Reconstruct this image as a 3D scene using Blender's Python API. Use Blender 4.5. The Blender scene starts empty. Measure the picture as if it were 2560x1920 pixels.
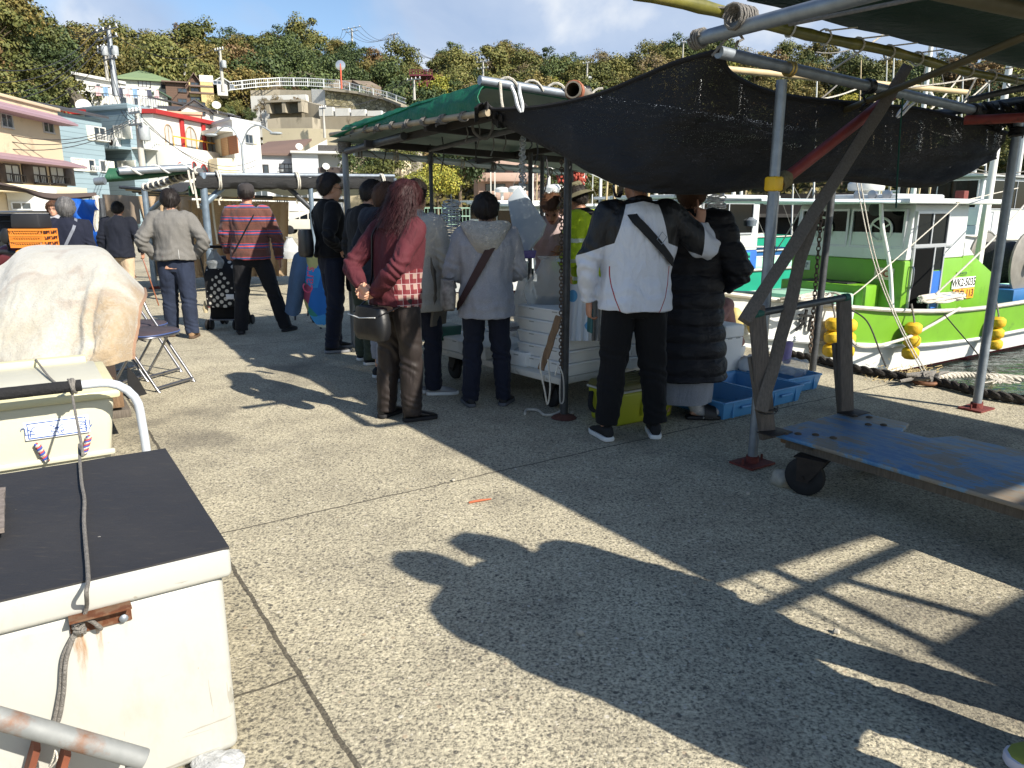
import bpy, bmesh, math, random
from mathutils import Vector, Matrix, Euler, noise
random.seed(7)
V = Vector
PI = math.pi
scene = bpy.context.scene
COL = scene.collection
F = 1850.0; PITCH = math.radians(13.2); H = 1.40
CP, SP = math.cos(PITCH), math.sin(PITCH)
def ray(u, v):
	x = (u-1280)/F; y = (960-v)/F
	return V((x, CP+y*SP, -SP+y*CP))
def G(u, v, z=0.0):
	d = ray(u, v); t = (z-H)/d.z
	return V((0, 0, H))+d*t
def D(u, v, Y):
	d = ray(u, v); return V((0, 0, H))+d*(Y/d.y)
LX = V((-.55, .835, 0)).normalized()      # along the quay
NX = V((.835, .55, 0)).normalized()       # towards the water
ZX = V((0, 0, 1))
def Q(n, l, z=0.0):
	return NX*n+LX*l+ZX*z
def qn(p): return p.x*NX.x+p.y*NX.y
def ql(p): return p.x*LX.x+p.y*LX.y
def S(r, g=None, b=None):
	if g is None: g = b = r
	def c(x):
		x = x/255.0
		return x/12.92 if x <= .04045 else ((x+.055)/1.055)**2.4
	return (c(r), c(g), c(b), 1)
MATS = {}
class NT:
	def __init__(s, m):
		s.t = m.node_tree; s.n = s.t.nodes; s.l = s.t.links
	def new(s, typ, **kw):
		n = s.n.new(typ)
		for k, v in kw.items():
			if k.startswith('i_'):
				key = k[2:]
				key = int(key) if key.isdigit() else key.replace('_', ' ')
				s.put(n.inputs[key], v)
			else: setattr(n, k, v)
		return n
	def put(s, sock, v):
		if hasattr(v, 'is_output'): s.l.new(v, sock)
		else: sock.default_value = v
	def math(s, op, a, b=0.0, c=0.0, clamp=False):
		n = s.n.new('ShaderNodeMath'); n.operation = op; n.use_clamp = clamp
		s.put(n.inputs[0], a); s.put(n.inputs[1], b)
		if len(n.inputs) > 2: s.put(n.inputs[2], c)
		return n.outputs[0]
	def mix(s, fac, a, b, typ='MIX'):
		n = s.n.new('ShaderNodeMixRGB'); n.blend_type = typ
		s.put(n.inputs[0], fac); s.put(n.inputs[1], a); s.put(n.inputs[2], b)
		return n.outputs[0]
	def noise(s, vec, scale, detail=4, rough=.55, dist=0.0):
		n = s.n.new('ShaderNodeTexNoise')
		if vec is not None: s.l.new(vec, n.inputs['Vector'])
		n.inputs['Scale'].default_value = scale; n.inputs['Detail'].default_value = detail
		n.inputs['Roughness'].default_value = rough; n.inputs['Distortion'].default_value = dist
		return n.outputs[0]
	def voro(s, vec, scale, feature='F1', out=0, rnd=1.0):
		n = s.n.new('ShaderNodeTexVoronoi'); n.feature = feature
		s.l.new(vec, n.inputs['Vector']); n.inputs['Scale'].default_value = scale
		n.inputs['Randomness'].default_value = rnd
		return n.outputs[out]
	def ramp(s, f, stops, interp='LINEAR'):
		n = s.n.new('ShaderNodeValToRGB'); n.color_ramp.interpolation = interp
		e = n.color_ramp.elements
		while len(e) < len(stops): e.new(.5)
		for el, (p, c) in zip(e, stops):
			el.position = p; el.color = c if len(c) == 4 else (*c, 1)
		s.l.new(f, n.inputs[0]); return n.outputs[0]
	def map(s, vec, scale=(1, 1, 1), rot=(0, 0, 0), loc=(0, 0, 0)):
		n = s.n.new('ShaderNodeMapping'); s.l.new(vec, n.inputs[0])
		n.inputs['Scale'].default_value = scale; n.inputs['Rotation'].default_value = rot; n.inputs['Location'].default_value = loc
		return n.outputs[0]
	def sep(s, vec):
		n = s.n.new('ShaderNodeSeparateXYZ'); s.l.new(vec, n.inputs[0]); return n.outputs
def raw(name):
	m = bpy.data.materials.new(name); m.use_nodes = True
	nt = NT(m); b = nt.n['Principled BSDF']
	tc = nt.n.new('ShaderNodeTexCoord')
	MATS[name] = m
	return m, nt, b, tc.outputs['Object']
def mul(c, k): return (min(c[0]*k, 1), min(c[1]*k, 1), min(c[2]*k, 1), 1)
def M(name, col, rough=.6, metal=0.0, var=.12, vs=5.0, bump=0.0, bs=80.0, stain=None, sf=.5, ss=3.0, stretch=(1, 1, 1), spec=.5, sheen=0.0, fine=0.0, fs=150.0, trans=0.0):
	if name in MATS: return MATS[name]
	m, nt, b, co = raw(name)
	if stretch != (1, 1, 1): co = nt.map(co, stretch)
	n1 = nt.noise(co, vs, 6, .6)
	c = nt.mix(nt.ramp(n1, [(.3, (0, 0, 0)), (.7, (1, 1, 1))]), mul(col, 1-var), mul(col, 1+var))
	if fine:
		n3 = nt.noise(co, fs, 2, .5)
		c = nt.mix(nt.ramp(n3, [(.35, (0, 0, 0)), (.65, (1, 1, 1))]), nt.mix(1.0, c, (1-fine, 1-fine, 1-fine, 1), 'MULTIPLY'), c)
	if stain is not None:
		n2 = nt.noise(co, ss, 8, .7)
		w = .09
		c = nt.mix(nt.ramp(n2, [(max(0, 1-sf-w)*.6+.2, (0, 0, 0)), (min(1, 1-sf+w)*.6+.2, (1, 1, 1))]), c, stain)
	nt.l.new(c, b.inputs['Base Color'])
	b.inputs['Roughness'].default_value = rough; b.inputs['Metallic'].default_value = metal
	b.inputs['Specular IOR Level'].default_value = spec
	if sheen: b.inputs['Sheen Weight'].default_value = sheen; b.inputs['Sheen Roughness'].default_value = .5
	if trans: b.inputs['Transmission Weight'].default_value = trans
	if bump:
		bn = nt.n.new('ShaderNodeBump'); bn.inputs['Strength'].default_value = bump; bn.inputs['Distance'].default_value = .02
		nt.l.new(nt.noise(co, bs, 5, .6), bn.inputs['Height']); nt.l.new(bn.outputs[0], b.inputs['Normal'])
	return m
def cloth(name, col, var=.10, fold=.35, weave=220.0, rough=.85, sheen=.04):
	"""woven fabric: fine weave speckle, soft large creases in the bump"""
	if name in MATS: return MATS[name]
	m, nt, b, co = raw(name)
	n1 = nt.noise(co, 4.5, 5, .6); n2 = nt.noise(co, weave, 2, .5)
	c = nt.mix(nt.ramp(n1, [(.3, (0, 0, 0)), (.7, (1, 1, 1))]), mul(col, 1-var), mul(col, 1+var))
	c = nt.mix(nt.ramp(n2, [(.4, (0, 0, 0)), (.6, (1, 1, 1))]), nt.mix(1.0, c, (.8, .8, .8, 1), 'MULTIPLY'), c)
	nt.l.new(c, b.inputs['Base Color'])
	b.inputs['Roughness'].default_value = rough; b.inputs['Specular IOR Level'].default_value = .25
	b.inputs['Sheen Weight'].default_value = sheen
	fo = nt.noise(nt.map(co, (9, 9, 4)), 1.0, 4, .5, 1.2)
	h = nt.math('ADD', nt.math('MULTIPLY', fo, fold), nt.math('MULTIPLY', n2, .012))
	bn = nt.n.new('ShaderNodeBump'); bn.inputs['Strength'].default_value = .6; bn.inputs['Distance'].default_value = .05
	nt.l.new(h, bn.inputs['Height']); nt.l.new(bn.outputs[0], b.inputs['Normal'])
	return m
def frame_from(d):
	d = d.normalized()
	a = V((0, 0, 1)) if abs(d.z) < .95 else V((0, 1, 0))
	x = a.cross(d).normalized(); y = d.cross(x).normalized()
	return x, y
class MB:
	def __init__(s): s.v = []; s.f = []; s.mi = []; s.m = 0
	def add(s, vs, fs, m=None):
		o = len(s.v); s.v.extend([V(p) for p in vs])
		for f in fs: s.f.append([i+o for i in f]); s.mi.append(s.m if m is None else m)
	def box(s, c, size, ax=None, m=None, taper=1.0):
		hx, hy, hz = size[0]/2, size[1]/2, size[2]/2
		c = V(c); ax = ax or (V((1, 0, 0)), V((0, 1, 0)), V((0, 0, 1)))
		vs = []
		for k in (-1, 1):
			t = taper if k > 0 else 1.0
			for (i, j) in ((-1, -1), (1, -1), (1, 1), (-1, 1)):
				vs.append(c+ax[0]*(i*hx*t)+ax[1]*(j*hy*t)+ax[2]*(k*hz))
		s.add(vs, [(3, 2, 1, 0), (4, 5, 6, 7), (0, 1, 5, 4), (1, 2, 6, 5), (2, 3, 7, 6), (3, 0, 4, 7)], m)
		return s
	def bar(s, p, q, w, h, up=ZX, m=None):
		p, q = V(p), V(q); d = q-p; L = d.length; d.normalize()
		x = d.cross(up)
		if x.length < 1e-4: x = d.cross(V((1, 0, 0)))
		x.normalize(); y = x.cross(d).normalized()
		return s.box((p+q)/2, (w, L, h), (x, d, y), m)
	def tube(s, pts, r, n=8, caps=True, closed=False, m=None, flat=1.0, up=None):
		pts = [V(p) for p in pts]; k = len(pts)
		rs = r if isinstance(r, (list, tuple)) else [r]*k
		rings = []; x = None
		for i in range(k):
			if closed: d = pts[(i+1) % k]-pts[i-1]
			else: d = pts[min(i+1, k-1)]-pts[max(i-1, 0)]
			if d.length < 1e-9: d = V((0, 0, 1))
			d.normalize()
			if x is None:
				x = frame_from(d)[0] if up is None else V(up)
			x = (x-d*x.dot(d))
			if x.length < 1e-6: x = frame_from(d)[0]
			x.normalize(); y = d.cross(x)
			ri = rs[i]
			rx, ry = (ri if isinstance(ri, (tuple, list)) else (ri, ri*flat))
			rings.append([pts[i]+x*(rx*math.cos(2*PI*j/n))+y*(ry*math.sin(2*PI*j/n)) for j in range(n)])
		return s.loft(rings, caps=caps, closed=closed, m=m)
	def loft(s, rings, caps=True, closed=False, m=None):
		n = len(rings[0]); vs = [p for r in rings for p in r]; fs = []
		k = len(rings)
		for i in range(k if closed else k-1):
			a, b = i*n, ((i+1) % k)*n
			for j in range(n):
				fs.append((a+j, a+(j+1) % n, b+(j+1) % n, b+j))
		if caps and not closed:
			fs.append(tuple(reversed(range(n)))); fs.append(tuple(range((k-1)*n, k*n)))
		s.add(vs, fs, m); return s
	def ell(s, c, r, rot=None, nu=16, nv=10, m=None):
		c = V(c); vs = [V((0, 0, -1))]; fs = []
		for i in range(1, nv):
			a = -PI/2+PI*i/nv
			for j in range(nu):
				b = 2*PI*j/nu; vs.append(V((math.cos(a)*math.cos(b), math.cos(a)*math.sin(b), math.sin(a))))
		vs.append(V((0, 0, 1))); L = len(vs)-1
		for j in range(nu):
			fs.append((0, 1+(j+1) % nu, 1+j))
			fs.append((L, L-nu+j, L-nu+(j+1) % nu))
		for i in range(nv-2):
			a = 1+i*nu; b = a+nu
			for j in range(nu): fs.append((a+j, a+(j+1) % nu, b+(j+1) % nu, b+j))
		out = []
		for p in vs:
			p = V((p.x*r[0], p.y*r[1], p.z*r[2]))
			if rot is not None: p = rot @ p
			out.append(c+p)
		s.add(out, fs, m); return s
	def lathe(s, prof, c=(0, 0, 0), ax=None, n=20, m=None, caps=True):
		c = V(c); ax = ax or (V((1, 0, 0)), V((0, 1, 0)), V((0, 0, 1)))
		rings = [[c+ax[0]*(r*math.cos(2*PI*j/n))+ax[1]*(r*math.sin(2*PI*j/n))+ax[2]*z for j in range(n)] for r, z in prof]
		return s.loft(rings, caps=caps, m=m)
	def cyl(s, p, q, r, n=16, m=None, r2=None):
		return s.tube([p, q], [r, r if r2 is None else r2], n=n, m=m)
	def quad(s, a, b, c, d, m=None): s.add([a, b, c, d], [(0, 1, 2, 3)], m); return s
	def poly(s, pts, depth, m=None):
		"""flat outline extruded by the vector depth"""
		n = len(pts); pts = [V(p) for p in pts]; depth = V(depth)
		vs = pts+[p+depth for p in pts]
		fs = [tuple(range(n)), tuple(reversed(range(n, 2*n)))]+[(i, (i+1) % n, n+(i+1) % n, n+i) for i in range(n)]
		fs[0] = tuple(reversed(range(n))); fs[1] = tuple(range(n, 2*n))
		s.add(vs, fs, m); return s
	def grid(s, rows, m=None):
		w = len(rows[0]); vs = [p for r in rows for p in r]; fs = []
		for i in range(len(rows)-1):
			for j in range(w-1):
				fs.append((i*w+j, i*w+j+1, (i+1)*w+j+1, (i+1)*w+j))
		s.add(vs, fs, m); return s
	def build(s, name, mat, parent=None, origin=None, bevel=0, bseg=2, smooth=40, solid=0, fixn=True, disp=None):
		mats = mat if isinstance(mat, (list, tuple)) else [mat]
		base = wl(parent) if parent is not None else V((0, 0, 0))
		if parent is None:
			if origin is None:
				xs = [p.x for p in s.v]; ys = [p.y for p in s.v]
				origin = V(((min(xs)+max(xs))/2, (min(ys)+max(ys))/2, min(p.z for p in s.v)))
			base = V(origin)
		me = bpy.data.meshes.new(name)
		me.from_pydata([p-base for p in s.v], [], s.f)
		for mm in mats: me.materials.append(mm)
		if len(mats) > 1: me.polygons.foreach_set('material_index', s.mi)
		bm = bmesh.new(); bm.from_mesh(me)
		if fixn: bmesh.ops.recalc_face_normals(bm, faces=bm.faces)
		if solid: bmesh.ops.solidify(bm, geom=bm.faces[:], thickness=solid)
		if bevel:
			ed = [e for e in bm.edges if len(e.link_faces) == 2 and e.calc_face_angle(0) > .6]
			bmesh.ops.bevel(bm, geom=ed, offset=bevel, segments=bseg, affect='EDGES', profile=.5, clamp_overlap=True)
		if disp:
			bm.normal_update()
			for v_ in bm.verts: v_.co += disp(v_.co, v_.normal)
		if smooth:
			a = math.radians(smooth)
			for f in bm.faces: f.smooth = True
			for e in bm.edges:
				e.smooth = not (len(e.link_faces) == 2 and e.calc_face_angle(0) > a)
		bm.to_mesh(me); bm.free()
		o = bpy.data.objects.new(name, me); COL.objects.link(o)
		if parent is not None: o.parent = parent
		else: o.location = base
		return o
def wl(o):
	p = V((0, 0, 0))
	while o is not None: p = p+o.location; o = o.parent
	return p
def tag(o, label=None, cat=None, group=None, kind=None):
	if label: o['label'] = label
	if cat: o['category'] = cat
	if group: o['group'] = group
	if kind: o['kind'] = kind
	return o
def thing(name, label, cat, loc=(0, 0, 0), group=None):
	o = bpy.data.objects.new(name, None); COL.objects.link(o); o.location = V(loc)
	o.empty_display_size = .2
	return tag(o, label, cat, group)
def copy_tree(o, parent=None):
	c = o.copy(); COL.objects.link(c)
	if parent is not None: c.parent = parent
	for ch in [x for x in o.children]: copy_tree(ch, c)
	return c
def spin(root, a):
	root.rotation_euler = (0, 0, a)
def catmull(p, t):
	n = len(p); x = t*(n-1); i = min(int(x), n-2); f = x-i
	a = p[max(i-1, 0)]; b = p[i]; c = p[i+1]; d = p[min(i+2, n-1)]
	return .5*((2*b)+(c-a)*f+(2*a-5*b+4*c-d)*f*f+(3*b-a-3*c+d)*f*f*f)
def path(pts, n):
	pts = [V(p) for p in pts]; return [catmull(pts, i/(n-1)) for i in range(n)]
def sheet(ctrl, nu, nv):
	rows = [path(r, nu) for r in ctrl]
	cols = [path([r[j] for r in rows], nv) for j in range(nu)]
	return [[cols[j][i] for j in range(nu)] for i in range(nv)]
def sag(p, q, d, n=12):
	p, q = V(p), V(q)
	return [p.lerp(q, i/(n-1))-ZX*(4*d*(i/(n-1))*(1-i/(n-1))) for i in range(n)]
def nz(p, s=1.0): return noise.noise(V(p)*s)
def text(body, size, mat, parent, loc, xdir, ydir, name='lettering', thick=.002, sx=1.0, align='CENTER', off=0.0):
	cu = bpy.data.curves.new('t', 'FONT'); cu.body = body; cu.size = size; cu.align_x = align; cu.align_y = 'CENTER'
	cu.extrude = thick/2; cu.resolution_u = 2; cu.offset = off
	to = bpy.data.objects.new('t', cu); COL.objects.link(to)
	dg = bpy.context.evaluated_depsgraph_get(); dg.update()
	me = bpy.data.meshes.new_from_object(to.evaluated_get(dg))
	bpy.data.objects.remove(to)
	xdir = V(xdir).normalized(); ydir = V(ydir).normalized(); zd = xdir.cross(ydir)
	base = wl(parent); loc = V(loc)-base
	for v_ in me.vertices: v_.co = loc+xdir*(v_.co.x*sx)+ydir*v_.co.y+zd*v_.co.z
	me.materials.clear(); me.materials.append(mat); me.name = name
	o = bpy.data.objects.new(name, me); COL.objects.link(o); o.parent = parent
	return o
def voxel(mb, voxel_size, smooth_it=2, disp=None):
	"""fuse overlapping closed shapes into one continuous skin; returns a bmesh-ready mesh"""
	me = bpy.data.meshes.new('v'); me.from_pydata(mb.v, [], mb.f)
	bm = bmesh.new(); bm.from_mesh(me); bmesh.ops.recalc_face_normals(bm, faces=bm.faces); bm.to_mesh(me); bm.free()
	o = bpy.data.objects.new('v', me); COL.objects.link(o)
	r = o.modifiers.new('r', 'REMESH'); r.mode = 'VOXEL'; r.voxel_size = voxel_size
	if smooth_it:
		sm = o.modifiers.new('s', 'SMOOTH'); sm.iterations = smooth_it; sm.factor = .5
	dg = bpy.context.evaluated_depsgraph_get(); dg.update()
	out = bpy.data.meshes.new_from_object(o.evaluated_get(dg))
	bpy.data.objects.remove(o)
	if disp:
		nr = [v_.normal.copy() for v_ in out.vertices]
		for v_, n_ in zip(out.vertices, nr): v_.co += disp(v_.co, n_)
	for p in out.polygons: p.use_smooth = True
	return out
def meshobj(name, me, mat, parent):
	me.name = name; me.materials.clear()
	for mm in (mat if isinstance(mat, (list, tuple)) else [mat]): me.materials.append(mm)
	o = bpy.data.objects.new(name, me); COL.objects.link(o); o.parent = parent
	return o
# ================================================================ SETTING
SUN_EL = math.radians(36); SH = V((-.79, .61, 0)).normalized()   # shadows fall towards SH
w = bpy.data.worlds.new('World'); scene.world = w; w.use_nodes = True
nt = NT(w); bg = nt.n['Background']
sky = nt.n.new('ShaderNodeTexSky'); sky.sky_type = 'NISHITA'; sky.sun_disc = False
sky.sun_elevation = SUN_EL
sky.sun_rotation = math.atan2(-SH.x, -SH.y)
sky.altitude = 0; sky.air_density = 1.0; sky.dust_density = .6; sky.ozone_density = 3.0
tc = nt.n.new('ShaderNodeTexCoord'); dirv = tc.outputs['Generated']
def blob(u, v, r0, r1, sy=1.0):
	d = ray(u, v).normalized()
	n = nt.n.new('ShaderNodeVectorMath'); n.operation = 'SUBTRACT'; nt.l.new(dirv, n.inputs[0]); n.inputs[1].default_value = d
	m_ = nt.n.new('ShaderNodeVectorMath'); m_.operation = 'MULTIPLY'; nt.l.new(n.outputs[0], m_.inputs[0]); m_.inputs[1].default_value = (1, 1, sy)
	le = nt.n.new('ShaderNodeVectorMath'); le.operation = 'LENGTH'; nt.l.new(m_.outputs[0], le.inputs[0])
	mr = nt.n.new('ShaderNodeMapRange'); mr.interpolation_type = 'SMOOTHSTEP'
	nt.l.new(le.outputs['Value'], mr.inputs[0])
	for i, x in enumerate((r0, r1, 1.0, 0.0)): mr.inputs[i+1].default_value = x
	return mr.outputs[0]
f1 = nt.noise(nt.map(dirv, (3, 3, 4.6)), 1.5, 8, .55, .35)
f2 = nt.noise(nt.map(dirv, (5, 5, 9), loc=(3, 1, 2)), 2.2, 7, .6, .3)
cov = 0.0
for bl in ((1290, 20, .02, .16, 1.2), (1180, 25, .0, .10, 1.2), (1450, 60, .0, .15, 1.6), (1240, -120, .05, .3, 1.0), (1680, 100, .0, .17, 1.4), (250, 55, .02, .16, 1.5), (120, 0, .0, .2, 1.3), (620, 55, .0, .12, 2.2), (1175, 75, .0, .035, 1.8), (1060, 122, .0, .05, 3), (430, 90, 0, .06, 2.5), (2100, 40, 0.05, .3, 1.5)):
	k = {620: .42, 2100: .8, 120: .75, 250: .9, 430: .8}.get(bl[0], 1.0)
	cov = nt.math('MAXIMUM', cov, nt.math('MULTIPLY', blob(*bl), k))
back = nt.math('MULTIPLY', nt.ramp(f2, [(.52, (0, 0, 0)), (.72, (1, 1, 1))]), .5)
up = nt.sep(dirv)[1]
away = nt.math('SUBTRACT', .55, nt.math('MULTIPLY', up, 1.4), clamp=True)
cov = nt.math('ADD', nt.math('MULTIPLY', cov, 1.0), nt.math('MULTIPLY', back, away))
den = nt.math('ADD', cov, nt.math('MULTIPLY', nt.math('SUBTRACT', f1, .5), 1.7))
mask = nt.ramp(den, [(.22, (0, 0, 0)), (.72, (1, 1, 1))])
mask = nt.math('MULTIPLY', mask, nt.ramp(cov, [(.02, (0, 0, 0)), (.2, (1, 1, 1))]))
lit = nt.ramp(nt.noise(nt.map(dirv, (4, 4, 7), loc=(.3, 5, 1)), 1.5, 7, .5, .3), [(.35, (2.7, 3.4, 4.7)), (.54, (3.4, 4.0, 5.1)), (.70, (6.0, 6.1, 6.2))])
skyc = nt.mix(nt.math('MULTIPLY', mask, .86), sky.outputs[0], lit)
nt.l.new(skyc, bg.inputs[0]); bg.inputs[1].default_value = .09
def concrete_mat(name, wide=True):
	m, nt, b, co = raw(name)
	geo = nt.n.new('ShaderNodeNewGeometry'); co = geo.outputs['Position']
	big = nt.noise(co, .55, 5, .6); mid = nt.noise(co, 3.2, 6, .65)
	base = nt.mix(nt.ramp(big, [(.3, (0, 0, 0)), (.7, (1, 1, 1))]), S(174, 168, 150), S(198, 191, 170))
	base = nt.mix(nt.math('MULTIPLY', nt.ramp(mid, [(.40, (0, 0, 0)), (.75, (1, 1, 1))]), .5), base, S(112, 107, 98))
	wv = nt.n.new('ShaderNodeVectorMath'); wv.operation = 'ADD'
	nt.l.new(co, wv.inputs[0])
	mott = nt.noise(co, 92, 3, .62, .25); m2 = nt.noise(co, 42, 4, .65, .3)
	base = nt.mix(nt.ramp(nt.math('ADD', nt.math('MULTIPLY', mott, .62), nt.math('MULTIPLY', m2, .38)), [(.40, (0, 0, 0)), (.50, (.62,)*3), (.60, (1, 1, 1))]), nt.mix(1.0, base, (.30, .30, .295, 1), 'MULTIPLY'), nt.mix(1.0, base, (1.18, 1.15, 1.06, 1), 'MULTIPLY'))
	for sc, amt, edge in ((48, .8, .42), (95, .7, .42)):
		vn = nt.n.new('ShaderNodeTexVoronoi'); nt.l.new(co, vn.inputs['Vector']); vn.inputs['Scale'].default_value = sc
		cell = nt.sep(vn.outputs['Color'])
		inside = nt.ramp(vn.outputs['Distance'], [(edge-.12, (1, 1, 1)), (edge, (0, 0, 0))])
		keep = nt.math('GREATER_THAN', cell[0], .80 if sc == 48 else .68)
		col = nt.ramp(cell[1], [(0, S(60, 59, 58)), (.35, S(88, 85, 80)), (.55, S(128, 120, 106)), (.75, S(204, 194, 170)), (.9, S(196, 190, 176)), (1, S(158, 138, 112))])
		base = nt.mix(nt.math('MULTIPLY', nt.math('MULTIPLY', inside, keep), amt), base, col)
	grit = mott
	damp = nt.noise(nt.map(co, (1, 1, 1), loc=(4, 7, 0)), 1.1, 6, .7)
	base = nt.mix(nt.math('MULTIPLY', nt.ramp(damp, [(.56, (0, 0, 0)), (.7, (1, 1, 1))]), .45), base, S(92, 88, 82))
	oil = nt.noise(nt.map(co, (1, 1, 1), loc=(9, 2, 0)), .8, 3, .5); base = nt.mix(nt.math('MULTIPLY', nt.ramp(oil, [(.60, (0, 0, 0)), (.68, (1, 1, 1))]), .5), base, S(84, 80, 74))
	def lin(vec):
		d = nt.n.new('ShaderNodeVectorMath'); d.operation = 'DOT_PRODUCT'; nt.l.new(co, d.inputs[0]); d.inputs[1].default_value = vec
		return d.outputs['Value']
	wob = nt.math('MULTIPLY', nt.math('SUBTRACT', nt.noise(co, 5, 5, .7), .5), .035)
	L_ = nt.math('ADD', lin(LX), wob); N_ = nt.math('ADD', lin(NX), wob)
	jl = None
	def near(x, c, wd):
		return nt.math('LESS_THAN', nt.math('ABSOLUTE', nt.math('SUBTRACT', x, c)), wd)
	per = nt.math('ABSOLUTE', nt.math('SUBTRACT', nt.math('PINGPONG', nt.math('SUBTRACT', L_, ql(G(1150, 1200))), 2.4), 0.0))
	j = nt.math('LESS_THAN', per, .006)
	j = nt.math('MAXIMUM', j, near(N_, qn(G(620, 1480)), .008))
	j = nt.math('MAXIMUM', j, nt.math('MULTIPLY', near(L_, 2.05, .005), nt.math('LESS_THAN', N_, qn(G(620, 1480)))))
	gut = nt.math('LESS_THAN', N_, qn(G(620, 1480)))
	base = nt.mix(nt.math('MULTIPLY', gut, .38), base, nt.mix(1.0, base, (.62, .6, .56, 1), 'MULTIPLY'))
	base = nt.mix(nt.math('MULTIPLY', j, .8), base, S(58, 54, 48))
	nt.l.new(base, b.inputs['Base Color']); b.inputs['Roughness'].default_value = .88
	b.inputs['Specular IOR Level'].default_value = .3
	h = nt.math('ADD', nt.math('MULTIPLY', grit, 1.1), nt.math('MULTIPLY', nt.voro(co, 48), -.4))
	h = nt.math('SUBTRACT', h, nt.math('MULTIPLY', j, 1.6))
	bn = nt.n.new('ShaderNodeBump'); bn.inputs['Strength'].default_value = .75; bn.inputs['Distance'].default_value = .006
	nt.l.new(h, bn.inputs['Height']); nt.l.new(bn.outputs[0], b.inputs['Normal'])
	return m
concrete = concrete_mat('quay concrete')
WZ = -.62; QE = 6.28
mb = MB()
def slab(n0, n1, l0, l1):
	a, b_, c, d = Q(n0, l0), Q(n1, l0), Q(n1, l1), Q(n0, l1)
	mb.quad(a, b_, c, d)
slab(-150, QE, -60, 30); slab(-150, 12, 30, 52); slab(-150, 62, 52, 320)
def face(n0, l0, n1, l1):
	a, b_ = Q(n0, l0), Q(n1, l1); mb.quad(a, a-ZX*2.5, b_-ZX*2.5, b_)
face(QE, -60, QE, 30); face(QE, 30, 12, 30); face(12, 30, 12, 52); face(12, 52, 62, 52); face(62, 52, 62, 320)
o = mb.build('ground', concrete, origin=(0, 0, 0), smooth=0, fixn=False); tag(o, kind='structure')
m, nt, b, co = raw('harbour water')
nt.l.new(nt.mix(nt.noise(co, .3, 3), S(22, 36, 34), S(34, 52, 46)), b.inputs['Base Color'])
b.inputs['Roughness'].default_value = .06; b.inputs['IOR'].default_value = 1.33
bn = nt.n.new('ShaderNodeBump'); bn.inputs['Strength'].default_value = .5; bn.inputs['Distance'].default_value = .12
hh = nt.math('ADD', nt.noise(nt.map(co, (1, 2.2, 1), rot=(0, 0, .5)), 1.6, 4, .55, .6), nt.math('MULTIPLY', nt.noise(co, 7, 3), .25))
nt.l.new(hh, bn.inputs['Height']); nt.l.new(bn.outputs[0], b.inputs['Normal'])
mb = MB(); mb.quad(V((-200, -200, WZ)), V((600, -200, WZ)), V((600, 600, WZ)), V((-200, 600, WZ)))
o = mb.build('water', m, origin=(0, 0, WZ), smooth=0); tag(o, kind='structure')
HT = [(-700, -360, 42, 92), (-200, -240, 46, 92), (0, -150, 50, 92), (85, -95, 52, 95), (130, -25, 53, 98), (180, 45, 56, 112), (230, 82, 60, 140), (300, 93, 62, 150),
      (360, 90, 66, 155), (430, 77, 68, 155), (500, 80, 75, 160), (600, 80, 84, 160), (690, 74, 92, 160), (770, 60, 96, 160), (850, 75, 98, 160), (950, 102, 98, 165),
      (1000, 120, 96, 172), (1050, 127, 95, 180), (1110, 114, 95, 185), (1200, 127, 95, 190), (1300, 117, 98, 195), (1400, 140, 100, 200), (1450, 120, 100, 200), (1520, 134, 102, 200),
      (1600, 107, 105, 200), (1700, 98, 105, 200), (1780, 105, 106, 200), (1900, 112, 106, 195), (2000, 120, 106, 190), (2200, 132, 104, 182), (2560, 142, 100, 172), (3300, 150, 100, 170)]
def lerp_tab(u):
	for a, b_ in zip(HT, HT[1:]):
		if a[0] <= u <= b_[0]:
			f = (u-a[0])/(b_[0]-a[0]); return [a[i]+(b_[i]-a[i])*f for i in range(1, 4)]
	return list((HT[0] if u < HT[0][0] else HT[-1])[1:])
def hill(u, r):
	vt, rf, rr = lerp_tab(u)
	d = ray(u, vt); zr = H+d.z/math.hypot(d.x, d.y)*rr-7.6
	t = (r-rf)/(rr-rf)
	if t <= 0: return -.5
	if t >= 1: return zr+(t-1)*1.5
	s = t*(1.35-.35*t*t) if t < 1 else 1
	e = 1-(1-t)**1.45
	return -.3+(zr+.3)*(.55*t+.45*e)+1.2*nz(V((u*.012, r*.06, 0)))*min(1, t*4)*min(1, (1-t)*5+.2)
def az(u):
	return (u-1280)/1900.0
def hp(u, r):
	a = math.atan(az(u)); return V((math.sin(a)*r, math.cos(a)*r, hill(u, r)))
def uof(p): return 1280+1900*p.x/p.y
us = [-700+40*i for i in range(101)]
rows = []
for u in us:
	vt, rf, rr = lerp_tab(u)
	rows.append([hp(u, rf-2+(rr-rf+70)*(j/40.0)) for j in range(41)])
mb = MB(); mb.grid(rows)
hillm, nt, b, co = raw('hill soil')
n1 = nt.noise(co, .09, 6, .65); n2 = nt.noise(co, .9, 6, .7)
c = nt.mix(nt.ramp(n1, [(.35, (0, 0, 0)), (.65, (1, 1, 1))]), S(58, 62, 38), S(92, 80, 52))
c = nt.mix(nt.math('MULTIPLY', nt.ramp(n2, [(.4, (0, 0, 0)), (.62, (1, 1, 1))]), .7), c, S(44, 50, 30))
nt.l.new(c, b.inputs['Base Color']); b.inputs['Roughness'].default_value = .95
o = mb.build('hills', hillm, origin=(0, 0, 0), smooth=60); tag(o, kind='structure')
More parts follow.
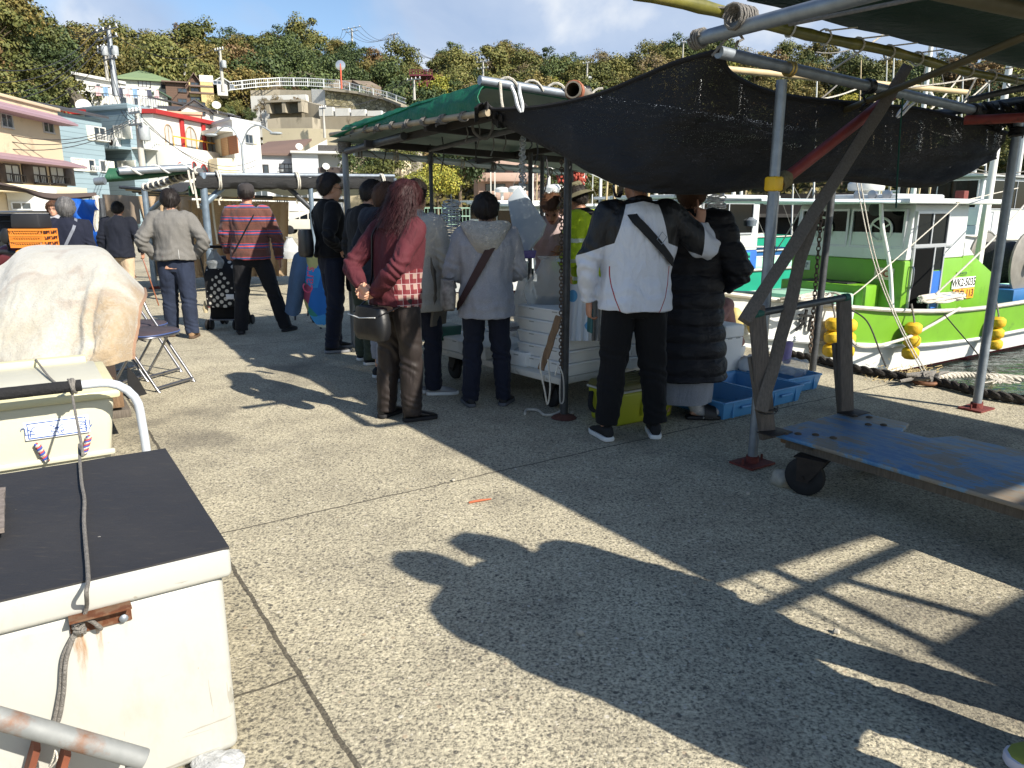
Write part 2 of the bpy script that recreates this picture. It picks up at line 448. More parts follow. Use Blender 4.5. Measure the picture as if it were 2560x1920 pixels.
def leafmat(name, c1, c2, c3):
	m, nt, b, co = raw(name)
	g = nt.n.new('ShaderNodeNewGeometry'); oi = nt.n.new('ShaderNodeObjectInfo')
	r = nt.math('ADD', nt.math('MULTIPLY', g.outputs['Random Per Island'], .6), nt.math('MULTIPLY', nt.noise(co, .55, 3, .6), .7))
	r = nt.math('ADD', r, nt.math('MULTIPLY', nt.math('SUBTRACT', oi.outputs['Random'], .5), .35))
	c = nt.ramp(r, [(.3, c1), (.62, c2), (.95, c3)])
	c = nt.mix(oi.outputs['Random'], nt.mix(1.0, c, (.78, .8, .75, 1), 'MULTIPLY'), c)
	nt.l.new(c, b.inputs['Base Color']); b.inputs['Roughness'].default_value = .6; b.inputs['Specular IOR Level'].default_value = .25
	return m
LM = {'dark': leafmat('leaves evergreen', S(50, 64, 40), S(68, 82, 49), S(95, 106, 60)),
      'olive': leafmat('leaves olive', S(73, 79, 44), S(95, 100, 53), S(120, 115, 64)),
      'gold': leafmat('leaves golden', S(84, 82, 47), S(109, 102, 55), S(131, 115, 66)),
      'rust': leafmat('leaves russet', S(95, 79, 55), S(124, 97, 66), S(120, 104, 66)),
      'lime': leafmat('leaves yellow green', S(95, 106, 47), S(131, 135, 57), S(169, 158, 66)),
      'grey': leafmat('twigs grey', S(100, 91, 72), S(131, 115, 90), S(138, 124, 77))}
bark = M('bark', S(96, 84, 68), .9, var=.3, vs=12, bump=.6, bs=30)
def leaf_quad(mb, p, nrm, s, rnd):
	x, y = frame_from(nrm); a = rnd.random()*6.28
	x, y = x*math.cos(a)+y*math.sin(a), y*math.cos(a)-x*math.sin(a)
	mb.add([p-x*s, p-y*s*.6+nrm*s*.12, p+x*s, p+y*s*.6-nrm*s*.1], [(0, 1, 2, 3)])
def crown_mb(rx, rz, zc, nblob, per, ls, seed, flat=.75, lo=-.55):
	rnd = random.Random(seed); mb = MB()
	for i in range(nblob):
		while True:
			p = V((rnd.uniform(-1, 1), rnd.uniform(-1, 1), rnd.uniform(lo, 1)))
			if .25 < p.length < 1: break
		p = p.normalized()*(p.length**.6)*rnd.uniform(.75, 1.0)
		c = V((p.x*rx, p.y*rx, zc+p.z*rz)); br = rx*rnd.uniform(.16, .44)
		for k in range(per):
			n = V((rnd.gauss(0, 1), rnd.gauss(0, 1), rnd.gauss(.25, 1))).normalized()
			q = c+V((n.x*br, n.y*br, n.z*br*flat))*rnd.uniform(.55, 1.22)
			nn = (n+V((rnd.uniform(-.6, .6), rnd.uniform(-.6, .6), rnd.uniform(-.2, .8)))).normalized()
			leaf_quad(mb, q, nn, ls*rnd.uniform(.6, 1.3), rnd)
	return mb
def trunk_mb(h, r, rx, seed):
	rnd = random.Random(seed); mb = MB()
	top = V((rnd.uniform(-.4, .4), rnd.uniform(-.4, .4), h))
	mb.tube(path([V((0, 0, -1.5)), V((0, 0, 0)), V((top.x*.4, top.y*.4, h*.5)), top], 9), [r*(1.25-.9*i/8) for i in range(9)], n=7)
	for k in range(6):
		a = k*1.05+rnd.random(); z0 = h*rnd.uniform(.35, .7)
		e = V((math.cos(a)*rx*.7, math.sin(a)*rx*.7, z0+h*rnd.uniform(.35, .65)))
		s0 = V((top.x*.4*z0/h*2, top.y*.4*z0/h*2, z0))
		mb.tube(path([s0, s0.lerp(e, .5)+ZX*h*.08, e], 6), [r*.5*(1-.75*i/5) for i in range(6)], n=5)
	return mb
TREES = []
def tree_proto(kind, rx, rz, zc, nb, per, ls, seed, h):
	r = thing('tree', 'x', 'tree')
	crown_mb(rx, rz, zc, nb, per, ls, seed).build('crown', LM[kind], r, smooth=0, fixn=False)
	trunk_mb(h, .24, rx, seed).build('trunk', bark, r)
	TREES.append((kind, r)); return r
for i, (k, rx, rz, zc, nb, per, ls, h) in enumerate([
		('dark', 3.6, 3.4, 4.2, 34, 150, .19, 4.5), ('dark', 3.0, 4.2, 4.8, 32, 150, .185, 5.5), ('olive', 3.9, 3.0, 4.2, 34, 150, .19, 4.5),
		('olive', 3.3, 3.3, 4.3, 30, 150, .19, 4.6), ('gold', 3.7, 2.9, 4.2, 32, 140, .185, 4.6), ('rust', 3.2, 2.8, 3.9, 26, 125, .18, 4.4),
		('lime', 3.4, 2.9, 4.0, 32, 150, .17, 4.2), ('grey', 3.2, 2.8, 4.0, 24, 100, .15, 4.8), ('dark', 4.2, 3.4, 4.4, 38, 150, .2, 4.8)]):
	tree_proto(k, rx, rz, zc, nb, per, ls, 40+i, h)
used_tree = {}
def put_tree(i, p, s, rz, label, group=None):
	kind, r = TREES[i]
	if i in used_tree: r = copy_tree(r)
	used_tree[i] = 1
	r.location = p; r.scale = (s, s, s*random.uniform(.9, 1.12)); r.rotation_euler = (0, 0, rz)
	r['label'] = label
	if group: r['group'] = group
	elif 'group' in r: del r['group']
	return r
KEEP = [(0, 255, 420, 500, 60), (220, 200, 440, 300, 84), (330, 182, 450, 240, 95), (440, 182, 560, 270, 97), (560, 235, 850, 330, 106), (560, 205, 1000, 260, 112),
		(480, 250, 560, 300, 88), (560, 300, 850, 480, 80), (700, 160, 980, 215, 0), (1185, 380, 1350, 500, 84), (1030, 175, 1090, 215, 118), (200, 170, 260, 280, 86), (845, 200, 870, 300, 100)]
NAMES = {'dark': 'dark evergreen tree with dense crown', 'olive': 'olive green broad crowned tree', 'gold': 'golden brown autumn tree', 'rust': 'russet orange autumn tree', 'lime': 'yellow green bushy tree', 'grey': 'bare grey twiggy tree'}
def zone(u):
	return ('on the steep hill above the cream building' if u < 185 else 'on the ridge above the green roofed house' if u < 560 else 'on the wooded hilltop above the stone retaining wall' if u < 1010
			else 'on the far hill above the green market roof' if u < 1500 else 'on the far hill behind the fishing boats')
rnd = random.Random(11); placed = []; cnt = 0
def try_tree(u, r, s, idx=None, force=False):
	global cnt
	p = hp(u, r)
	for q, sq in placed:
		if (V((q.x, q.y, 0))-V((p.x, p.y, 0))).length < 2.55*(s+sq): return False
	hpx = 1850*8.2*s/r; wpx = 1850*3.6*s/r
	yy = p.y; cam_d = p.y*CP-(p.z-H)*SP
	vb = 960-F*((p.z-H)*CP+p.y*SP)/cam_d
	if not force:
		for k in KEEP:
			if r < k[4] and u+wpx > k[0] and u-wpx < k[2] and vb > k[1] and vb-hpx < k[3]: return False
	placed.append((p, s))
	if idx is None:
		x = rnd.random(); g = nz(V((u*.004, r*.03, 3)))
		if u < 185: idx = 2 if x < .40 else 4 if x < .52 else 0 if x < .68 else 3 if x < .92 else 5
		elif 660 < u < 1000 and r < 150: idx = 0 if x < .5 else 8 if x < .8 else 1 if x < .9 else 3
		elif u < 560: idx = 4 if x < .2 else 2 if x < .48 else 0 if x < .68 else 7 if x < .74 else 3 if x < .95 else 5
		else: idx = 2 if x < .28 else 3 if x < .46 else 0 if x < .6 else 4 if x < .74 else 5 if x < .84 else 1 if x < .9 else 6 if x < .94 else 7
	put_tree(idx, p-ZX*.3, s, rnd.random()*6.28, NAMES[TREES[idx][0]]+' '+zone(u), 'trees on the wooded hills')
	cnt += 1; return True
tries = 0
while cnt < 285 and tries < 9000:
	tries += 1
	u = rnd.uniform(-60, 2600) if rnd.random() < .8 else rnd.uniform(-60, 1000)
	if 1900 < u and rnd.random() < .35: continue
	vt, rf, rr = lerp_tab(u)
	r = rf+4+(rr-rf+2)*rnd.random()**.75
	if 215 < u < 580 and r < 106: continue
	if 560 <= u < 1000 and r < 120: continue
	try_tree(u, r, rnd.uniform(.72, 1.36) if u > 200 else rnd.uniform(.7, 1.05))
mb = MB(); rnd = random.Random(5)
for i in range(30000):
	u = rnd.uniform(-80, 2620); vt, rf, rr = lerp_tab(u)
	r = rf+(rr-rf+4)*rnd.random()
	p = hp(u, r)
	if nz(V((u*.02, r*.1, 9))) < -.28 and 560 < u < 1000 and r < 122: continue
	n = V((rnd.gauss(0, 1), rnd.gauss(-.4, 1), rnd.gauss(.8, 1))).normalized()
	leaf_quad(mb, p+ZX*rnd.uniform(0, 1.0), n, rnd.uniform(.25, .6), rnd)
o = mb.build('undergrowth', leafmat('scrub leaves', S(56, 60, 30), S(86, 84, 42), S(112, 100, 56)), origin=(0, 0, 0), smooth=0, fixn=False)
tag(o, 'low green and brown scrub covering the hillside between trees', 'undergrowth', kind='stuff')
# ================================================================ TOWN ON THE LEFT
class Fac:
	"""a vertical wall plane through two plan points (left, right as seen from the quay)"""
	def __init__(s, pl, pr):
		s.l = V((pl.x, pl.y, 0)); s.r = V((pr.x, pr.y, 0)); d = s.r-s.l
		s.w = d.length; s.e = d.normalized(); s.n = V((-s.e.y, s.e.x, 0))
		if s.n.dot(s.l) < 0: s.n = -s.n
	def loc(s, u, v):
		d = ray(u, v); o = V((0, 0, H)); t = (s.l-o).dot(s.n)/d.dot(s.n); p = o+d*t
		return (p-s.l).dot(s.e), p.z
	def P(s, a, z, out=0.0): return s.l+s.e*a-s.n*out+ZX*z
	def z(s, u, v): return s.loc(u, v)[1]
	def box(s, mb, a0, a1, z0, z1, o0, o1, m=None):
		c = s.P((a0+a1)/2, (z0+z1)/2, (o0+o1)/2)
		mb.box(c, (a1-a0, abs(o1-o0), z1-z0), (s.e, s.n, ZX), m)
def fvp(ue, Ye, uvp, uo):
	"""facade whose horizontal lines run to the vanishing point uvp; one end at ue (forward distance Ye), other at column uo"""
	p = D(ue, 526, Ye); d = V(((uvp-1280)/1900.0, 1, 0)).normalized()
	k = (uo-1280)/1900.0   # x = k*y
	t = (k*p.y-p.x)/(d.x-k*d.y)
	q = p+d*t
	return Fac(p, q) if ue < uo else Fac(q, p)
def ff(u0, Y0, u1, Y1): return Fac(D(u0, 526, Y0), D(u1, 526, Y1))
def fp(u0, Y0, u1):
	"""facade square to the line of sight from the quay"""
	k = ((u0+u1)/2-1280)/1900.0; d = V((1, -k, 0)); p = D(u0, 526, Y0); k1 = (u1-1280)/1900.0
	t = (k1*p.y-p.x)/(d.x-k1*d.y); return Fac(p, p+d*t)
def back(p, k): return V((p.x, p.y, 0))*(1+k/math.hypot(p.x, p.y))
def plaster(name, col, var=.05): return M(name, col, .85, var=var, vs=.5, bump=.15, bs=40, stain=mul(col, .72), sf=.28, ss=.7)
CREAM = plaster('cream render', S(194, 178, 150)); WHITE = plaster('white render', S(200, 200, 194)); SALMON = plaster('salmon render', S(206, 158, 132))
PINK = plaster('pinkish render', S(186, 160, 146)); YELLOW = plaster('yellow render', S(194, 174, 122)); LGREY = plaster('light grey render', S(188, 192, 194))
PALEG = plaster('pale grey green render', S(196, 200, 188)); BEIGE = plaster('beige render', S(214, 202, 170))
def siding(name, col, step, depth=.4):
	m, nt, b, co = raw(name)
	z = nt.sep(co)[2]; fr = nt.math('FRACT', nt.math('MULTIPLY', z, 1/step))
	n = nt.noise(co, .6, 5)
	c = nt.mix(n, mul(col, .9), mul(col, 1.08))
	c = nt.mix(nt.math('LESS_THAN', fr, .13), c, mul(col, .62)); nt.l.new(c, b.inputs['Base Color']); b.inputs['Roughness'].default_value = .7
	bn = nt.n.new('ShaderNodeBump'); bn.inputs['Strength'].default_value = depth; bn.inputs['Distance'].default_value = .03
	nt.l.new(fr, bn.inputs['Height']); nt.l.new(bn.outputs[0], b.inputs['Normal']); return m
BLUE = siding('pale blue siding', S(134, 154, 162), .30); BROWNS = siding('brown siding', S(92, 70, 56), .25)
GLASS = M('window glass', S(52, 62, 70), .08, var=.3, vs=.8, spec=.8)
CURT = M('curtained glass', S(178, 182, 180), .25, var=.15, vs=2, stretch=(6, 6, .5))
ALU = M('aluminium', S(190, 192, 194), .4, .6, var=.06); WFR = M('white frame', S(206, 206, 200), .55, var=.05)
DKBR = M('dark brown metal', S(58, 48, 44), .5, var=.1); BLACKM = M('black painted steel', S(28, 28, 30), .5, var=.1)
MAUVE = siding('mauve metal roofing', S(150, 124, 132), .22); RED = M('red paint', S(158, 44, 42), .5, var=.06)
TAN = siding('tan shutter', S(186, 150, 112), .12); BRN = siding('brown shutter', S(142, 92, 62), .12)
TILE = siding('dark roof tiles', S(66, 66, 70), .16); BRT = siding('brown roof tiles', S(112, 92, 82), .16); GRT = siding('green metal roof', S(116, 136, 100), .3)
LOUV = siding('white louvre', S(222, 222, 208), .09)
GREY = M('galvanised pipe far', S(150, 156, 160), .5, .3)
def win(root, f, u0, v0, u1, v1, fr=ALU, pane=None, mull=1, rail=None, sh=None, arch=False, cross=0, deep=.06, surround=None):
	um, vm = (u0+u1)/2, (v0+v1)/2
	a0 = f.loc(u0, vm)[0]; a1 = f.loc(u1, vm)[0]; zt = f.z(um, v0); zb = f.z(um, v1)
	mb = MB(); t = .07; w = a1-a0
	if arch:
		r = w/2; ac = (a0+a1)/2; zs = zt-r; n = 10
		out = [f.P(ac+math.cos(PI*k/n)*r, zs+math.sin(PI*k/n)*r, .03) for k in range(n+1)]
		mb.tube([f.P(a1, zb, .03)]+out+[f.P(a0, zb, .03)], .05, n=4)
		f.box(mb, a0, a1, zb-.08, zb, 0, .10)
	else:
		f.box(mb, a0-t, a0, zb-t, zt+t, 0, deep); f.box(mb, a1, a1+t, zb-t, zt+t, 0, deep)
		f.box(mb, a0, a1, zt, zt+t, 0, deep); f.box(mb, a0-.03, a1+.03, zb-t, zb, -.01, deep+.06)
	for k in range(1, mull+1):
		c = a0+w*k/(mull+1); f.box(mb, c-.03, c+.03, zb, zt, 0, deep-.015)
	for k in range(1, cross+1):
		c = zb+(zt-zb)*k/(cross+1); f.box(mb, a0, a1, c-.025, c+.025, .002, deep-.02)
	o = mb.build('window', fr, root)
	mb = MB()
	if arch: mb.poly([f.P(a1-.03, zb, .012)]+[f.P(ac+math.cos(PI*k/n)*(r-.04), zs+math.sin(PI*k/n)*(r-.04), .012) for k in range(n+1)]+[f.P(a0+.03, zb, .012)], f.n*.02)
	else: f.box(mb, a0, a1, zb, zt, -.02, .02)
	mb.build('pane', pane or GLASS, o)
	if sh:
		side, us, mt = sh; b0 = f.loc(us, vm)[0]; mb = MB()
		lo, hi = (b0, a0-t-.01) if side == 'L' else (a1+t+.01, b0)
		f.box(mb, lo, hi, zb-.05, zt+.05, 0, .08); mb.build('shutter', mt, root, bevel=.01)
	if rail:
		mb = MB(); zr = zb+(zt-zb)*.42; o2 = deep+.22
		f.box(mb, a0-.1, a1+.1, zr, zr+.05, o2-.03, o2); f.box(mb, a0-.1, a1+.1, zb-.02, zb+.03, .02, o2)
		k = max(4, int(w/.13))
		for i in range(k+1):
			a = a0-.08+(w+.16)*i/k; f.box(mb, a-.012, a+.012, zb, zr, o2-.03, o2-.005)
		mb.build('balcony_rail', rail, root, smooth=0)
	return o
def wallbox(root, f, z0, z1, depth, mat, name='wall', a0=0, a1=None, out=0.0, cop=None):
	mb = MB(); f.box(mb, a0, f.w if a1 is None else a1, z0, z1, out, -depth); o = mb.build(name, mat, root, smooth=0)
	if cop:
		mb = MB(); f.box(mb, a0-.12, (f.w if a1 is None else a1)+.12, z1, z1+.22, out+.12, -depth-.12); mb.build('roof', cop, root, bevel=.02)
	return o
def gable(root, f, z1, depth, rise, mat, wmat, along=True, over=.4, a0=0, a1=None):
	a1 = f.w if a1 is None else a1; mb = MB(); g = MB(); t = .14
	if along:     # ridge parallel to the facade
		m_ = -depth/2
		for o0, o1 in ((over, m_), (-depth-over, m_)):
			zz = z1-over*rise/(depth/2)
			A, B_, C_, D_ = f.P(a0-over, zz, o0), f.P(a1+over, zz, o0), f.P(a1+over, z1+rise, o1), f.P(a0-over, z1+rise, o1)
			mb.poly([A, B_, C_, D_], ZX*t)
		for a in (a0, a1):
			e = .02 if a == a0 else -.17
			g.poly([f.P(a+e, z1, 0), f.P(a+e, z1, -depth), f.P(a+e, z1+rise-.02, m_)], f.e*.15)
	else:         # gable end faces us
		ac = (a0+a1)/2
		for s0 in (a0-over, a1+over):
			zz = z1-over*rise/((a1-a0)/2)
			mb.poly([f.P(s0, zz, over), f.P(ac, z1+rise, over), f.P(ac, z1+rise, -depth-over), f.P(s0, zz, -depth-over)], ZX*t)
		g.poly([f.P(a0, z1, -.02), f.P(a1, z1, -.02), f.P(ac, z1+rise-.02, -.02)], f.n*.15)
	mb.build('roof', mat, root, smooth=0); g.build('gable_wall', wmat, root, smooth=0)
def hip(root, f, z1, depth, rise, mat, over=.7, eave=None):
	mb = MB(); A = [f.P(-over, z1, over), f.P(f.w+over, z1, over), f.P(f.w+over, z1, -depth-over), f.P(-over, z1, -depth-over)]
	k = min(f.w, depth)*.5
	R0, R1 = f.P(k*.85, z1+rise, -depth/2), f.P(f.w-k*.85, z1+rise, -depth/2)
	vs = A+[p-ZX*.25 for p in A]+[R0, R1]
	mb.add(vs, [(0, 1, 9, 8), (1, 2, 9), (2, 3, 8, 9), (3, 0, 8), (4, 7, 6, 5), (0, 4, 5, 1), (1, 5, 6, 2), (2, 6, 7, 3), (3, 7, 4, 0)])
	mb.build('roof', mat, root, smooth=0)
def building(name, label, f, cat='house'): return thing(name, label, cat, f.l)
def dish(root, p, r=.4):
	d = V((.35, -.8, .45)).normalized(); x, y = frame_from(d); mb = MB()
	mb.lathe([(0.02, -.10*r/.4), (r*.6, -.05), (r, .06), (r*.98, .075), (r*.55, -.03), (.02, -.06)], p, (x, y, d), 14)
	mb.tube([p, p-ZX*.7+V((0, .15, 0))], .03, n=6); mb.build('satellite_dish', WFR, root)
def acunit(root, f, u, v, w=.8, h=.6):
	a, z = f.loc(u, v); mb = MB(); f.box(mb, a-w/2, a+w/2, z, z+h, .03, .38); o = mb.build('air_conditioner', WFR, root, bevel=.03)
	mb = MB(); mb.lathe([(.2, 0), (.2, .01), (.03, .012)], f.P(a-.12, z+h/2, .385), (f.e, ZX, -f.n), 16); mb.build('fan_grille', DKBR, o)
f = fvp(176, 42, 1110, -110)
t = building('apartment_house', 'cream rendered building with two mauve metal awnings beside the blue house', f)
zt = f.z(165, 284); wallbox(t, f, 0, zt, 9, CREAM)
mb = MB(); f.box(mb, -.1, f.w+.12, zt, zt+.15, .12, -9.1); mb.build('roof', CREAM, t, bevel=.02)
for (va, vb, nm) in ((273, 292, .9), (391, 404, 1.1)):
	z1, z0 = f.z(82, va), f.z(82, vb+3); mb = MB()
	mb.poly([f.P(-.1, z1, .0), f.P(-.1, z0, nm), f.P(-.1, z0-.10, nm), f.P(-.1, z0-.10, 0)], f.e*(f.w+.3)); mb.build('awning', MAUVE, t, smooth=0)
win(t, f, 3, 287, 28, 317, pane=GLASS); win(t, f, 108, 302, 131, 330, pane=GLASS)
win(t, f, 13, 414, 47, 456, DKBR, CURT, cross=1, rail=BLACKM, sh=('L', -4, DKBR)); win(t, f, 82, 418, 114, 458, DKBR, CURT, cross=1, rail=BLACKM, sh=('L', 55, DKBR))
win(t, f, 126, 420, 159, 460, DKBR, CURT, cross=1, rail=BLACKM, sh=('R', 183, DKBR))
mb = MB(); f.box(mb, 2, f.w-.4, f.z(82, 484), f.z(82, 466), 0, 1.2); mb.build('canopy', BEIGE, t, bevel=.03)
f2 = ff(163, 55, 345, 51.5); f3 = fvp(345, 51.5, 1525, 408); fA = fvp(280, 50, 1530, 164)
t = building('blue_house', 'pale blue house with lapped siding and white louvred shutters', f2)
zt = f2.z(260, 277)
zB = f3.z(370, 283)
fo = [f2.l, f2.r, f3.r, back(f3.r, 4), back(f2.l, 6)]
mb = MB(); mb.poly(fo, ZX*zt); mb.build('wall', BLUE, t, smooth=0)
ce = sum(fo, V((0, 0, 0)))/5; mb = MB(); mb.poly([ce+(q-ce)*1.04+ZX*zt for q in fo], ZX*.35); mb.build('roof', BLUE, t, bevel=.03)
zA = fA.z(222, 293); wallbox(t, fA, 0, zA, 5, BLUE, 'annex_wall')
mb = MB(); mb.poly([fA.P(-.3, zA+.05, .35), fA.P(fA.w+.3, zA+.05, .35), fA.P(fA.w+.3, zA+.75, -3), fA.P(-.3, zA+.75, -3)], ZX*.15); mb.build('annex_roof', TILE, t, smooth=0)
win(t, fA, 235, 320, 262, 352, WFR, GLASS, rail=WFR, sh=('L', 217, LOUV)); win(t, fA, 222, 401, 235, 428, WFR, GLASS, 0, rail=WFR, sh=('L', 208, LOUV)); win(t, fA, 250, 403, 262, 428, WFR, GLASS, 0, sh=('R', 284, LOUV))
win(t, fA, 180, 398, 204, 424, WFR, LOUV, 3)
win(t, f2, 287, 315, 311, 347, WFR, LOUV, 1, rail=WFR, sh=('R', 330, LOUV)); win(t, f2, 296, 404, 315, 421, WFR, LOUV, 1, sh=('R', 340, LOUV)); acunit(t, f2, 295, 369)
mb = MB(); f2.box(mb, f2.w-4.4, f2.w+.1, f2.z(310, 374)-.05, f2.z(310, 374)+.12, .02, 1.0); mb.build('balcony', BLUE, t, bevel=.02)
win(t, f3, 352, 322, 368, 350, WFR, GLASS, 0, rail=WFR, sh=('R', 392, LOUV)); win(t, f3, 370, 408, 384, 424, WFR, GLASS, 0, sh=('R', 398, LOUV))
mb = MB(); f3.box(mb, 0, f3.w, f3.z(375, 378), f3.z(375, 374), .02, 1.0); a_ = f3.w
for i in range(12): f3.box(mb, a_*i/11-.02, a_*i/11+.02, f3.z(375, 374), f3.z(375, 358), .92, .96)
f3.box(mb, 0, a_, f3.z(375, 358), f3.z(375, 357), .9, .98); mb.build('balcony_rail', WFR, t, smooth=0)
dish(t, f2.P(f2.loc(188, 262)[0], f2.z(188, 262), -.6), .5)
mb = MB(); f2.box(mb, f2.loc(211, 268)[0], f2.loc(231, 268)[0], zt+.3, f2.z(220, 261), -.6, -1.2); mb.build('rooftop_tank', BEIGE, t, bevel=.05)
f = fvp(407, 53, 1450, 552)
t = building('white_house', 'white house with red sloping roof edge and arched upper windows', f)
zt = f.z(407, 290); zr = f.z(548, 318)
mb = MB(); mb.poly([f.P(0, 0), f.P(f.w, 0), f.P(f.w, zr), f.P(0, zt)], f.n*8); mb.build('wall', WHITE, t, smooth=0)
mb = MB(); a_ = V(f.P(-.2, zt+.02, .35)); b_ = V(f.P(f.w+.3, zr+.02, .35)); mb.poly([a_, b_, b_+ZX*.28, a_+ZX*.28], f.n*8.6); mb.build('roof', RED, t, smooth=0)
for u0, va, vb in ((454, 300, 371), (507, 312, 378)):
	a = f.loc(u0, 335)[0]; mb = MB(); f.box(mb, a-.2, a+.2, f.z(u0, vb), f.z(u0, va), 0, .18); mb.build('pillar', RED, t, bevel=.02)
PEB = M('pebbled arch', S(150, 128, 104), .9, var=.5, vs=4)
for q in ((412, 312, 430, 366), (464, 318, 490, 376), (511, 330, 529, 380)): win(t, f, *q, fr=PEB, pane=CURT, arch=True)
mb = MB(); a0, a1 = f.loc(414, 345)[0], f.loc(548, 365)[0]; zz = f.z(480, 354)
f.box(mb, a0, a1, zz, zz+.09, .55, .62)
for k in range(6): f.box(mb, a0+(a1-a0)*k/5-.02, a0+(a1-a0)*k/5+.02, zz-.9, zz, .56, .6)
mb.build('balcony_rail', M('orange rail', S(216, 160, 60), .5), t, smooth=0)
mb = MB(); f.box(mb, -.1, f.w+.4, 0, f.z(480, 378), .02, 1.3); mb.build('lower_wall', WHITE, t, bevel=.04)
fl = Fac(f.P(0, 0, 1.3), f.P(f.w, 0, 1.3))
for q in ((441, 407, 459, 424), (479, 405, 490, 424), (500, 412, 517, 430), (534, 416, 550, 430)): win(t, fl, *q, fr=RED, pane=GLASS, arch=True, mull=0)
f = fp(446, 66, 524)
t = building('salmon_house', 'flat salmon coloured house rising behind the red roof edge', f); zt = f.z(485, 287); wallbox(t, f, 0, zt, 6, SALMON, cop=SALMON)
fl = ff(534, 62, 598, 57); fr = fvp(598, 57, 1700, 664)
t = building('cube_house', 'tall white flat roofed house with tan and brown folding shutters', fl)
zt = fl.z(575, 300); mb = MB(); mb.poly([fl.P(0, 0), fl.P(fl.w, 0), fr.P(fr.w, 0), back(fr.r, 5), back(fl.l, 6)], ZX*zt); mb.build('wall', WHITE, t, smooth=0)
mb = MB(); mb.poly([fl.P(-.1, zt, .1), fl.P(fl.w, zt, .1), fr.P(fr.w+.1, zt, .1), back(fr.r, 5)+ZX*zt, back(fl.l, 6)+ZX*zt], ZX*.18); mb.build('roof', LGREY, t, smooth=0)
mb = MB(); fl.box(mb, .1, fl.w+.05, fl.z(570, 333), fl.z(570, 322), .02, 1.1); mb.build('balcony_canopy', WHITE, t, bevel=.03)
for u0, u1, mt in ((541, 555, BEIGE), (556, 573, TAN), (575, 597, BRN)):
	mb = MB(); fl.box(mb, fl.loc(u0, 365)[0], fl.loc(u1, 365)[0], fl.z(570, 388), fl.z(570, 343), .03, .1); mb.build('shutter', mt, t, bevel=.01)
win(t, fr, 613, 338, 630, 357, ALU, GLASS, 1, sh=('R', 640, BEIGE))
mb = MB(); fl.box(mb, -1.5, fl.w+.3, 0, fl.z(570, 400), .05, 1.4); mb.build('ground_floor_wall', BEIGE, t, bevel=.03)
fl = fp(476, 72, 545); fs = fvp(545, 73, 1500, 606)
t = building('gabled_house', 'white gabled house under a black tiled roof above the salmon house', fl)
z1 = fl.z(510, 276); wallbox(t, fl, 0, z1, 7, WHITE); gable(t, fl, z1, 8, fl.z(510, 253)-z1, TILE, WHITE, along=False)
mb = MB(); zq = fs.z(545, 279); mb.poly([fs.P(.02, 0), fs.P(fs.w, 0), back(fs.r, 4), back(fs.l, 5)], ZX*zq); mb.build('side_wall', WHITE, t, smooth=0)
zr = fl.z(510, 253)
mb = MB(); mb.poly([fs.P(-.4, zq-.15, .4), fs.P(fs.w+.5, zq-.15, .4), fs.P(fs.w-2.0, zr+.1, -4.5), fs.P(-2.2, zr+.1, -4.5)], ZX*.14); mb.build('side_roof', TILE, t, smooth=0)
win(t, fl, 507, 258, 512, 271, BLACKM, GLASS, 0); win(t, fs, 569, 286, 584, 296, ALU, GLASS); win(t, fl, 492, 282, 512, 287, DKBR, GLASS)
dish(t, fl.P(fl.loc(541, 265)[0], fl.z(541, 265), .5), .4)
f = fp(338, 90, 447)
t = building('green_roofed_house', 'pale house under a low green hipped roof on the hillside', f)
z1 = f.z(390, 199); wallbox(t, f, f.z(390, 300), z1, 8, PALEG); hip(t, f, z1, 8, (f.z(390, 179)-z1)*1.7, GRT, over=.5)
win(t, f, 347, 203, 375, 217, DKBR, CURT, 2); win(t, f, 404, 207, 433, 221, DKBR, GLASS, 1)
f = fp(230, 80, 340); fb = fp(262, 75, 402)
t = building('terraced_house', 'white stepped house with a laundry balcony below the electricity poles', f)
z0 = f.z(300, 300); mb = MB(); mb.poly([f.P(0, z0), f.P(f.w, z0), f.P(f.w, f.z(340, 214)), f.P(0, f.z(230, 190))], f.n*7); mb.build('wall', WHITE, t, smooth=0)
mb = MB(); mb.poly([f.P(-.3, f.z(230, 190), .4), f.P(f.w+.4, f.z(342, 214), .4), f.P(f.w+.4, f.z(342, 214)+.25, .4), f.P(-.3, f.z(230, 190)+.25, .4)], f.n*7.8); mb.build('roof', WHITE, t, smooth=0)
wallbox(t, fb, fb.z(330, 320), fb.z(330, 222), 6, WHITE, 'front_wall', cop=WHITE)
fc = Fac(fb.P(.6, 0, 2.0), fb.P(fb.w+1.2, 0, 2.0)); zb = fb.z(350, 276)
mb = MB(); fb.box(mb, 0, fb.w+1.4, fb.z(350, 330), zb, .02, 2.2); mb.build('terrace_wall', WHITE, t, bevel=.02)
mb = MB(); zr = zb+1.05; fb.box(mb, 0, fb.w+1.4, zr, zr+.06, 2.1, 2.16)
for i in range(30): fb.box(mb, (fb.w+1.35)*i/29, (fb.w+1.35)*i/29+.03, zb, zr, 2.11, 2.15)
mb.build('balcony_rail', BLACKM, t, smooth=0)
win(t, fb, 302, 244, 316, 264, ALU, GLASS, 0); win(t, fb, 336, 246, 344, 262, ALU, GLASS, 0); win(t, fb, 357, 247, 390, 266, ALU, CURT, 2)
rl = random.Random(3)
lm = [M('laundry '+str(i), c, .9) for i, c in enumerate((S(206, 170, 172), S(120, 150, 180), S(222, 222, 220), S(70, 74, 90)))]
for i in range(9):
	a = .5+i*.62; mb = MB(); z9 = zb+1.75
	mb.grid([[fb.P(a+.42*j/4, z9-h_*rl.uniform(.75, .85), 1.6+.05*math.sin(j*2+h_*3)) for j in range(5)] for h_ in (0, .5, 1.0)])
	mb.build('laundry', lm[i % 4], t, solid=.01, fixn=False)
f = fp(402, 83, 447)
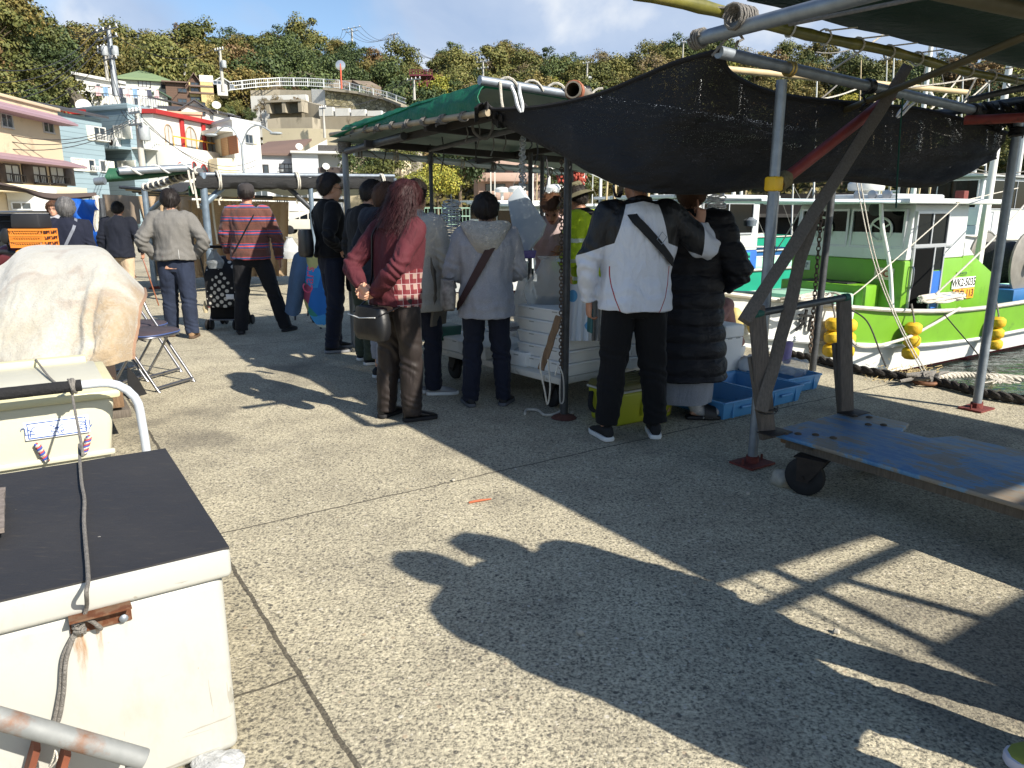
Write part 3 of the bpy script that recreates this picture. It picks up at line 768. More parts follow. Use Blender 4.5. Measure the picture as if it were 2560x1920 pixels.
t = building('small_house', 'small grey green house with dark green gable beside brown house', f); z1 = f.z(425, 242); wallbox(t, f, f.z(425, 300), z1, 6, PALEG); gable(t, f, z1, 6, f.z(425, 230)-z1, M('dark green roof', S(60, 84, 64), .6), PALEG, along=False)
f = fp(420, 78, 478)
t = building('tiled_outbuilding', 'low outbuilding with a dark tiled roof below the brown house', f); z1 = f.z(450, 276); wallbox(t, f, 0, z1, 5, PALEG); gable(t, f, z1, 5, f.z(450, 262)-z1, TILE, PALEG)
f = fp(445, 90, 529)
t = building('brown_house', 'tall yellow and brown house with tiered tiled roofs on the hill', f)
zz = [f.z(487, v) for v in (300, 243, 226, 206)]
wallbox(t, f, zz[0], zz[3], 6, YELLOW, a0=f.loc(473, 220)[0]); wallbox(t, f, zz[0], f.z(455, 208), 5, BROWNS, 'brown_wall', a1=f.loc(473, 220)[0]-.02)
a0 = f.loc(473, 220)[0]; gable(t, f, zz[3], 6, f.z(500, 186)-zz[3], BRT, BROWNS, along=False, a0=a0, a1=f.w)
mb = MB(); f.box(mb, -.4, a0-.05, f.z(455, 208), f.z(455, 205), .5, -5); f.box(mb, a0+.02, a0+2.6, f.z(488, 218), f.z(488, 214), .02, .55); f.box(mb, a0+.02, a0+2.6, f.z(488, 235), f.z(488, 231), .02, .55); mb.build('tiled_eave', BRT, t, smooth=0)
for q in ((478, 207, 496, 216), (503, 207, 513, 214), (478, 221, 496, 229), (478, 244, 500, 251), (446, 222, 466, 230), (446, 248, 466, 256)): win(t, f, *q, fr=DKBR, pane=GLASS)
f = fp(529, 91, 560)
t = building('yellow_house', 'narrow yellow house with a white parapet right of the brown house', f); wallbox(t, f, f.z(545, 300), f.z(545, 195), 6, YELLOW); mb = MB(); f.box(mb, -.05, f.w+.05, f.z(545, 207), f.z(545, 190), .03, -.35); mb.build('parapet', WHITE, t, bevel=.02); win(t, f, 534, 203, 552, 210, ALU, GLASS)
f = fp(569, 102, 594)
t = building('hilltop_hut', 'small white hut with grey pitched roof at end of white fence', f); z1 = f.z(580, 204); wallbox(t, f, f.z(580, 240), z1, 5, WHITE); gable(t, f, z1, 5, f.z(580, 196)-z1, LGREY, WHITE, along=False); win(t, f, 576, 212, 584, 222, ALU, GLASS)
fl = fp(638, 72, 738); f2 = fp(738, 72, 803)
t = building('brown_roofed_house', 'grey house with broad brown roof and balcony behind stall awning', fl)
z1 = fl.z(690, 388); wallbox(t, fl, 0, z1, 7, LGREY); mb = MB(); zt_ = fl.z(735, 332)
mb.poly([fl.P(-.4, z1-.05, .4), fl.P(fl.w+.1, z1-.05, .4), fl.P(fl.w+2.2, zt_-.2, -5.5), fl.P(1.6, zt_-.6, -5.5)], ZX*.2); mb.build('roof', BRT, t, smooth=0)
wallbox(t, f2, 0, f2.z(770, 384), 6, LGREY, 'wing_wall'); mb = MB(); f2.box(mb, -.1, f2.w+2.6, f2.z(770, 384), f2.z(770, 378), .5, -6); mb.build('flat_roof', WHITE, t, bevel=.03)
mb = MB(); mb.poly([f2.P(.6, f2.z(770, 379), -4), f2.P(3.4, f2.z(770, 379), -4), f2.P(3.4, f2.z(776, 338), -4)], f2.n*1.0); mb.build('gable_wall', WHITE, t, smooth=0)
mb = MB(); f2.box(mb, 2.4, f2.w+2.4, f2.z(800, 378), f2.z(800, 363), .3, .34)
mb.build('rooftop_rail', M('dark slatted rail', S(70, 68, 66), .7, var=.3, vs=9), t, smooth=0)
win(t, fl, 647, 413, 670, 431, DKBR, GLASS, 1); win(t, fl, 701, 411, 733, 431, DKBR, CURT, 2, rail=BLACKM)
wallbox(t, Fac(f2.P(f2.w, 0, -1.6), f2.P(f2.w+2.2, 0, -1.6)), 0, f2.z(770, 384)-.02, 4, LGREY, 'recess_wall')
mb = MB(); f2.box(mb, f2.w+.0, f2.w+2.5, f2.z(815, 432), f2.z(815, 418), .1, .14); mb.build('balcony_rail', DKBR, t, smooth=0)
dish(t, fl.P(fl.loc(748, 368)[0], fl.z(748, 368), .3), .35); dish(t, f2.P(f2.loc(815, 417)[0], f2.z(815, 417), .3), .35)
f = fp(560, 58, 790)
t = building('white_shop', 'long low white shop with railed terrace behind the shaded stall', f, 'shop'); wallbox(t, f, 0, f.z(700, 446), 6, WHITE, cop=LGREY)
for q in ((598, 468, 620, 500), (640, 465, 668, 500), (690, 470, 720, 505), (740, 468, 768, 500)): win(t, f, *q, fr=ALU, pane=GLASS)
mb = MB()
for i in range(40):
	a = f.w*i/39; f.box(mb, a-.03, a+.03, f.z(700, 520), f.z(700, 497), 1.4, 1.46)
f.box(mb, 0, f.w, f.z(700, 498), f.z(700, 495), 1.4, 1.46); f.box(mb, 0, f.w, f.z(700, 510), f.z(700, 508), 1.4, 1.44); mb.build('terrace_rail', WFR, t, smooth=0)
f = ff(22, 36, 140, 37)
t = building('site_hut', 'low white hut with a dark window behind the black van', f, 'hut'); wallbox(t, f, 0, f.z(80, 484), 3, WHITE, cop=WHITE); win(t, f, 32, 508, 76, 522, ALU, GLASS)
f = ff(1196, 84, 1345, 84); f2 = ff(1185, 88, 1196, 84)
t = building('apartment_block', 'pinkish apartment block with long balconies seen under market roof', f, 'building'); zt = f.z(1270, 352)
wallbox(t, f, 0, zt, 9, PINK, cop=PINK); wallbox(t, f2, 0, zt-1, 8, PINK, 'side_wall')
for vb in (430, 475, 395):
	mb = MB(); f.box(mb, .1, f.w+.4, f.z(1270, vb+22), f.z(1270, vb+3), .9, 1.02); f.box(mb, .1, f.w+.4, f.z(1270, vb+24), f.z(1270, vb+22), .02, 1.0); mb.build('balcony', PINK, t, bevel=.02)
	win(t, f, 1215, vb-14, 1262, vb+6, DKBR, GLASS, 2); win(t, f, 1285, vb-14, 1330, vb+6, DKBR, GLASS, 2)
mb = MB()
for uu in (1228, 1238): f.box(mb, f.loc(uu, 430)[0]-.06, f.loc(uu, 430)[0]+.06, 0, f.z(uu, 432), 1.5, 1.6)
mb.build('white_ladder', WFR, t, smooth=0)
def stonewall(name):
	m, nt, b, co = raw(name)
	vn = nt.n.new('ShaderNodeTexVoronoi'); nt.l.new(nt.map(co, (1, 1, 1.5)), vn.inputs['Vector']); vn.inputs['Scale'].default_value = 1.7
	ed = nt.voro(nt.map(co, (1, 1, 1.5)), 1.7, 'DISTANCE_TO_EDGE')
	c = nt.ramp(nt.sep(vn.outputs['Color'])[0], [(0, S(122, 116, 88)), (.5, S(160, 150, 112)), (1, S(176, 168, 140))])
	c = nt.mix(nt.ramp(ed, [(.03, (1, 1, 1)), (.09, (0, 0, 0))]), c, S(96, 90, 72)); nt.l.new(c, b.inputs['Base Color']); b.inputs['Roughness'].default_value = .9; return m
STONE = stonewall('rubble stone'); CONC = M('weathered concrete', S(158, 150, 132), .9, var=.16, vs=.5, stain=S(104, 98, 84), sf=.4, ss=.5, stretch=(1, 1, .35), bump=.3, bs=6)
def polywall(name, label, pts, zb, mat, thick=1.0, cat='retaining wall', extra=None, cap=None):
	"""pts: (u, v_top, Y) along the top edge"""
	P = [D(u, v, Y) for u, v, Y in pts]; mb = MB()
	for a, b_ in zip(P, P[1:]):
		n = V((-(b_-a).y, (b_-a).x, 0)).normalized()
		if n.dot(a) < 0: n = -n
		A = [V((a.x, a.y, zb)), V((b_.x, b_.y, zb)), b_, a]
		mb.poly(A, n*thick)
	t = thing(name, label, cat, V((P[0].x, P[0].y, zb)))
	mb.build('wall', mat, t, smooth=0)
	if cap:
		c = MB()
		for a, b_ in zip(P, P[1:]): c.bar(a+ZX*.15, b_+ZX*.15, 1.1, .3)
		c.build('coping', cap, t, smooth=0)
	return t, P
polywall('retaining_wall', 'pale rubble stone retaining wall under the white fence', [(812, 226, 108), (900, 236, 107), (965, 250, 105), (1010, 268, 103)], 6, STONE, 2, cap=CONC)
polywall('retaining_wall', 'white painted concrete wall block left of the rubble stone wall', [(778, 222, 109), (814, 224, 108)], 8, WHITE, 2)
polywall('retaining_wall', 'weathered concrete terrace wall below the brown hillside scrub', [(626, 226, 110), (700, 224, 110), (780, 226, 109)], 12, CONC, 2)
polywall('retaining_wall', 'low white topped terrace wall on the hillside', [(626, 240, 108), (764, 236, 107)], 9, WHITE, 1)
t, P = polywall('retaining_wall', 'concrete retaining wall with two deep square recesses', [(672, 254, 101), (760, 252, 100), (800, 264, 99), (812, 272, 99)], 5, CONC, 3)
fw = ff(672, 100.6, 812, 98.4); mb = MB()
for (u0, u1) in ((678, 686), (717, 725), (757, 766)): fw.box(mb, fw.loc(u0, 270)[0], fw.loc(u1, 270)[0], fw.z(720, 284), fw.z(720, 254), -.4, 1.1)
fw.box(mb, fw.loc(676, 270)[0], fw.loc(766, 270)[0], fw.z(720, 258), fw.z(720, 253), -.4, 1.2); mb.build('buttress', CONC, t, smooth=0)
mb = MB()
for (u0, u1) in ((687, 716), (726, 756)): fw.box(mb, fw.loc(u0, 270)[0], fw.loc(u1, 270)[0], fw.z(720, 283), fw.z(720, 259), -.2, .06)
mb.build('recess_panel', M('recess stone', S(110, 108, 96), .9, var=.3, vs=3), t, smooth=0)
t, P = polywall('retaining_wall', 'long white panelled retaining wall running down behind the green roof', [(798, 262, 98), (880, 272, 97), (945, 278, 96), (1040, 292, 95)], 3, CONC, 2)
fw = ff(798, 97, 1040, 94); mb = MB()
for k in range(6):
	u0 = 806+k*40; fw.box(mb, fw.loc(u0, 280)[0], fw.loc(u0+34, 280)[0], fw.z(u0+17, 292), fw.z(u0+17, 270+k*3), .3, .9)
mb.build('panel', WHITE, t, smooth=0)
polywall('retaining_wall', 'stained concrete retaining wall with grassy top above the brown roof', [(668, 298, 92), (700, 294, 92), (780, 293, 91)], 2, CONC, 2)
polywall('retaining_wall', 'low cream terrace wall behind the brown roofed house', [(655, 322, 88), (760, 320, 86), (900, 326, 84), (1000, 334, 82)], 0, BEIGE, 2)
polywall('cliff_wall', 'grey shotcrete cliff face under hanging scrub behind the cream building', [(120, 225, 60), (150, 214, 61), (185, 250, 60)], 0, M('grey shotcrete', S(88, 82, 70), .95, var=.25, vs=.6, bump=.6, bs=3), 1, 'cliff wall')
polywall('rock_face', 'bare tan rock face above the white hillside fence', [(690, 206, 120), (720, 190, 124), (755, 178, 127), (790, 195, 124), (805, 212, 119)], 18, M('tan rock', S(118, 108, 90), .95, var=.3, vs=.5, bump=1, bs=2), 3, 'rock face')
polywall('rock_face', 'pinkish rock outcrop beside the red post of the mirror', [(860, 208, 122), (880, 200, 125), (905, 214, 120)], 16, M('pink rock', S(126, 112, 96), .95, var=.3, vs=.5, bump=1, bs=2), 3, 'rock face')
def fence(name, label, pts, hgt, mat, bars=3):
	P = [D(u, v, Y) for u, v, Y in pts]; t = thing(name, label, 'fence', P[0]); n = 0
	mbr = MB()
	for a, b_ in zip(P, P[1:]):
		for k in range(bars): mbr.bar(a+ZX*(hgt*(.12+.86*k/(bars-1))), b_+ZX*(hgt*(.12+.86*k/(bars-1))), .07, .09)
		L = (b_-a).length; c = max(2, int(L/2.4))
		for i in range(c): q = a.lerp(b_, i/c); MB().box(q+ZX*hgt/2, (.11, .11, hgt)).build('post', mat, t, smooth=0)
	mbr.build('rail', mat, t, smooth=0)
	m2 = MB()
	for a, b_ in zip(P, P[1:]):
		L = (b_-a).length; c = int(L/.28)
		for i in range(c): q = a.lerp(b_, i/c); m2.box(q+ZX*hgt/2, (.03, .03, hgt*.9))
	m2.build('mesh_infill', mat, t, smooth=0)
	return t
GWF = M('pale fence paint', S(206, 210, 210), .5)
fence('hillside_fence', 'white railing fence curving along the hillside road', [(572, 228, 106), (640, 220, 108), (700, 216, 110), (770, 217, 110), (850, 222, 109), (900, 236, 107), (968, 252, 105), (1015, 270, 103)], 1.15, GWF)
fence('harbour_fence', 'pale green rail fence along the far side of the harbour', [(1045, 566, 62), (1200, 566, 62), (1400, 566, 62)], 1.5, M('pale green fence', S(150, 182, 160), .5))
p = D(854, 222, 108); t = thing('traffic_mirror', 'round traffic mirror on a red post beside the hillside road', 'mirror', p)
MB().cyl(p, p+ZX*3.2, .11, 8).build('post', M('orange red paint', S(206, 88, 60), .5), t)
d = V((.1, -1, 0)).normalized(); x, y = frame_from(d); MB().lathe([(.1, -.1), (.62, -.06), (.66, .02), (.6, .03), (.1, .08)], p+ZX*3.0, (x, y, d), 20).build('mirror', M('mirror face', S(190, 190, 190), .15, .7), t)
f = ff(1034, 122, 1088, 122); t = building('red_pavilion', 'dark red steel viewing platform among the hillside trees', f, 'platform')
CRIM = M('crimson steel', S(98, 34, 46), .6); z0, z1 = f.z(1060, 212), f.z(1060, 186)
mb = MB(); f.box(mb, 0, f.w, z1-.2, z1, 0, -4); mb.build('deck', CRIM, t, smooth=0)
mb = MB()
for i in range(9): f.box(mb, f.w*i/8-.05, f.w*i/8+.05, z1, f.z(1060, 174), .0, -.1)
f.box(mb, 0, f.w, f.z(1060, 175), f.z(1060, 173.5), 0, -.1); f.box(mb, 0, f.w, f.z(1060, 180), f.z(1060, 179), 0, -.1); mb.build('railing', CRIM, t, smooth=0)
for i, a in enumerate((.1, f.w*.4, f.w*.75)):
	mb = MB(); mb.bar(f.P(a, z0-.2, -.5), f.P(a, z1-.2, -.5), .2, .2); mb.bar(f.P(a, z0, -.5), f.P(min(a+1.8, f.w), z1-.2, -.5), .12, .12); mb.build('leg', CRIM, t, smooth=0)
CPOLE = M('concrete pole', S(168, 166, 158), .8, var=.1, vs=3); INS = M('porcelain', S(226, 226, 224), .3); DKX = M('transformer grey', S(150, 156, 158), .5)
POLES = {}
def pole(key, u, vb, vt, Y, label, r=.17, arms=((.92, 1.6),), box=False, mat=CPOLE):
	b_ = D(u, vb, Y); tp = D(u, vt, Y); tp = V((b_.x, b_.y, tp.z))
	if b_.z < 0: b_ = V((b_.x, b_.y, 0))
	t = thing('utility_pole', label, 'utility pole', b_, 'utility poles around the harbour')
	MB().tube([b_, tp], [r*1.15, r*.75], n=10).build('mast', mat, t)
	hgt = tp.z-b_.z; POLES[key] = []
	for fr, w in arms:
		z = b_.z+hgt*fr; mb = MB(); dx = V((.8, -.55, 0)).normalized()
		mb.bar(V((b_.x, b_.y, z))-dx*w/2+V((0, -r-.05, 0)), V((b_.x, b_.y, z))+dx*w/2+V((0, -r-.05, 0)), .09, .1); o = mb.build('crossarm', DKX, t, smooth=0)
		mi = MB(); k = 4
		for i in range(k):
			q = V((b_.x, b_.y-r-.05, z+.05))+dx*w*(-.45+.9*i/(k-1)); mi.lathe([(.05, 0), (.09, .06), (.05, .1), (.09, .16), (.03, .24)], q, n=8)
			POLES[key].append(q+ZX*.24)
		mi.build('insulator', INS, o)
	if box:
		for s in ((-.45, .45) if box == 2 else (.4,)):
			q = V((b_.x+s, b_.y-.2, b_.z+hgt*(.55 if box == 1 else .6))); mb = MB(); mb.lathe([(.05, 0), (.28, .02), (.3, .1), (.3, .75), (.24, .82), (.05, .84)], q, n=12); mb.build('transformer', DKX, t)
	return t
pole('a', 290, 240, 74, 70, 'tall steel utility pole crowded with insulators above the white terraced house', .26, ((.985, 3.6), (.86, 3.2), (.55, 2.2)), 2, M('galvanised pole', S(150, 156, 160), .5, .4))
pole('b', 269, 200, 118, 74, 'slim wooden utility pole just left of the tall steel one', .15, ((.97, 2), (.85, 2)))
pole('c', 359, 440, 280, 44, 'striped utility pole with transformers in front of the blue house', .17, ((.80, 1.4), (.98, 1.2)), 1)
pole('d', 558, 230, 122, 92, 'weathered utility pole beside the narrow yellow house', .2, ((.96, 1.6),), 1)
pole('e', 462, 190, 165, 100, 'short utility pole behind the brown house roof', .14, ((.9, 1.2),))
pole('f', 1036, 250, 198, 104, 'white utility pole below the red platform', .17, ((.97, 2.4),))
pole('g', 812, 345, 268, 84, 'thin utility pole on the retaining wall terrace', .13, ((.95, 1.0),))
pole('h', 1208, 250, 152, 150, 'tall pale utility pole on the far wooded hill', .22, ((.97, 3), (.8, 2.6)))
pole('i', 1466, 260, 155, 150, 'dark utility pole on the far hill right of the green roof', .2, ((.97, 2), (.6, 2)), 1)
pole('j', 881, 120, 70, 168, 'pylon like utility pole on the skyline with long crossarm', .22, ((.97, 5.5), (.8, 3.5)))
pole('k', 986, 130, 86, 176, 'skyline utility pole farther right with single crossarm', .2, ((.97, 3),))
pole('l', 1702, 240, 105, 150, 'bare white pole standing on far hill near the net corner', .16, ((.98, .6),))
pole('m', 1588, 520, 408, 70, 'slim grey pole on the far quay right of the red net bundle', .14, ((.7, 1),))
WIRE = M('black cable', S(40, 40, 42), .6); WIREL = M('pale cable', S(170, 170, 160), .6)
def wire(a, b_, d, label, r=.018, mat=WIRE, n=16):
	o = MB().tube(sag(a, b_, d, n), r, n=5).build('power_line', mat, smooth=60); return tag(o, label, 'power line', 'overhead power lines')
for i in range(4): wire(POLES['j'][i], POLES['k'][i % 4], 2.2, 'skyline power line running between the two hilltop utility poles', .035)
for i in range(3): wire(POLES['k'][i], D(1110, 150, 200), 1.5, 'skyline power line falling right from the second hilltop pole', .035)
for i in range(2): wire(POLES['j'][i], D(840, 100, 176), 1, 'skyline power line dropping left from the first hilltop pole', .03)
for i, (va, lab) in enumerate(((120, 'upper'), (160, 'second'), (190, 'third'), (214, 'fourth'), (232, 'lowest'))):
	wire(POLES['a'][min(i*2, 11)], D(-60, va+45, 44), 1.4, lab+' of the cables crossing the left hillside from the tall pole', .03)
for i in range(4): wire(POLES['a'][i], D(170, 94, 90)+ZX*i*.25, .5, 'bundled line running left behind the hill from the tall pole top', .03)
for i in range(3): wire(POLES['a'][8+i], POLES['c'][i], 1.2, 'cable dropping from the tall steel pole to the striped pole', .025)
for i in range(3): wire(POLES['c'][i], D(-40, 318+i*22, 36), .8, 'cable crossing in front of the cream building facade', .02)
for i in range(2): wire(POLES['c'][4+i], D(640, 400+i*14, 56), 1.5, 'cable sagging across the white house with red roof edge', .02)
wire(POLES['d'][0], POLES['a'][1], 1.8, 'cable between the tall pole and the weathered hillside pole', .03)
for i in range(2): wire(POLES['g'][i], POLES['f'][i], 1.2, 'thin cable in front of the panelled retaining wall', .02)
p = D(617, 526, 50); p = V((p.x, p.y, 0)); zj = D(612, 360, 50).z
t = thing('street_lamp', 'grey street lamp with two curved arms in front of the white house', 'street lamp', p)
GALV = M('galvanised steel', S(158, 164, 168), .45, .55, var=.12, vs=9)
tl = D(537, 335, 50); tr = D(680, 331, 50)
MB().tube([p, V((p.x, p.y, zj))], [.1, .07], n=10).build('post', GALV, t)
for e in (tl, tr):
	j = V((p.x, p.y, zj-.1)); o = MB().tube(path([j, j.lerp(e, .25)+ZX*.75, j.lerp(e, .6)+ZX*.75, e], 14), .05, n=8).build('arm', GALV, t)
	dr = (e-j); dr.z = 0; dr.normalize(); MB().ell(e+dr*.25-ZX*.06, (.42, .16, .1), Matrix.Rotation(math.atan2(dr.y, dr.x), 3, 'Z')).build('lamp_head', DKX, o)
def bush(idx, u, v, Y, hpx, label, sink=.3):
	p = D(u, v, Y); s = hpx/1850*Y/8.0; sink = 1.2*s; put_tree(idx, V((p.x, p.y, p.z-sink)), s, rnd.random()*6, label, 'shrubs and trees near the harbour road')
for a in ((6, 1035, 520, 62, 110, 'bright yellow green tree behind the heads of the shoppers'), (6, 1095, 505, 66, 120, 'yellow leaved tree left of the pinkish apartment block'), (3, 955, 480, 70, 130, 'olive tree beside the brown roofed house balcony'),
          (0, 905, 455, 74, 120, 'dark evergreen under the tip of the green roof'), (2, 1000, 430, 78, 110, 'leafy olive tree under the far pipe of the green roofed stall'), (8, 1150, 470, 80, 150, 'large dark evergreen left of the pinkish apartment block'),
          (0, 1400, 500, 84, 150, 'dark evergreen right of the pinkish apartment block'), (3, 1470, 500, 88, 150, 'olive evergreen behind the far quay pole'), (4, 1540, 505, 90, 130, 'golden tree on the slope behind the far quay'), (2, 870, 400, 84, 70, 'low olive tree above the brown roofed house'),
          (8, 1640, 510, 92, 150, 'dense dark tree behind the white jacket man'), (6, 1545, 525, 80, 45, 'small yellow green shrub on the far quay'), (6, 1600, 525, 82, 40, 'low lime shrub on the far quay beside the grey pole'), (2, 500, 290, 80, 42, 'straggly olive shrub above the black tiled roof'), (4, 535, 272, 92, 40, 'golden shrub below the yellow house'), (2, 590, 290, 94, 50, 'olive shrub left of the recessed wall'), (5, 620, 300, 92, 30, 'russet shrub on the terrace slope'), (0, 570, 300, 90, 40, 'dark shrub above the white cube house'), (7, 660, 268, 100, 35, 'grey twiggy shrub beside the recessed wall'),
          (0, 625, 305, 90, 36, 'dark green shrub below the recessed wall'), (2, 545, 300, 86, 45, 'olive bush right of the black tiled roof')):
	bush(*a)
for (u, v, Y, s) in ((700, 222, 111, .28), (740, 220, 111, .24), (660, 224, 111, .26), (830, 222, 109, .24), (690, 246, 106, .28), (740, 246, 105, .24), (650, 262, 103, .3)):
	p = D(u, v, Y); put_tree(7 if u % 20 else 5, V((p.x, p.y, p.z-1.6)), s, rnd.random()*6, 'dry brown scrub clump hanging on the hillside terraces', 'dry scrub on the terraces')
# ================================================================ MARKET STALLS
STEEL = M('galvanised pipe', S(136, 144, 152), .5, .6, var=.18, vs=14, bump=.05, bs=60)
STEELD = M('weathered pipe', S(74, 76, 78), .5, .5, var=.3, vs=18, bump=.1, bs=90)
RUST = M('red oxide base', S(104, 46, 40), .8, var=.25, vs=30, bump=.2)
WOODG = M('grey weathered wood', S(104, 96, 86), .85, var=.28, vs=9, stretch=(14, 14, 1.2), bump=.6, bs=30)
WOODB = M('brown old wood', S(116, 92, 68), .85, var=.3, vs=8, stretch=(10, 10, 1.5), bump=.5, bs=24)
REDP = M('red painted pipe', S(128, 52, 44), .6, var=.16, vs=14, stain=S(84, 44, 36), sf=.3, ss=9)
ROPEW = M('pale rope', S(206, 200, 186), .9, var=.2, vs=60, bump=.7, bs=220); ROPEG = M('grey rope', S(126, 122, 116), .9, var=.25, vs=60, bump=.7, bs=220)
def bamboo_mat():
	m, nt, b, co = raw('bamboo')
	n = nt.noise(nt.map(co, (3, 3, 3)), 2, 5, .6)
	nt.l.new(nt.ramp(n, [(.3, S(76, 76, 32)), (.55, S(116, 112, 50)), (.75, S(142, 128, 74))]), b.inputs['Base Color']); b.inputs['Roughness'].default_value = .35; return m
BAMB = bamboo_mat(); BAMBD = M('dry bamboo', S(186, 166, 128), .5, var=.2, vs=6)
def tarpmat(name, c1, trl, under=None):
	"""plastic sheet: lets a little light through"""
	m, nt, b, co = raw(name)
	n = nt.noise(co, 2.5, 6, .65); c = nt.mix(n, mul(c1, .75), mul(c1, 1.2))
	nt.l.new(c, b.inputs['Base Color']); b.inputs['Roughness'].default_value = .62; b.inputs['Specular IOR Level'].default_value = .3
	bn = nt.n.new('ShaderNodeBump'); bn.inputs['Strength'].default_value = .5; bn.inputs['Distance'].default_value = .06
	nt.l.new(nt.noise(nt.map(co, (4, 4, 2)), 1.8, 5, .6, 1.0), bn.inputs['Height']); nt.l.new(bn.outputs[0], b.inputs['Normal'])
	tr = nt.n.new('ShaderNodeBsdfTranslucent'); nt.put(tr.inputs[0], under or c)
	mx = nt.n.new('ShaderNodeMixShader'); mx.inputs[0].default_value = trl
	nt.l.new(b.outputs[0], mx.inputs[1]); nt.l.new(tr.outputs[0], mx.inputs[2]); nt.l.new(mx.outputs[0], nt.n['Material Output'].inputs[0]); return m
TGREEN = tarpmat('green tarpaulin', S(24, 104, 74), .12); TGREY = tarpmat('grey sheet', S(178, 186, 180), .36); TDKGRN = tarpmat('dark green tarpaulin', S(18, 50, 40), .05)
def netmat(name, col, hole, scale):
	"""knitted shade cloth: dark threads with pin holes"""
	m, nt, b, co = raw(name)
	b.inputs['Base Color'].default_value = col; b.inputs['Roughness'].default_value = .75
	big = nt.noise(co, 2.2, 5, .65); fine = nt.noise(nt.map(co, (1, 1, 2.2)), scale, 2, .55)
	thr = nt.math('SUBTRACT', hole, nt.math('MULTIPLY', big, .22))
	a = nt.math('GREATER_THAN', fine, thr)
	bn = nt.n.new('ShaderNodeBump'); bn.inputs['Strength'].default_value = .6; bn.inputs['Distance'].default_value = .02
	nt.l.new(nt.math('ADD', nt.noise(nt.map(co, (3, 3, 9)), 2.5, 4, .6, 1.5), nt.math('MULTIPLY', fine, .25)), bn.inputs['Height']); nt.l.new(bn.outputs[0], b.inputs['Normal'])
	tr = nt.n.new('ShaderNodeBsdfTransparent'); mx = nt.n.new('ShaderNodeMixShader')
	nt.l.new(a, mx.inputs[0]); nt.l.new(b.outputs[0], mx.inputs[1]); nt.l.new(tr.outputs[0], mx.inputs[2]); nt.l.new(mx.outputs[0], nt.n['Material Output'].inputs[0]); return m
NETB = netmat('black shade cloth', S(8, 8, 12), .785, 150); NETBR = netmat('brown reed net', S(152, 130, 102), .80, 90)
def pipe(parent, p, q, r, mat=STEEL, name='roof_pipe', n=12):
	return MB().cyl(p, q, r, n).build(name, mat, parent)
def post(parent, p, ztop, r=.027, mat=STEEL, plate=True, lean=(0, 0)):
	q = V((p.x+lean[0], p.y+lean[1], ztop))
	o = MB().cyl(V((p.x, p.y, .0)), q, r, 14).build('post', mat, parent)
	if plate:
		mb = MB(); mb.box(V((p.x, p.y, .008)), (.20, .16, .012), (NX, LX, ZX)); mb.cyl(V((p.x, p.y, .0)), V((p.x, p.y, .05)), r*1.35, 12)
		for a in (-.08, .08): mb.cyl(V((p.x, p.y, 0))+NX*a, V((p.x, p.y, .045))+NX*a, .007, 6)
		mb.build('base_plate', RUST, o, smooth=30)
	return o
def lash(parent, p, d, r, mat=ROPEG, turns=4, w=.05, th=.007, name='lashing', tail=0):
	d = V(d).normalized(); x, y = frame_from(d); k = turns*12
	pts = [p+x*(r*math.cos(2*PI*i/12))+y*(r*math.sin(2*PI*i/12))+d*(w*(i/k-.5)+.012*nz((i*.7, p.x, 0))) for i in range(k+1)]
	if tail:
		e = pts[-1]; pts += [e+V((.02*math.sin(i*2), .015*math.cos(i*3), -tail*i/6)) for i in range(1, 7)]
	return MB().tube(pts, th, n=5).build(name, mat, parent)
def wraprope(parent, p, q, r, pitch, mat=ROPEW, th=.006, name='rope'):
	p, q = V(p), V(q); d = q-p; L = d.length; d.normalize(); x, y = frame_from(d); k = int(L/pitch*10)
	pts = [p+d*(L*i/k)+x*(r*math.cos(2*PI*i/10))+y*(r*math.sin(2*PI*i/10)) for i in range(k+1)]
	return MB().tube(pts, th, n=5).build(name, mat, parent)
p1 = G(1880, 1160); p2 = G(2440, 1023); p3 = G(2031, 927); n1, l1 = qn(p1), ql(p1)
pa = D(1797, 130, 3.74); pb = D(2442, 277, 5.12)
A = thing('market_stall', 'galvanised pipe stall with dark green roof and bamboo pole at the right', 'market stall', p1)
zt = 2.02
post(A, p1, D(1922, 200, 3.98).z); post(A, p2, D(2528, 300, p2.y).z, .03); post(A, p3, 1.95, .03, STEELD, False, (.05, .05))
pipe(A, pa, pb, .029); pipe(A, D(1748, 97, 3.75), D(1748, 97, 3.75)-LX*1.0+ZX*.01, .033)
e = D(1748, 97, 3.75)
bp, bq = D(1590, -18, 3.30), D(2620, 224, 5.4)
mb = MB(); k = 40
mb.tube([bp.lerp(bq, i/k)+ZX*.006*math.sin(i*.4) for i in range(k+1)], [.027-.005*i/k+(.004 if i % 4 == 0 else 0) for i in range(k+1)], n=12); mb.build('bamboo_pole', BAMB, A)
pipe(A, D(2052, 300, 4.9), D(2620, 68, 3.4), .018, M('old bamboo', S(84, 76, 50), .6, var=.3), 'bamboo_pole'); pipe(A, D(1805, 172, 5.3), D(2420, 231, 6.6), .022, BAMBD, 'bamboo_pole')
pipe(A, D(2300, -30, 2.9), D(2620, 40, 3.3), .03, M('old bamboo', S(84, 76, 50)), 'bamboo_pole'); pipe(A, D(2420, 250, 5.0), D(2620, 205, 4.9), .02, STEELD)
pipe(A, Q(3.0, -1.35, 2.2), Q(6.2, -1.35, 2.2), .03); pipe(A, Q(3.35, -3.6, 2.2), Q(3.35, -1.0, 2.2), .028); post(A, Q(3.5, -1.35), 2.2)
pipe(A, Q(5.6, 2.4, 2.1), Q(5.75, 5.0, 2.0), .028, STEELD)
c0, c1 = D(1866, 12, 3.86), D(2700, 214, 5.55)
rows = []
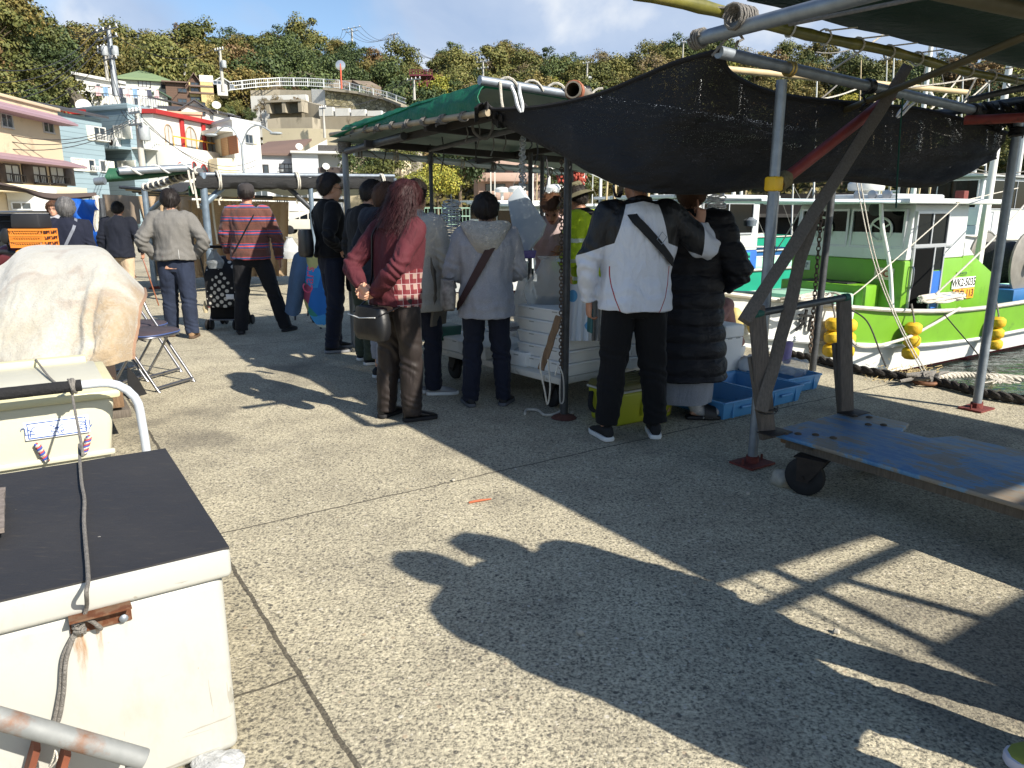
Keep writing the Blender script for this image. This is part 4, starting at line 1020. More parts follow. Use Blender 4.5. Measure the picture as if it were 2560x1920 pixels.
for i in range(30):
	rows.append([])
	for j in range(34):
		p = c0.lerp(c1, j/33)-LX*(4.05*i/29)+NX*(.10*i/29*(1-j/33))+ZX*(.02+.06*i/29-.05*abs(math.sin(PI*i/29*3.0))*min(1, j/4)+.012*nz((j*.2, i*.3, 0))); rows[-1].append(p)
MB().grid(rows).build('roof_sheet', TDKGRN, A, solid=.004)
for i in range(9):
	t = .26+.075*i; q = bp.lerp(bq, t); lash(A, q, bq-bp, .036, ROPEW, 1, .03, .005)
	MB().tube([q+ZX*.03, q+ZX*.07+(bq-bp).normalized()*.22-LX*.03], .004, n=5).build('rope', ROPEW, A)
lash(A, D(1852, 45, 3.55), bq-bp, .05, ROPEG, 7, .12, .008, tail=.1); lash(A, e, LX, .04, ROPEG, 4, .06)
for (u, v, u2, v2, Y) in ((1850, 50, 1780, 140, 3.6), (1868, 52, 1800, 112, 3.6), (1700, 10, 1850, 20, 3.5), (1920, 40, 1955, 70, 3.8), (2080, 175, 2230, 70, 4.4), (2260, 220, 2470, 190, 5.2), (2440, 195, 2400, 270, 5.2), (2480, 200, 2430, 250, 5.3)):
	MB().tube([D(u, v, Y), D((u+u2)/2, (v+v2)/2+3, Y+.03), D(u2, v2, Y+.06)], .006, n=5).build('rope', ROPEG if u < 1900 else ROPEW, A)
d_ = (pb-pa).normalized()
mb = MB(); c = D(1974, 172, 4.0); x, y = frame_from(d_)
for s in (-.012, .012): mb.tube([c+d_*s+x*.034*math.cos(a*.5236)+y*.034*math.sin(a*.5236) for a in range(12)], .006, n=6, closed=True)
mb.build('clamp', M('brass wire', S(190, 160, 90), .4, .7), A)
lash(A, pa.lerp(pb, .5), d_, .034, BLACKM, 5, .05, .008, tail=.12); lash(A, pa.lerp(pb, .99), d_, .034, BLACKM, 6, .08, .01)
lash(A, p2+ZX*(D(2528, 330, p2.y).z), ZX, .04, BLACKM, 4, .06, .012)
tag(MB().tube([D(2412, 300, 5.1), D(2480, 298, 5.0), D(2640, 290, 4.8)], .03, n=12).build('red_pipe', REDP), 'short red pipe lashed level beside the silver pipe end', 'pipe')
q0, q1 = D(1940, 465, 4.0), D(2246, 226, 4.72)
t = thing('red_brace', 'long dull red pipe slanting from yellow clamp up to the silver pipe', 'pipe', q0)
MB().tube([q0, q1], .031, n=14).build('tube', REDP, t)
mb = MB(); dd = (q1-q0).normalized(); x, y = frame_from(dd); mb.lathe([(.024, -.004), (.030, -.004), (.030, .004), (.024, .004)], q0, (x, y, -dd), 14); mb.build('pipe_end', M('pipe bore', S(30, 24, 22), .9), t)
lash(t, q0+dd*.06, dd, .037, M('old cloth tie', S(110, 100, 70), .9), 6, .07, .011)
mb = MB(); pc = V((p1.x, p1.y, q0.z+.01)); mb.box(pc, (.075, .07, .075), (NX, LX, ZX)); tag(mb.build('pipe_clamp', M('yellow plastic', S(224, 178, 24), .45), bevel=.012), 'yellow plastic pipe clamp on the near stall post', 'clamp')
def plank(name, label, pts, w, th, up, mat=WOODG):
	P = [V(p) for p in pts]; mb = MB(); k = 24
	d = (P[-1]-P[0]).normalized(); x = d.cross(V(up)).normalized(); y = x.cross(d)
	rings = []
	for i in range(k+1):
		c = P[0].lerp(P[-1], i/k); ww = w/2*(1+.10*nz((i*.35, w*9, P[0].z))); hh = th/2
		o = x*.008*nz((i*.2, 5, P[0].x))
		rings.append([c+o+x*ww+y*hh, c+o-x*ww+y*hh, c+o-x*ww-y*hh, c+o+x*ww-y*hh])
	mb.loft(rings); return tag(mb.build(name, mat, bevel=.004, smooth=30), label, 'plank')
vd = V((-.3, -1, .1))
plank('wooden_plank', 'long grey weathered plank crossing from the silver pipe to the cart handle', [D(2268, 168, 4.62), D(1862, 805, 3.55)], .062, .034, vd)
plank('wooden_plank', 'shorter grey plank propped from the cart edge against the long one', [D(2032, 540, 3.98), D(1903, 1030, 3.62)], .062, .034, vd)
def chain(name, label, p, q, n, s=.022, th=.0035, mat=None):
	mb = MB(); p, q = V(p), V(q)
	for i in range(n):
		c = p.lerp(q, (i+.5)/n); d = (q-p).normalized(); a = frame_from(d)[i % 2]; h = (q-p).length/n*.66
		mb.tube([c+d*(h*math.cos(2*PI*k/10))+a*(s*.45*math.sin(2*PI*k/10)) for k in range(10)], th, n=5, closed=True)
	return tag(mb.build(name, mat or M('rusty chain', S(92, 78, 66), .6, .5, var=.3, vs=40)), label, 'chain')
chain('hanging_chain', 'rusty chain hanging down the weathered post near the blue trays', D(2056, 500, 6.3), D(2025, 880, 6.3), 34, .034, .0055)
tag(MB().tube(path([D(2262, 190, 4.6), D(2250, 330, 4.62), D(2243, 450, 4.6), D(2240, 520, 4.6)], 14)+[], .005, n=5).build('cord', M('green cord', S(26, 72, 62), .9)), 'dark green cord dangling from the top of the grey plank', 'cord')
PEG = M('white plastic peg', S(226, 228, 230), .4)
def peg(u, v, Y, tilt, label, s=1.0):
	c = D(u, v, Y); a = Matrix.Rotation(tilt, 3, 'Y'); t = thing('clothes_peg', label, 'clothes peg', c)
	for sg in (-1, 1):
		mb = MB(); ax = [a @ V((1, 0, 0)), V((0, 1, 0)), a @ V((0, 0, 1))]
		pts = [c+ax[0]*(sg*.020*s)+ax[2]*.062*s, c+ax[0]*(sg*.012*s)+ax[2]*.02*s, c+ax[0]*(sg*.012*s)-ax[2]*.03*s, c+ax[0]*(sg*.004*s)-ax[2]*.065*s]
		mb.tube(path(pts, 10), [.011*s, .011*s, .011*s, .012*s, .012*s, .012*s, .012*s, .011*s, .009*s, .006*s], n=8, up=V((0, 1, 0)), flat=.7); mb.build('jaw', PEG, t)
peg(1296, 246, 4.70, -.25, 'large white plastic peg clipping the net near the green roof corner', 1.25); peg(2262, 232+40, 4.75, .7, 'white plastic peg with spread handles hanging under the silver pipe')
ctrl = [[(1800, 126, 3.74), (1832, 195, 3.92), (1960, 244, 4.35), (2160, 266, 4.75), (2330, 284, 5.05), (2516, 338, 5.35)],
		[(1690, 156, 4.00), (1745, 290, 3.98), (1905, 370, 4.28), (2130, 392, 4.75), (2330, 395, 5.1), (2502, 370, 5.45)],
		[(1590, 198, 4.22), (1640, 420, 4.08), (1800, 474, 4.22), (2080, 450, 4.75), (2335, 464, 5.15), (2488, 396, 5.5)],
		[(1480, 240, 4.48), (1505, 438, 4.28), (1680, 472, 4.32), (2050, 447, 4.95), (2320, 455, 5.35), (2475, 390, 5.6)],
		[(1340, 268, 4.78), (1395, 385, 4.72), (1600, 385, 4.9), (2020, 420, 5.3), (2300, 430, 5.6), (2465, 370, 5.8)],
		[(1192, 274, 5.06), (1262, 312, 5.3), (1540, 345, 5.6), (1980, 380, 5.9), (2270, 380, 6.0), (2450, 345, 6.2)]]
ctrl = [[D(*p) for p in r] for r in ctrl]
g = sheet(ctrl, 110, 80)
for i, r in enumerate(g):
	for j, p in enumerate(r):
		s, tt = j/109, i/79
		am = min(1, s*6)*min(1, tt*6)*min(1, (1-tt)*6+.3)
		r[j] = p+V((0, 1, .3))*(.034*nz((s*9+tt*5, tt*2.5, 1))+.012*(1-abs(nz((s*14+tt*9, tt*2, 4))*2))+.012*nz((s*36, tt*7, 4))+.03*nz((s*4-tt*7, tt*9, 7)))*am
net = MB().grid(g).build('shade_net', NETB, fixn=False, smooth=60); tag(net, 'sagging black shade net slung between silver pipe and green roofed stall', 'shade net')
MB().tube([r[0] for r in g], .012, n=6).build('hem', M('black hem', S(16, 16, 20), .9), net)
MB().tube([p+ZX*.012 for p in g[0]], .014, n=6).build('hem', M('black hem', S(16, 16, 20)), net)
gp = [[D(1186+u*4.6, 268-14*math.sin(u*.31)+v*9, 4.98+.03*v) for u in range(46)] for v in range(5)]
gp = [[p+V((0, .05, .03))*nz((j*.5, i, 2)) for j, p in enumerate(r)] for i, r in enumerate(gp)]
MB().grid(gp).build('gathered_fold', NETB, net, solid=.01, fixn=False)
gp = [[D(2440+u*4, 262+v*14+6*math.sin(u*.6), 5.1+.05*v) for u in range(34)] for v in range(5)]
gp = [[p+V((0, .08, .05))*nz((j*.4, i*.8, 6)) for j, p in enumerate(r)] for i, r in enumerate(gp)]
MB().grid(gp).build('gathered_fold', NETB, net, solid=.01, fixn=False)
pB = G(1410, 1045); pB2 = G(1088, 880)
B = thing('market_stall', 'green roofed stall with weathered posts over the fish trolley', 'market stall', pB)
cr = D(1212, 204, 5.2)                       # raised corner at the aisle
nB, lB, zB = qn(cr), ql(cr), cr.z
def rb(n, l):                                # roof surface
	f = (l-lB)/3.1; a = (n-nB)/3.4
	z = zB-.03-.13*f-.16*a*a-.05*a
	z -= .085*abs(math.sin(PI*(l-lB)/1.03))*min(1, max(0, a)*5)*.9
	return Q(n, l, z+.01*nz((n*3, l*3, 2)))
MB().grid([[rb(nB+.02+3.4*j/39, lB+.02+3.05*i/39) for j in range(40)] for i in range(40)]).build('roof_sheet', TGREY, B, fixn=False)
nr = [[rb(nB+.03+3.4*j/39, lB+.01+3.05*i/39)+ZX*.05 for j in range(40)] for i in range(40)]
MB().grid(nr).build('roof_cover', TGREEN, B, fixn=False)
tip = D(848, 322, 7.75); ea = D(1200, 281, 5.06); eb = D(852, 328, 7.7); ta = D(1214, 203, 5.22); tb = D(866, 312, 7.75)
rows = []
for i in range(14):
	f = i/13; rows.append([])
	for j in range(60):
		s = j/59; p = ta.lerp(tb, s).lerp(ea.lerp(eb, s), f)
		o = -NX*(.03*math.sin(PI*f)*(1-.5*s)+.016*nz((s*16, f*1.5, 3))+.012*nz((s*34+f*5, f*3, 8)))+ZX*.014*nz((s*14, 0, 1))*(1-f)
		rows[-1].append(p+o)
MB().grid(rows).build('side_flap', TGREEN, B, solid=.006, fixn=False)
pipe(B, ea-NX*.0-ZX*.012+LX*-.1, eb+(eb-ea).normalized()*.35-ZX*.02, .022, M('tan pole', S(150, 136, 112), .6, var=.25, vs=12), 'eave_pole')
ex = Q(nB, lB, zB+.005); ey = Q(nB+3.5, lB, zB-.13); pipe(B, ex-NX*.04, ey, .03)
wraprope(B, ex+NX*.12, ex+NX*1.0, .036, .2, ROPEW, .009)
MB().tube(path([ex+NX*.12+V((0, -.04, 0)), ex+NX*.13+V((0, -.05, -.12)), ex+NX*.15+V((0, -.05, -.20))], 8), .010, n=6).build('rope', ROPEW, B); MB().ell(ex+NX*.15+V((0, -.05, -.21)), (.022, .02, .02)).build('knot', ROPEW, B)
lash(B, ex+NX*.85, NX, .036, BLACKM, 5, .05, .007)
for i in range(8):
	q = ea.lerp(eb, .08+.11*i); lash(B, q-ZX*.012, eb-ea, .03, ROPEG, 2+i % 3, .06+.02*(i % 2), .006, tail=.05*(i % 2))
po = D(1432, 224, 5.1); mb = MB(); dn = (V((po.x, po.y, 0)).normalized()*.9+NX*.35); mb.lathe([(.044, 0), (.054, 0), (.054, 1.2), (.044, 1.2)], po, (frame_from(dn)[0], frame_from(dn)[1], dn.normalized()), 16, caps=False); mb.build('pipe_end', M('old steel pipe', S(150, 138, 120), .5, .5, var=.25), B, solid=.004)
lash(B, po+dn.normalized()*.05, dn, .058, M('copper tie', S(150, 92, 66), .6), 4, .05, .008)
pipe(B, D(885, 381, 7.8), D(1408, 432, 9.25), .033, M('pale blue grey pipe', S(176, 188, 194), .4, .3), 'roof_pipe'); pipe(B, D(868, 378, 7.6), D(1010, 340, 6.6), .034, STEELD)
fp_, fq_ = D(885, 381, 7.8), D(1408, 432, 9.25)
for i in range(7): lash(B, fp_.lerp(fq_, .02+.15*i), fq_-fp_, .038, ROPEW if i % 2 else ROPEG, 2+i % 3, .07, .008, tail=.06)
wraprope(B, fp_, fq_, .037, .38, ROPEG, .005)
post(B, pB, 2.02, .0265, STEELD, False); MB().lathe([(.001, 0), (.09, .001), (.075, .014), (.03, .03)], V((pB.x, pB.y, .002)), n=14).build('base_plate', M('dark rust', S(84, 50, 40), .9, var=.3, vs=30), B); post(B, pB2, 1.98, .019, STEELD, False); post(B, Q(4.3, 6.2), 1.95, .022, STEELD, False); post(B, Q(4.55, 6.35), 1.95, .022, STEELD, False); post(B, Q(5.6, 4.3), 1.95, .026, STEELD)
post(B, Q(5.7, 7.35), 1.9, .026, STEELD)
pp = D(862, 380, 7.7); post(B, V((pp.x, pp.y, 0)), pp.z+.16, .032, M('white painted post', S(140, 144, 146), .5, var=.1, vs=4), False)
lash(B, pp+ZX*.04, ZX, .06, ROPEG, 6, .1, .01)
for (n0, l0, z0, n1_, l1_, z1, w) in ((2.75, 6.6, 1.99, 6.0, 6.6, 1.90, .05), (2.75, 5.4, 2.03, 6.0, 5.4, 1.92, .05), (2.95, 4.45, 2.06, 2.95, 7.6, 1.99, .045), (4.4, 4.5, 2.02, 4.4, 7.5, 1.93, .05), (5.6, 4.4, 1.98, 5.6, 7.5, 1.87, .05)):
	mb = MB(); mb.bar(Q(n0, l0, z0), Q(n1_, l1_, z1), w, w*1.25); mb.build('beam', M('dark timber', S(46, 42, 40), .8, var=.3, vs=6), B, bevel=.004)
pipe(B, Q(3.0, 3.85, 2.03), Q(5.7, 4.2, 2.0), .024, STEELD); pipe(B, Q(3.02, 3.93, 1.98), Q(3.4, 6.6, 1.96), .022, STEELD)
for (u, v, h, Y) in ((1195, 300, 70, 6.2), (1230, 330, 60, 6.2), (1340, 350, 60, 6.1), (1325, 350, 24, 6.0), (1105, 340, 90, 7.2), (1260, 330, 50, 6.4), (1165, 315, 40, 6.1), (1075, 360, 55, 7.3), (960, 350, 60, 7.4), (1365, 390, 90, 6.0)):
	MB().tube(path([D(u, v, Y), D(u+5, v+h*.5, Y), D(u-3, v+h, Y)], 8), .006, n=5).build('rope_end', ROPEG if v < 335 else BLACKM, B)
MB().tube(path([D(1180, 290, 6.0), D(1185, 330, 6.0), D(1215, 347, 6.0), D(1232, 320, 6.0), D(1230, 295, 6.0)], 20), .011, n=6).build('hose_loop', ROPEG, B)
mb = MB(); q = D(1190, 400, 7.2); mb.cyl(q, q+ZX*.17, .006, 6); mb.cyl(q+ZX*.14, q+ZX*.20, .011, 6); mb.cyl(q-ZX*.02, q+ZX*.03, .011, 6); mb.build('hanging_scale', BLACKM, B)
chain('hanging_chain', 'chain hanging along the thick weathered post of the green roofed stall', D(1404, 400, 4.9), D(1402, 930, 4.9), 60, .026, .004)
tag(MB().tube(path([D(1388, 938, 4.86), D(1396, 915, 4.86), D(1408, 945, 4.86), D(1409, 1000, 4.86), D(1400, 1004, 4.86), D(1400, 950, 4.86)], 24), .005, n=6).build('steel_hook', M('bright steel', S(200, 200, 200), .3, .8)), 'long bright steel hook hanging at the foot of the chain', 'hook')
tag(MB().tube(path([G(1312, 1038)+ZX*.01, G(1318, 1028)+ZX*.012, G(1345, 1030)+ZX*.012, G(1360, 1041)+ZX*.012, G(1385, 1040)+ZX*.012, G(1408, 1036)+ZX*.03, G(1420, 1045)+ZX*.015, G(1432, 1034)+ZX*.012], 40), .010, n=6).build('rope_tail', ROPEW), 'white rope tail lying around the post foot on the concrete', 'rope')
for i, (u, v0, v1, w_) in enumerate(((1442, 418, 462, 20), (1402, 415, 455, 9))):
	rr_ = random.Random(8+i); mb = MB(); Y = 12
	for k in range(150):
		c = D(u+rr_.gauss(0, w_*.45), rr_.uniform(v0, v1), Y+rr_.uniform(-.1, .1)); mb.ell(c, (.022, .022, .03), nu=6, nv=5)
	t = tag(mb.build('red_net_bundle', M('red netting', S(150, 66, 50), .8, var=.25, vs=30)), ('larger' if i == 0 else 'smaller')+' bundle of red netting hung on a pole over the harbour', 'net bundle')
	if i == 0: pipe(t, D(u+2, v1-4, Y+.0), V((D(u+2, v1, Y).x, D(u+2, v1, Y).y, -.8)), .02, WFR, 'pole')
C_ = thing('market_stall', 'far stall with rolled black net awning and brown reed curtains', 'market stall', G(392, 722))
q1_ = G(388, 722); q2_ = G(525, 776); Yc = q1_.y; PALE = M('bluish pipe', S(120, 134, 146), .4, .5, var=.2, vs=10)
post(C_, q1_, D(372, 470, q1_.y).z, .05, PALE); post(C_, G(585, 800), D(490, 425, 10.2).z, .045, PALE, True, (D(490, 425, 10.2).x-G(585, 800).x, 10.2-G(585, 800).y)) if False else None
q3 = D(497, 432, 11.0); post(C_, V((q3.x+.05, q3.y, 0)), q3.z, .05, PALE); q4 = D(986, 446, 13.4); post(C_, V((q4.x, q4.y, 0)), q4.z, .04, PALE); q5 = D(775, 452, 12.2); post(C_, V((q5.x, q5.y, 0)), q5.z, .04, PALE); q6 = D(305, 490, 16); post(C_, V((q6.x, q6.y, 0)), q6.z, .05, STEELD)
pipe(C_, q3+ZX*-.02, D(985, 440, 13.4), .03, STEEL); pipe(C_, D(296, 428, 10.4), D(478, 419, 11.0), .05, STEEL); pipe(C_, D(238, 454, 10.2), D(262, 452, 10.2), .05, STEEL)
pipe(C_, D(360, 470, 13), D(500, 428, 11), .05, STEELD); wraprope(C_, D(360, 470, 13), D(500, 428, 11), .06, .28, ROPEW, .02)
pipe(C_, D(502, 518, 11.0), D(576, 452, 11.5), .045, PALE, 'brace'); pipe(C_, D(378, 525, 13.4), D(426, 484, 13.0), .04, PALE, 'brace'); pipe(C_, D(722, 470, 12.2), D(776, 520, 12.2), .04, STEELD, 'brace')
rows = sheet([[D(272, 420, 10.4), D(380, 424, 10.8), D(486, 422, 11.1)], [D(256, 454, 10.3), D(360, 446, 10.8), D(470, 432, 11.1)], [D(262, 450, 11.6), D(370, 442, 11.8), D(480, 430, 12)]], 30, 20)
MB().grid(rows).build('green_flap', tarpmat('bottle green sheet', S(38, 84, 62), .1), C_, solid=.006, fixn=False); wraprope(C_, D(296, 428, 10.4), D(478, 419, 11.0), .055, .36, WFR, .014)
rows = []
for i in range(9):
	a = 2*PI*i/8; rows.append([q3.lerp(D(985, 440, 13.4), j/59)+V((0, .11*math.cos(a)-.03, .10*math.sin(a)-.13))+V((0, .02, .03))*nz((j*.4, i*.7, 3)) for j in range(60)])
MB().grid(rows).build('rolled_net', netmat('dark rolled net', S(13, 13, 13), .84, 90), C_, fixn=False)
for f in (.08, .45, .92):
	q = q3.lerp(D(985, 440, 13.4), f); lash(C_, q-ZX*.1, NX, .13, ROPEW, 2, .06, .014, tail=.35)
rows = [[q3.lerp(D(985, 440, 13.4), j/19)+LX*(.25+2.4*i/9)+ZX*(-.12+.05*math.sin(j)-.15*math.sin(PI*i/9)) for j in range(20)] for i in range(10)]
MB().grid(rows).build('roof_sheet', TGREY, C_, fixn=False); MB().grid([[p+ZX*.03 for p in r] for r in rows]).build('roof_cover', netmat('grey black net', S(48, 46, 44), .8, 90), C_, fixn=False)
def curtain(parent, tl, tr, br, bl, mat, amp, fr, name, nx=60, ny=24, sd=0):
	tl, tr, br, bl = map(V, (tl, tr, br, bl)); rows = []
	for i in range(ny):
		f = i/(ny-1); rows.append([])
		for j in range(nx):
			s = j/(nx-1); p = tl.lerp(tr, s).lerp(bl.lerp(br, s), f)
			w_ = amp*(.35+f)*math.sin(s*fr*2*PI+1.2*nz((s*4, f, sd)))+amp*nz((s*7, f*2, sd+3)); rows[-1].append(p+V((.15*w_, -w_, 0)))
	return MB().grid(rows).build(name, mat, parent, fixn=False)
curtain(C_, D(255, 486, 15.5), D(345, 490, 14.8), D(352, 560, 14.8), D(268, 560, 15.5), M('taupe cloth', S(146, 130, 112), .9), .03, 3, 'curtain')
curtain(C_, D(340, 490, 14.5), D(480, 492, 13.6), D(480, 690, 13.6), D(394, 690, 14.3), NETBR, .10, 5, 'curtain', sd=2)
curtain(C_, D(470, 500, 13.6), D(722, 505, 14.6), D(718, 690, 14.6), D(480, 695, 13.6), NETBR, .06, 9, 'reed_curtain', sd=5)
mb = MB(); f_ = ff(478, 11.6, 520, 11.8); f_.box(mb, 0, f_.w, f_.z(500, 490), f_.z(500, 466), -.03, 0); sg = mb.build('green_sign', M('green board', S(26, 88, 58), .5), C_)
text('ヘ 8', .16, M('black ink', S(14, 16, 16), .7), sg, f_.P(f_.w*.5, f_.z(500, 479), .012), f_.e, ZX)
for k in range(5): pipe(C_, D(300+k*16, 468+k*5, 15), D(500+k*90, 486+k*4, 14), .03, BAMBD if k % 2 else STEELD, 'ceiling_pole')
for (u, v, h, Y) in ((470, 425, 60, 10.9), (482, 430, 90, 10.9), (530, 500, 110, 12.5)):
	MB().tube(path([D(u, v, Y), D(u+6, v+h*.5, Y), D(u+14, v+h, Y)], 8), .016, n=5).build('rope_end', ROPEW, C_)
def bagmesh(p, w_, h, seed, d_=None):
	mb = MB(); rows = []; d_ = d_ or w_*.6
	for i in range(15):
		f = i/14; z = -h*f; k = (.16+.9*min(1, f*1.6)*(1-.28*max(0, f-.7)/.3)) if f > .12 else .2+.25*(.12-f)/.12
		ring = []
		for j in range(22):
			a = 2*PI*j/22; n = 1+.14*nz((math.cos(a)*1.4, math.sin(a)*1.4, f*3+seed))+.07*math.sin(a*7+seed+f*4)*(1-f)
			ring.append(p+V((math.cos(a)*w_/2*k*n, math.sin(a)*d_/2*k*n, z)))
		rows.append(ring)
	mb.loft(rows); return mb
def plastic(name, col, tr, rough=.25):
	m, nt, b, co = raw(name); b.inputs['Base Color'].default_value = col; b.inputs['Roughness'].default_value = rough
	bn = nt.n.new('ShaderNodeBump'); bn.inputs['Strength'].default_value = .8; bn.inputs['Distance'].default_value = .02
	nt.l.new(nt.noise(co, 22, 5, .65, 1.5), bn.inputs['Height']); nt.l.new(bn.outputs[0], b.inputs['Normal'])
	t1 = nt.n.new('ShaderNodeBsdfTransparent'); t2 = nt.n.new('ShaderNodeBsdfTranslucent'); t2.inputs[0].default_value = col
	m1 = nt.n.new('ShaderNodeMixShader'); m1.inputs[0].default_value = .35; nt.l.new(b.outputs[0], m1.inputs[1]); nt.l.new(t2.outputs[0], m1.inputs[2])
	m2 = nt.n.new('ShaderNodeMixShader'); m2.inputs[0].default_value = tr; nt.l.new(m1.outputs[0], m2.inputs[1]); nt.l.new(t1.outputs[0], m2.inputs[2])
	nt.l.new(m2.outputs[0], nt.n['Material Output'].inputs[0]); return m
CLEAR = plastic('clear polythene', S(222, 226, 226), .62); MILKY = plastic('milky polythene', S(226, 228, 228), .18)
tag(bagmesh(D(724, 592, 12), .30, .34, 3).build('plastic_bag', MILKY), 'white plastic bag hanging at the right edge of the reed curtain', 'bag')
def tarpstand():
	t = thing('blue_tarp', 'creased bright blue tarpaulin tied up behind the grey haired woman', 'tarp', V((D(210, 640, 14).x, 14, 0)))
	tl, tr, br, bl = D(160, 496, 14), D(246, 500, 13.6), D(264, 680, 13.4), D(170, 680, 14); rows = []
	for i in range(40):
		f = i/39; rows.append([])
		for j in range(40):
			s = j/39; p = tl.lerp(tr, s).lerp(bl.lerp(br, s), f); w_ = .10*math.sin((f*1.4-s*.6)*9+2*nz((s*2, f*2, 0)))*(1-f*.6)*(.3+s)+.05*nz((s*5, f*7, 2))
			rows[-1].append(p+V((0, -w_, 0)))
	MB().grid(rows).build('sheet', tarpmat('blue tarpaulin', S(30, 96, 190), .12), t, solid=.006, fixn=False)
	MB().tube([D(254, 496, 13.6), D(266, 620, 13.5)], .05, n=8).build('pole', STEELD, t); MB().tube(path([D(238, 490, 13.6), D(246, 520, 13.6), D(242, 560, 13.6), D(252, 590, 13.6)], 20), .06, n=7).build('rope_wrap', ROPEW, t)
tarpstand()
aw = thing('brown_awning', 'dark brown sagging awning stretched behind the blue tarpaulin', 'awning', D(120, 480, 15))
rows = sheet([[D(-40, 448, 12), D(60, 470, 13), D(130, 484, 14), D(240, 482, 15)], [D(-40, 462, 12), D(40, 472, 13), D(130, 500, 14), D(244, 492, 15)], [D(-60, 470, 14), D(60, 480, 15), D(140, 498, 16), D(250, 488, 17)]], 40, 16)
MB().grid(rows).build('sheet', M('brown awning cloth', S(78, 66, 60), .9, var=.15, vs=3), aw, solid=.008, fixn=False)
MB().tube([D(-40, 452, 12), D(36, 468, 13), D(136, 496, 14)], .03, n=6).build('rope', STEELD, aw); MB().tube(path([D(136, 496, 14), D(160, 500, 14), D(185, 512, 13.8)], 8), .02, n=6).build('rope', ROPEW, aw)
# ================================================================ FOREGROUND AND MARKET PROPS
WPAINT = M('chipped white paint', S(202, 199, 186), .5, var=.04, vs=3, stain=S(176, 170, 152), sf=.22, ss=6, bump=.08, bs=14)
def scuffed(name, base):
	m, nt, b, co = raw(name); n1 = nt.noise(co, 3, 6, .65); c = nt.mix(n1, mul(base, .93), mul(base, 1.04))
	for rot, sc, th in (((0, .4, .3), (3, 3, 40), .715), ((.3, 1.3, 0), (40, 3, 3), .735)):
		s_ = nt.noise(nt.map(co, sc, rot), 1.0, 4, .6, .3); msk = nt.noise(co, 2.3, 2); c = nt.mix(nt.math('MULTIPLY', nt.math('GREATER_THAN', nt.math('ADD', s_, nt.math('MULTIPLY', msk, .12)), th+.03), .45), c, S(120, 114, 100))
	n2 = nt.noise(nt.map(co, (1, 1, .45)), 4.5, 8, .72); c = nt.mix(nt.math('MULTIPLY', nt.ramp(n2, [(.57, (0, 0, 0)), (.70, (1, 1, 1))]), .3), c, S(142, 136, 118))
	sp = nt.noise(co, 46, 2, .5); c = nt.mix(nt.math('MULTIPLY', nt.ramp(sp, [(.74, (0, 0, 0)), (.76, (1, 1, 1))]), .5), c, S(130, 120, 100)); nt.l.new(c, b.inputs['Base Color']); b.inputs['Roughness'].default_value = .5
	bn = nt.n.new('ShaderNodeBump'); bn.inputs['Strength'].default_value = .12; bn.inputs['Distance'].default_value = .02; nt.l.new(nt.noise(co, 5, 5), bn.inputs['Height']); nt.l.new(bn.outputs[0], b.inputs['Normal']); return m
BOXW = scuffed('scuffed white paint', S(172, 172, 165))
INKB = M('blue ink', S(34, 78, 150), .6); INKK = M('black ink', S(14, 16, 16), .7)
cbx = G(603, 1880); cn, cl = qn(cbx), ql(cbx); BW, BL, BH = 1.15, .92, .585
t = thing('storage_box', 'large white box with black rubber top and a rusty bracket', 'box', Q(cn-BW/2, cl+BL/2))
mb = MB(); mb.box(Q(cn-BW/2, cl+BL/2, .262), (BW, BL, .504), (NX, LX, ZX)); mb.build('body', BOXW, t, bevel=.028, bseg=4)
mb = MB(); mb.box(Q(cn-BW/2+.002, cl+BL/2, .548), (BW+.034, BL+.030, .078), (NX, LX, ZX)); mb.build('lid', BOXW, t, bevel=.016, bseg=4)
def matmat():
	m, nt, b, co = raw('black rubber mat')
	n = nt.noise(co, 2.2, 6, .7); f = nt.noise(nt.map(co, (1, 7, 1), rot=(0, 0, .4)), 14, 5, .7); sp = nt.noise(co, 55, 2, .5)
	c = nt.mix(n, S(30, 30, 33), S(52, 51, 52)); c = nt.mix(nt.math('MULTIPLY', nt.ramp(f, [(.58, (0, 0, 0)), (.78, (1, 1, 1))]), .35), c, S(96, 88, 72))
	c = nt.mix(nt.ramp(sp, [(.79, (0, 0, 0)), (.80, (1, 1, 1))]), c, S(150, 146, 138)); nt.l.new(c, b.inputs['Base Color'])
	nt.l.new(nt.ramp(n, [(.3, (.62,)*3), (.7, (.8,)*3)]), b.inputs['Roughness'])
	bn = nt.n.new('ShaderNodeBump'); bn.inputs['Strength'].default_value = .35; bn.inputs['Distance'].default_value = .02
	nt.l.new(nt.math('ADD', nt.noise(nt.map(co, (1, 6, 1)), 3, 4, .6), nt.math('MULTIPLY', nt.noise(co, 160, 2), .12)), bn.inputs['Height']); nt.l.new(bn.outputs[0], b.inputs['Normal']); return m
rows = [[Q(cn+.017-(BW+.03)*(1-j/40), cl-.008+(BL+.016)*i/30, .589+.0025*nz((i*.3, j*.25, 2))) for j in range(41)] for i in range(31)]
MB().grid(rows).build('rubber_top', matmat(), t, solid=.006, fixn=False)
bc = G(253, 1556, .43); bc = Q(-.25, cl-.002, .43); d_b = ray(253, 1552); t_b = (Q(0, cl)-V((0, 0, H))).dot(LX)/d_b.dot(LX); bc = V((0, 0, H))+d_b*t_b-LX*.002
mb = MB(); mb.box(bc+ZX*.012-LX*.003, (.125, .005, .05), (NX, LX, ZX)); mb.box(bc+ZX*.035-LX*.022, (.125, .042, .005), (NX, LX, ZX))
o = mb.build('bracket', M('rusty angle iron', S(120, 92, 70), .75, .3, var=.35, vs=30, stain=S(96, 56, 34), sf=.5, ss=30), t)
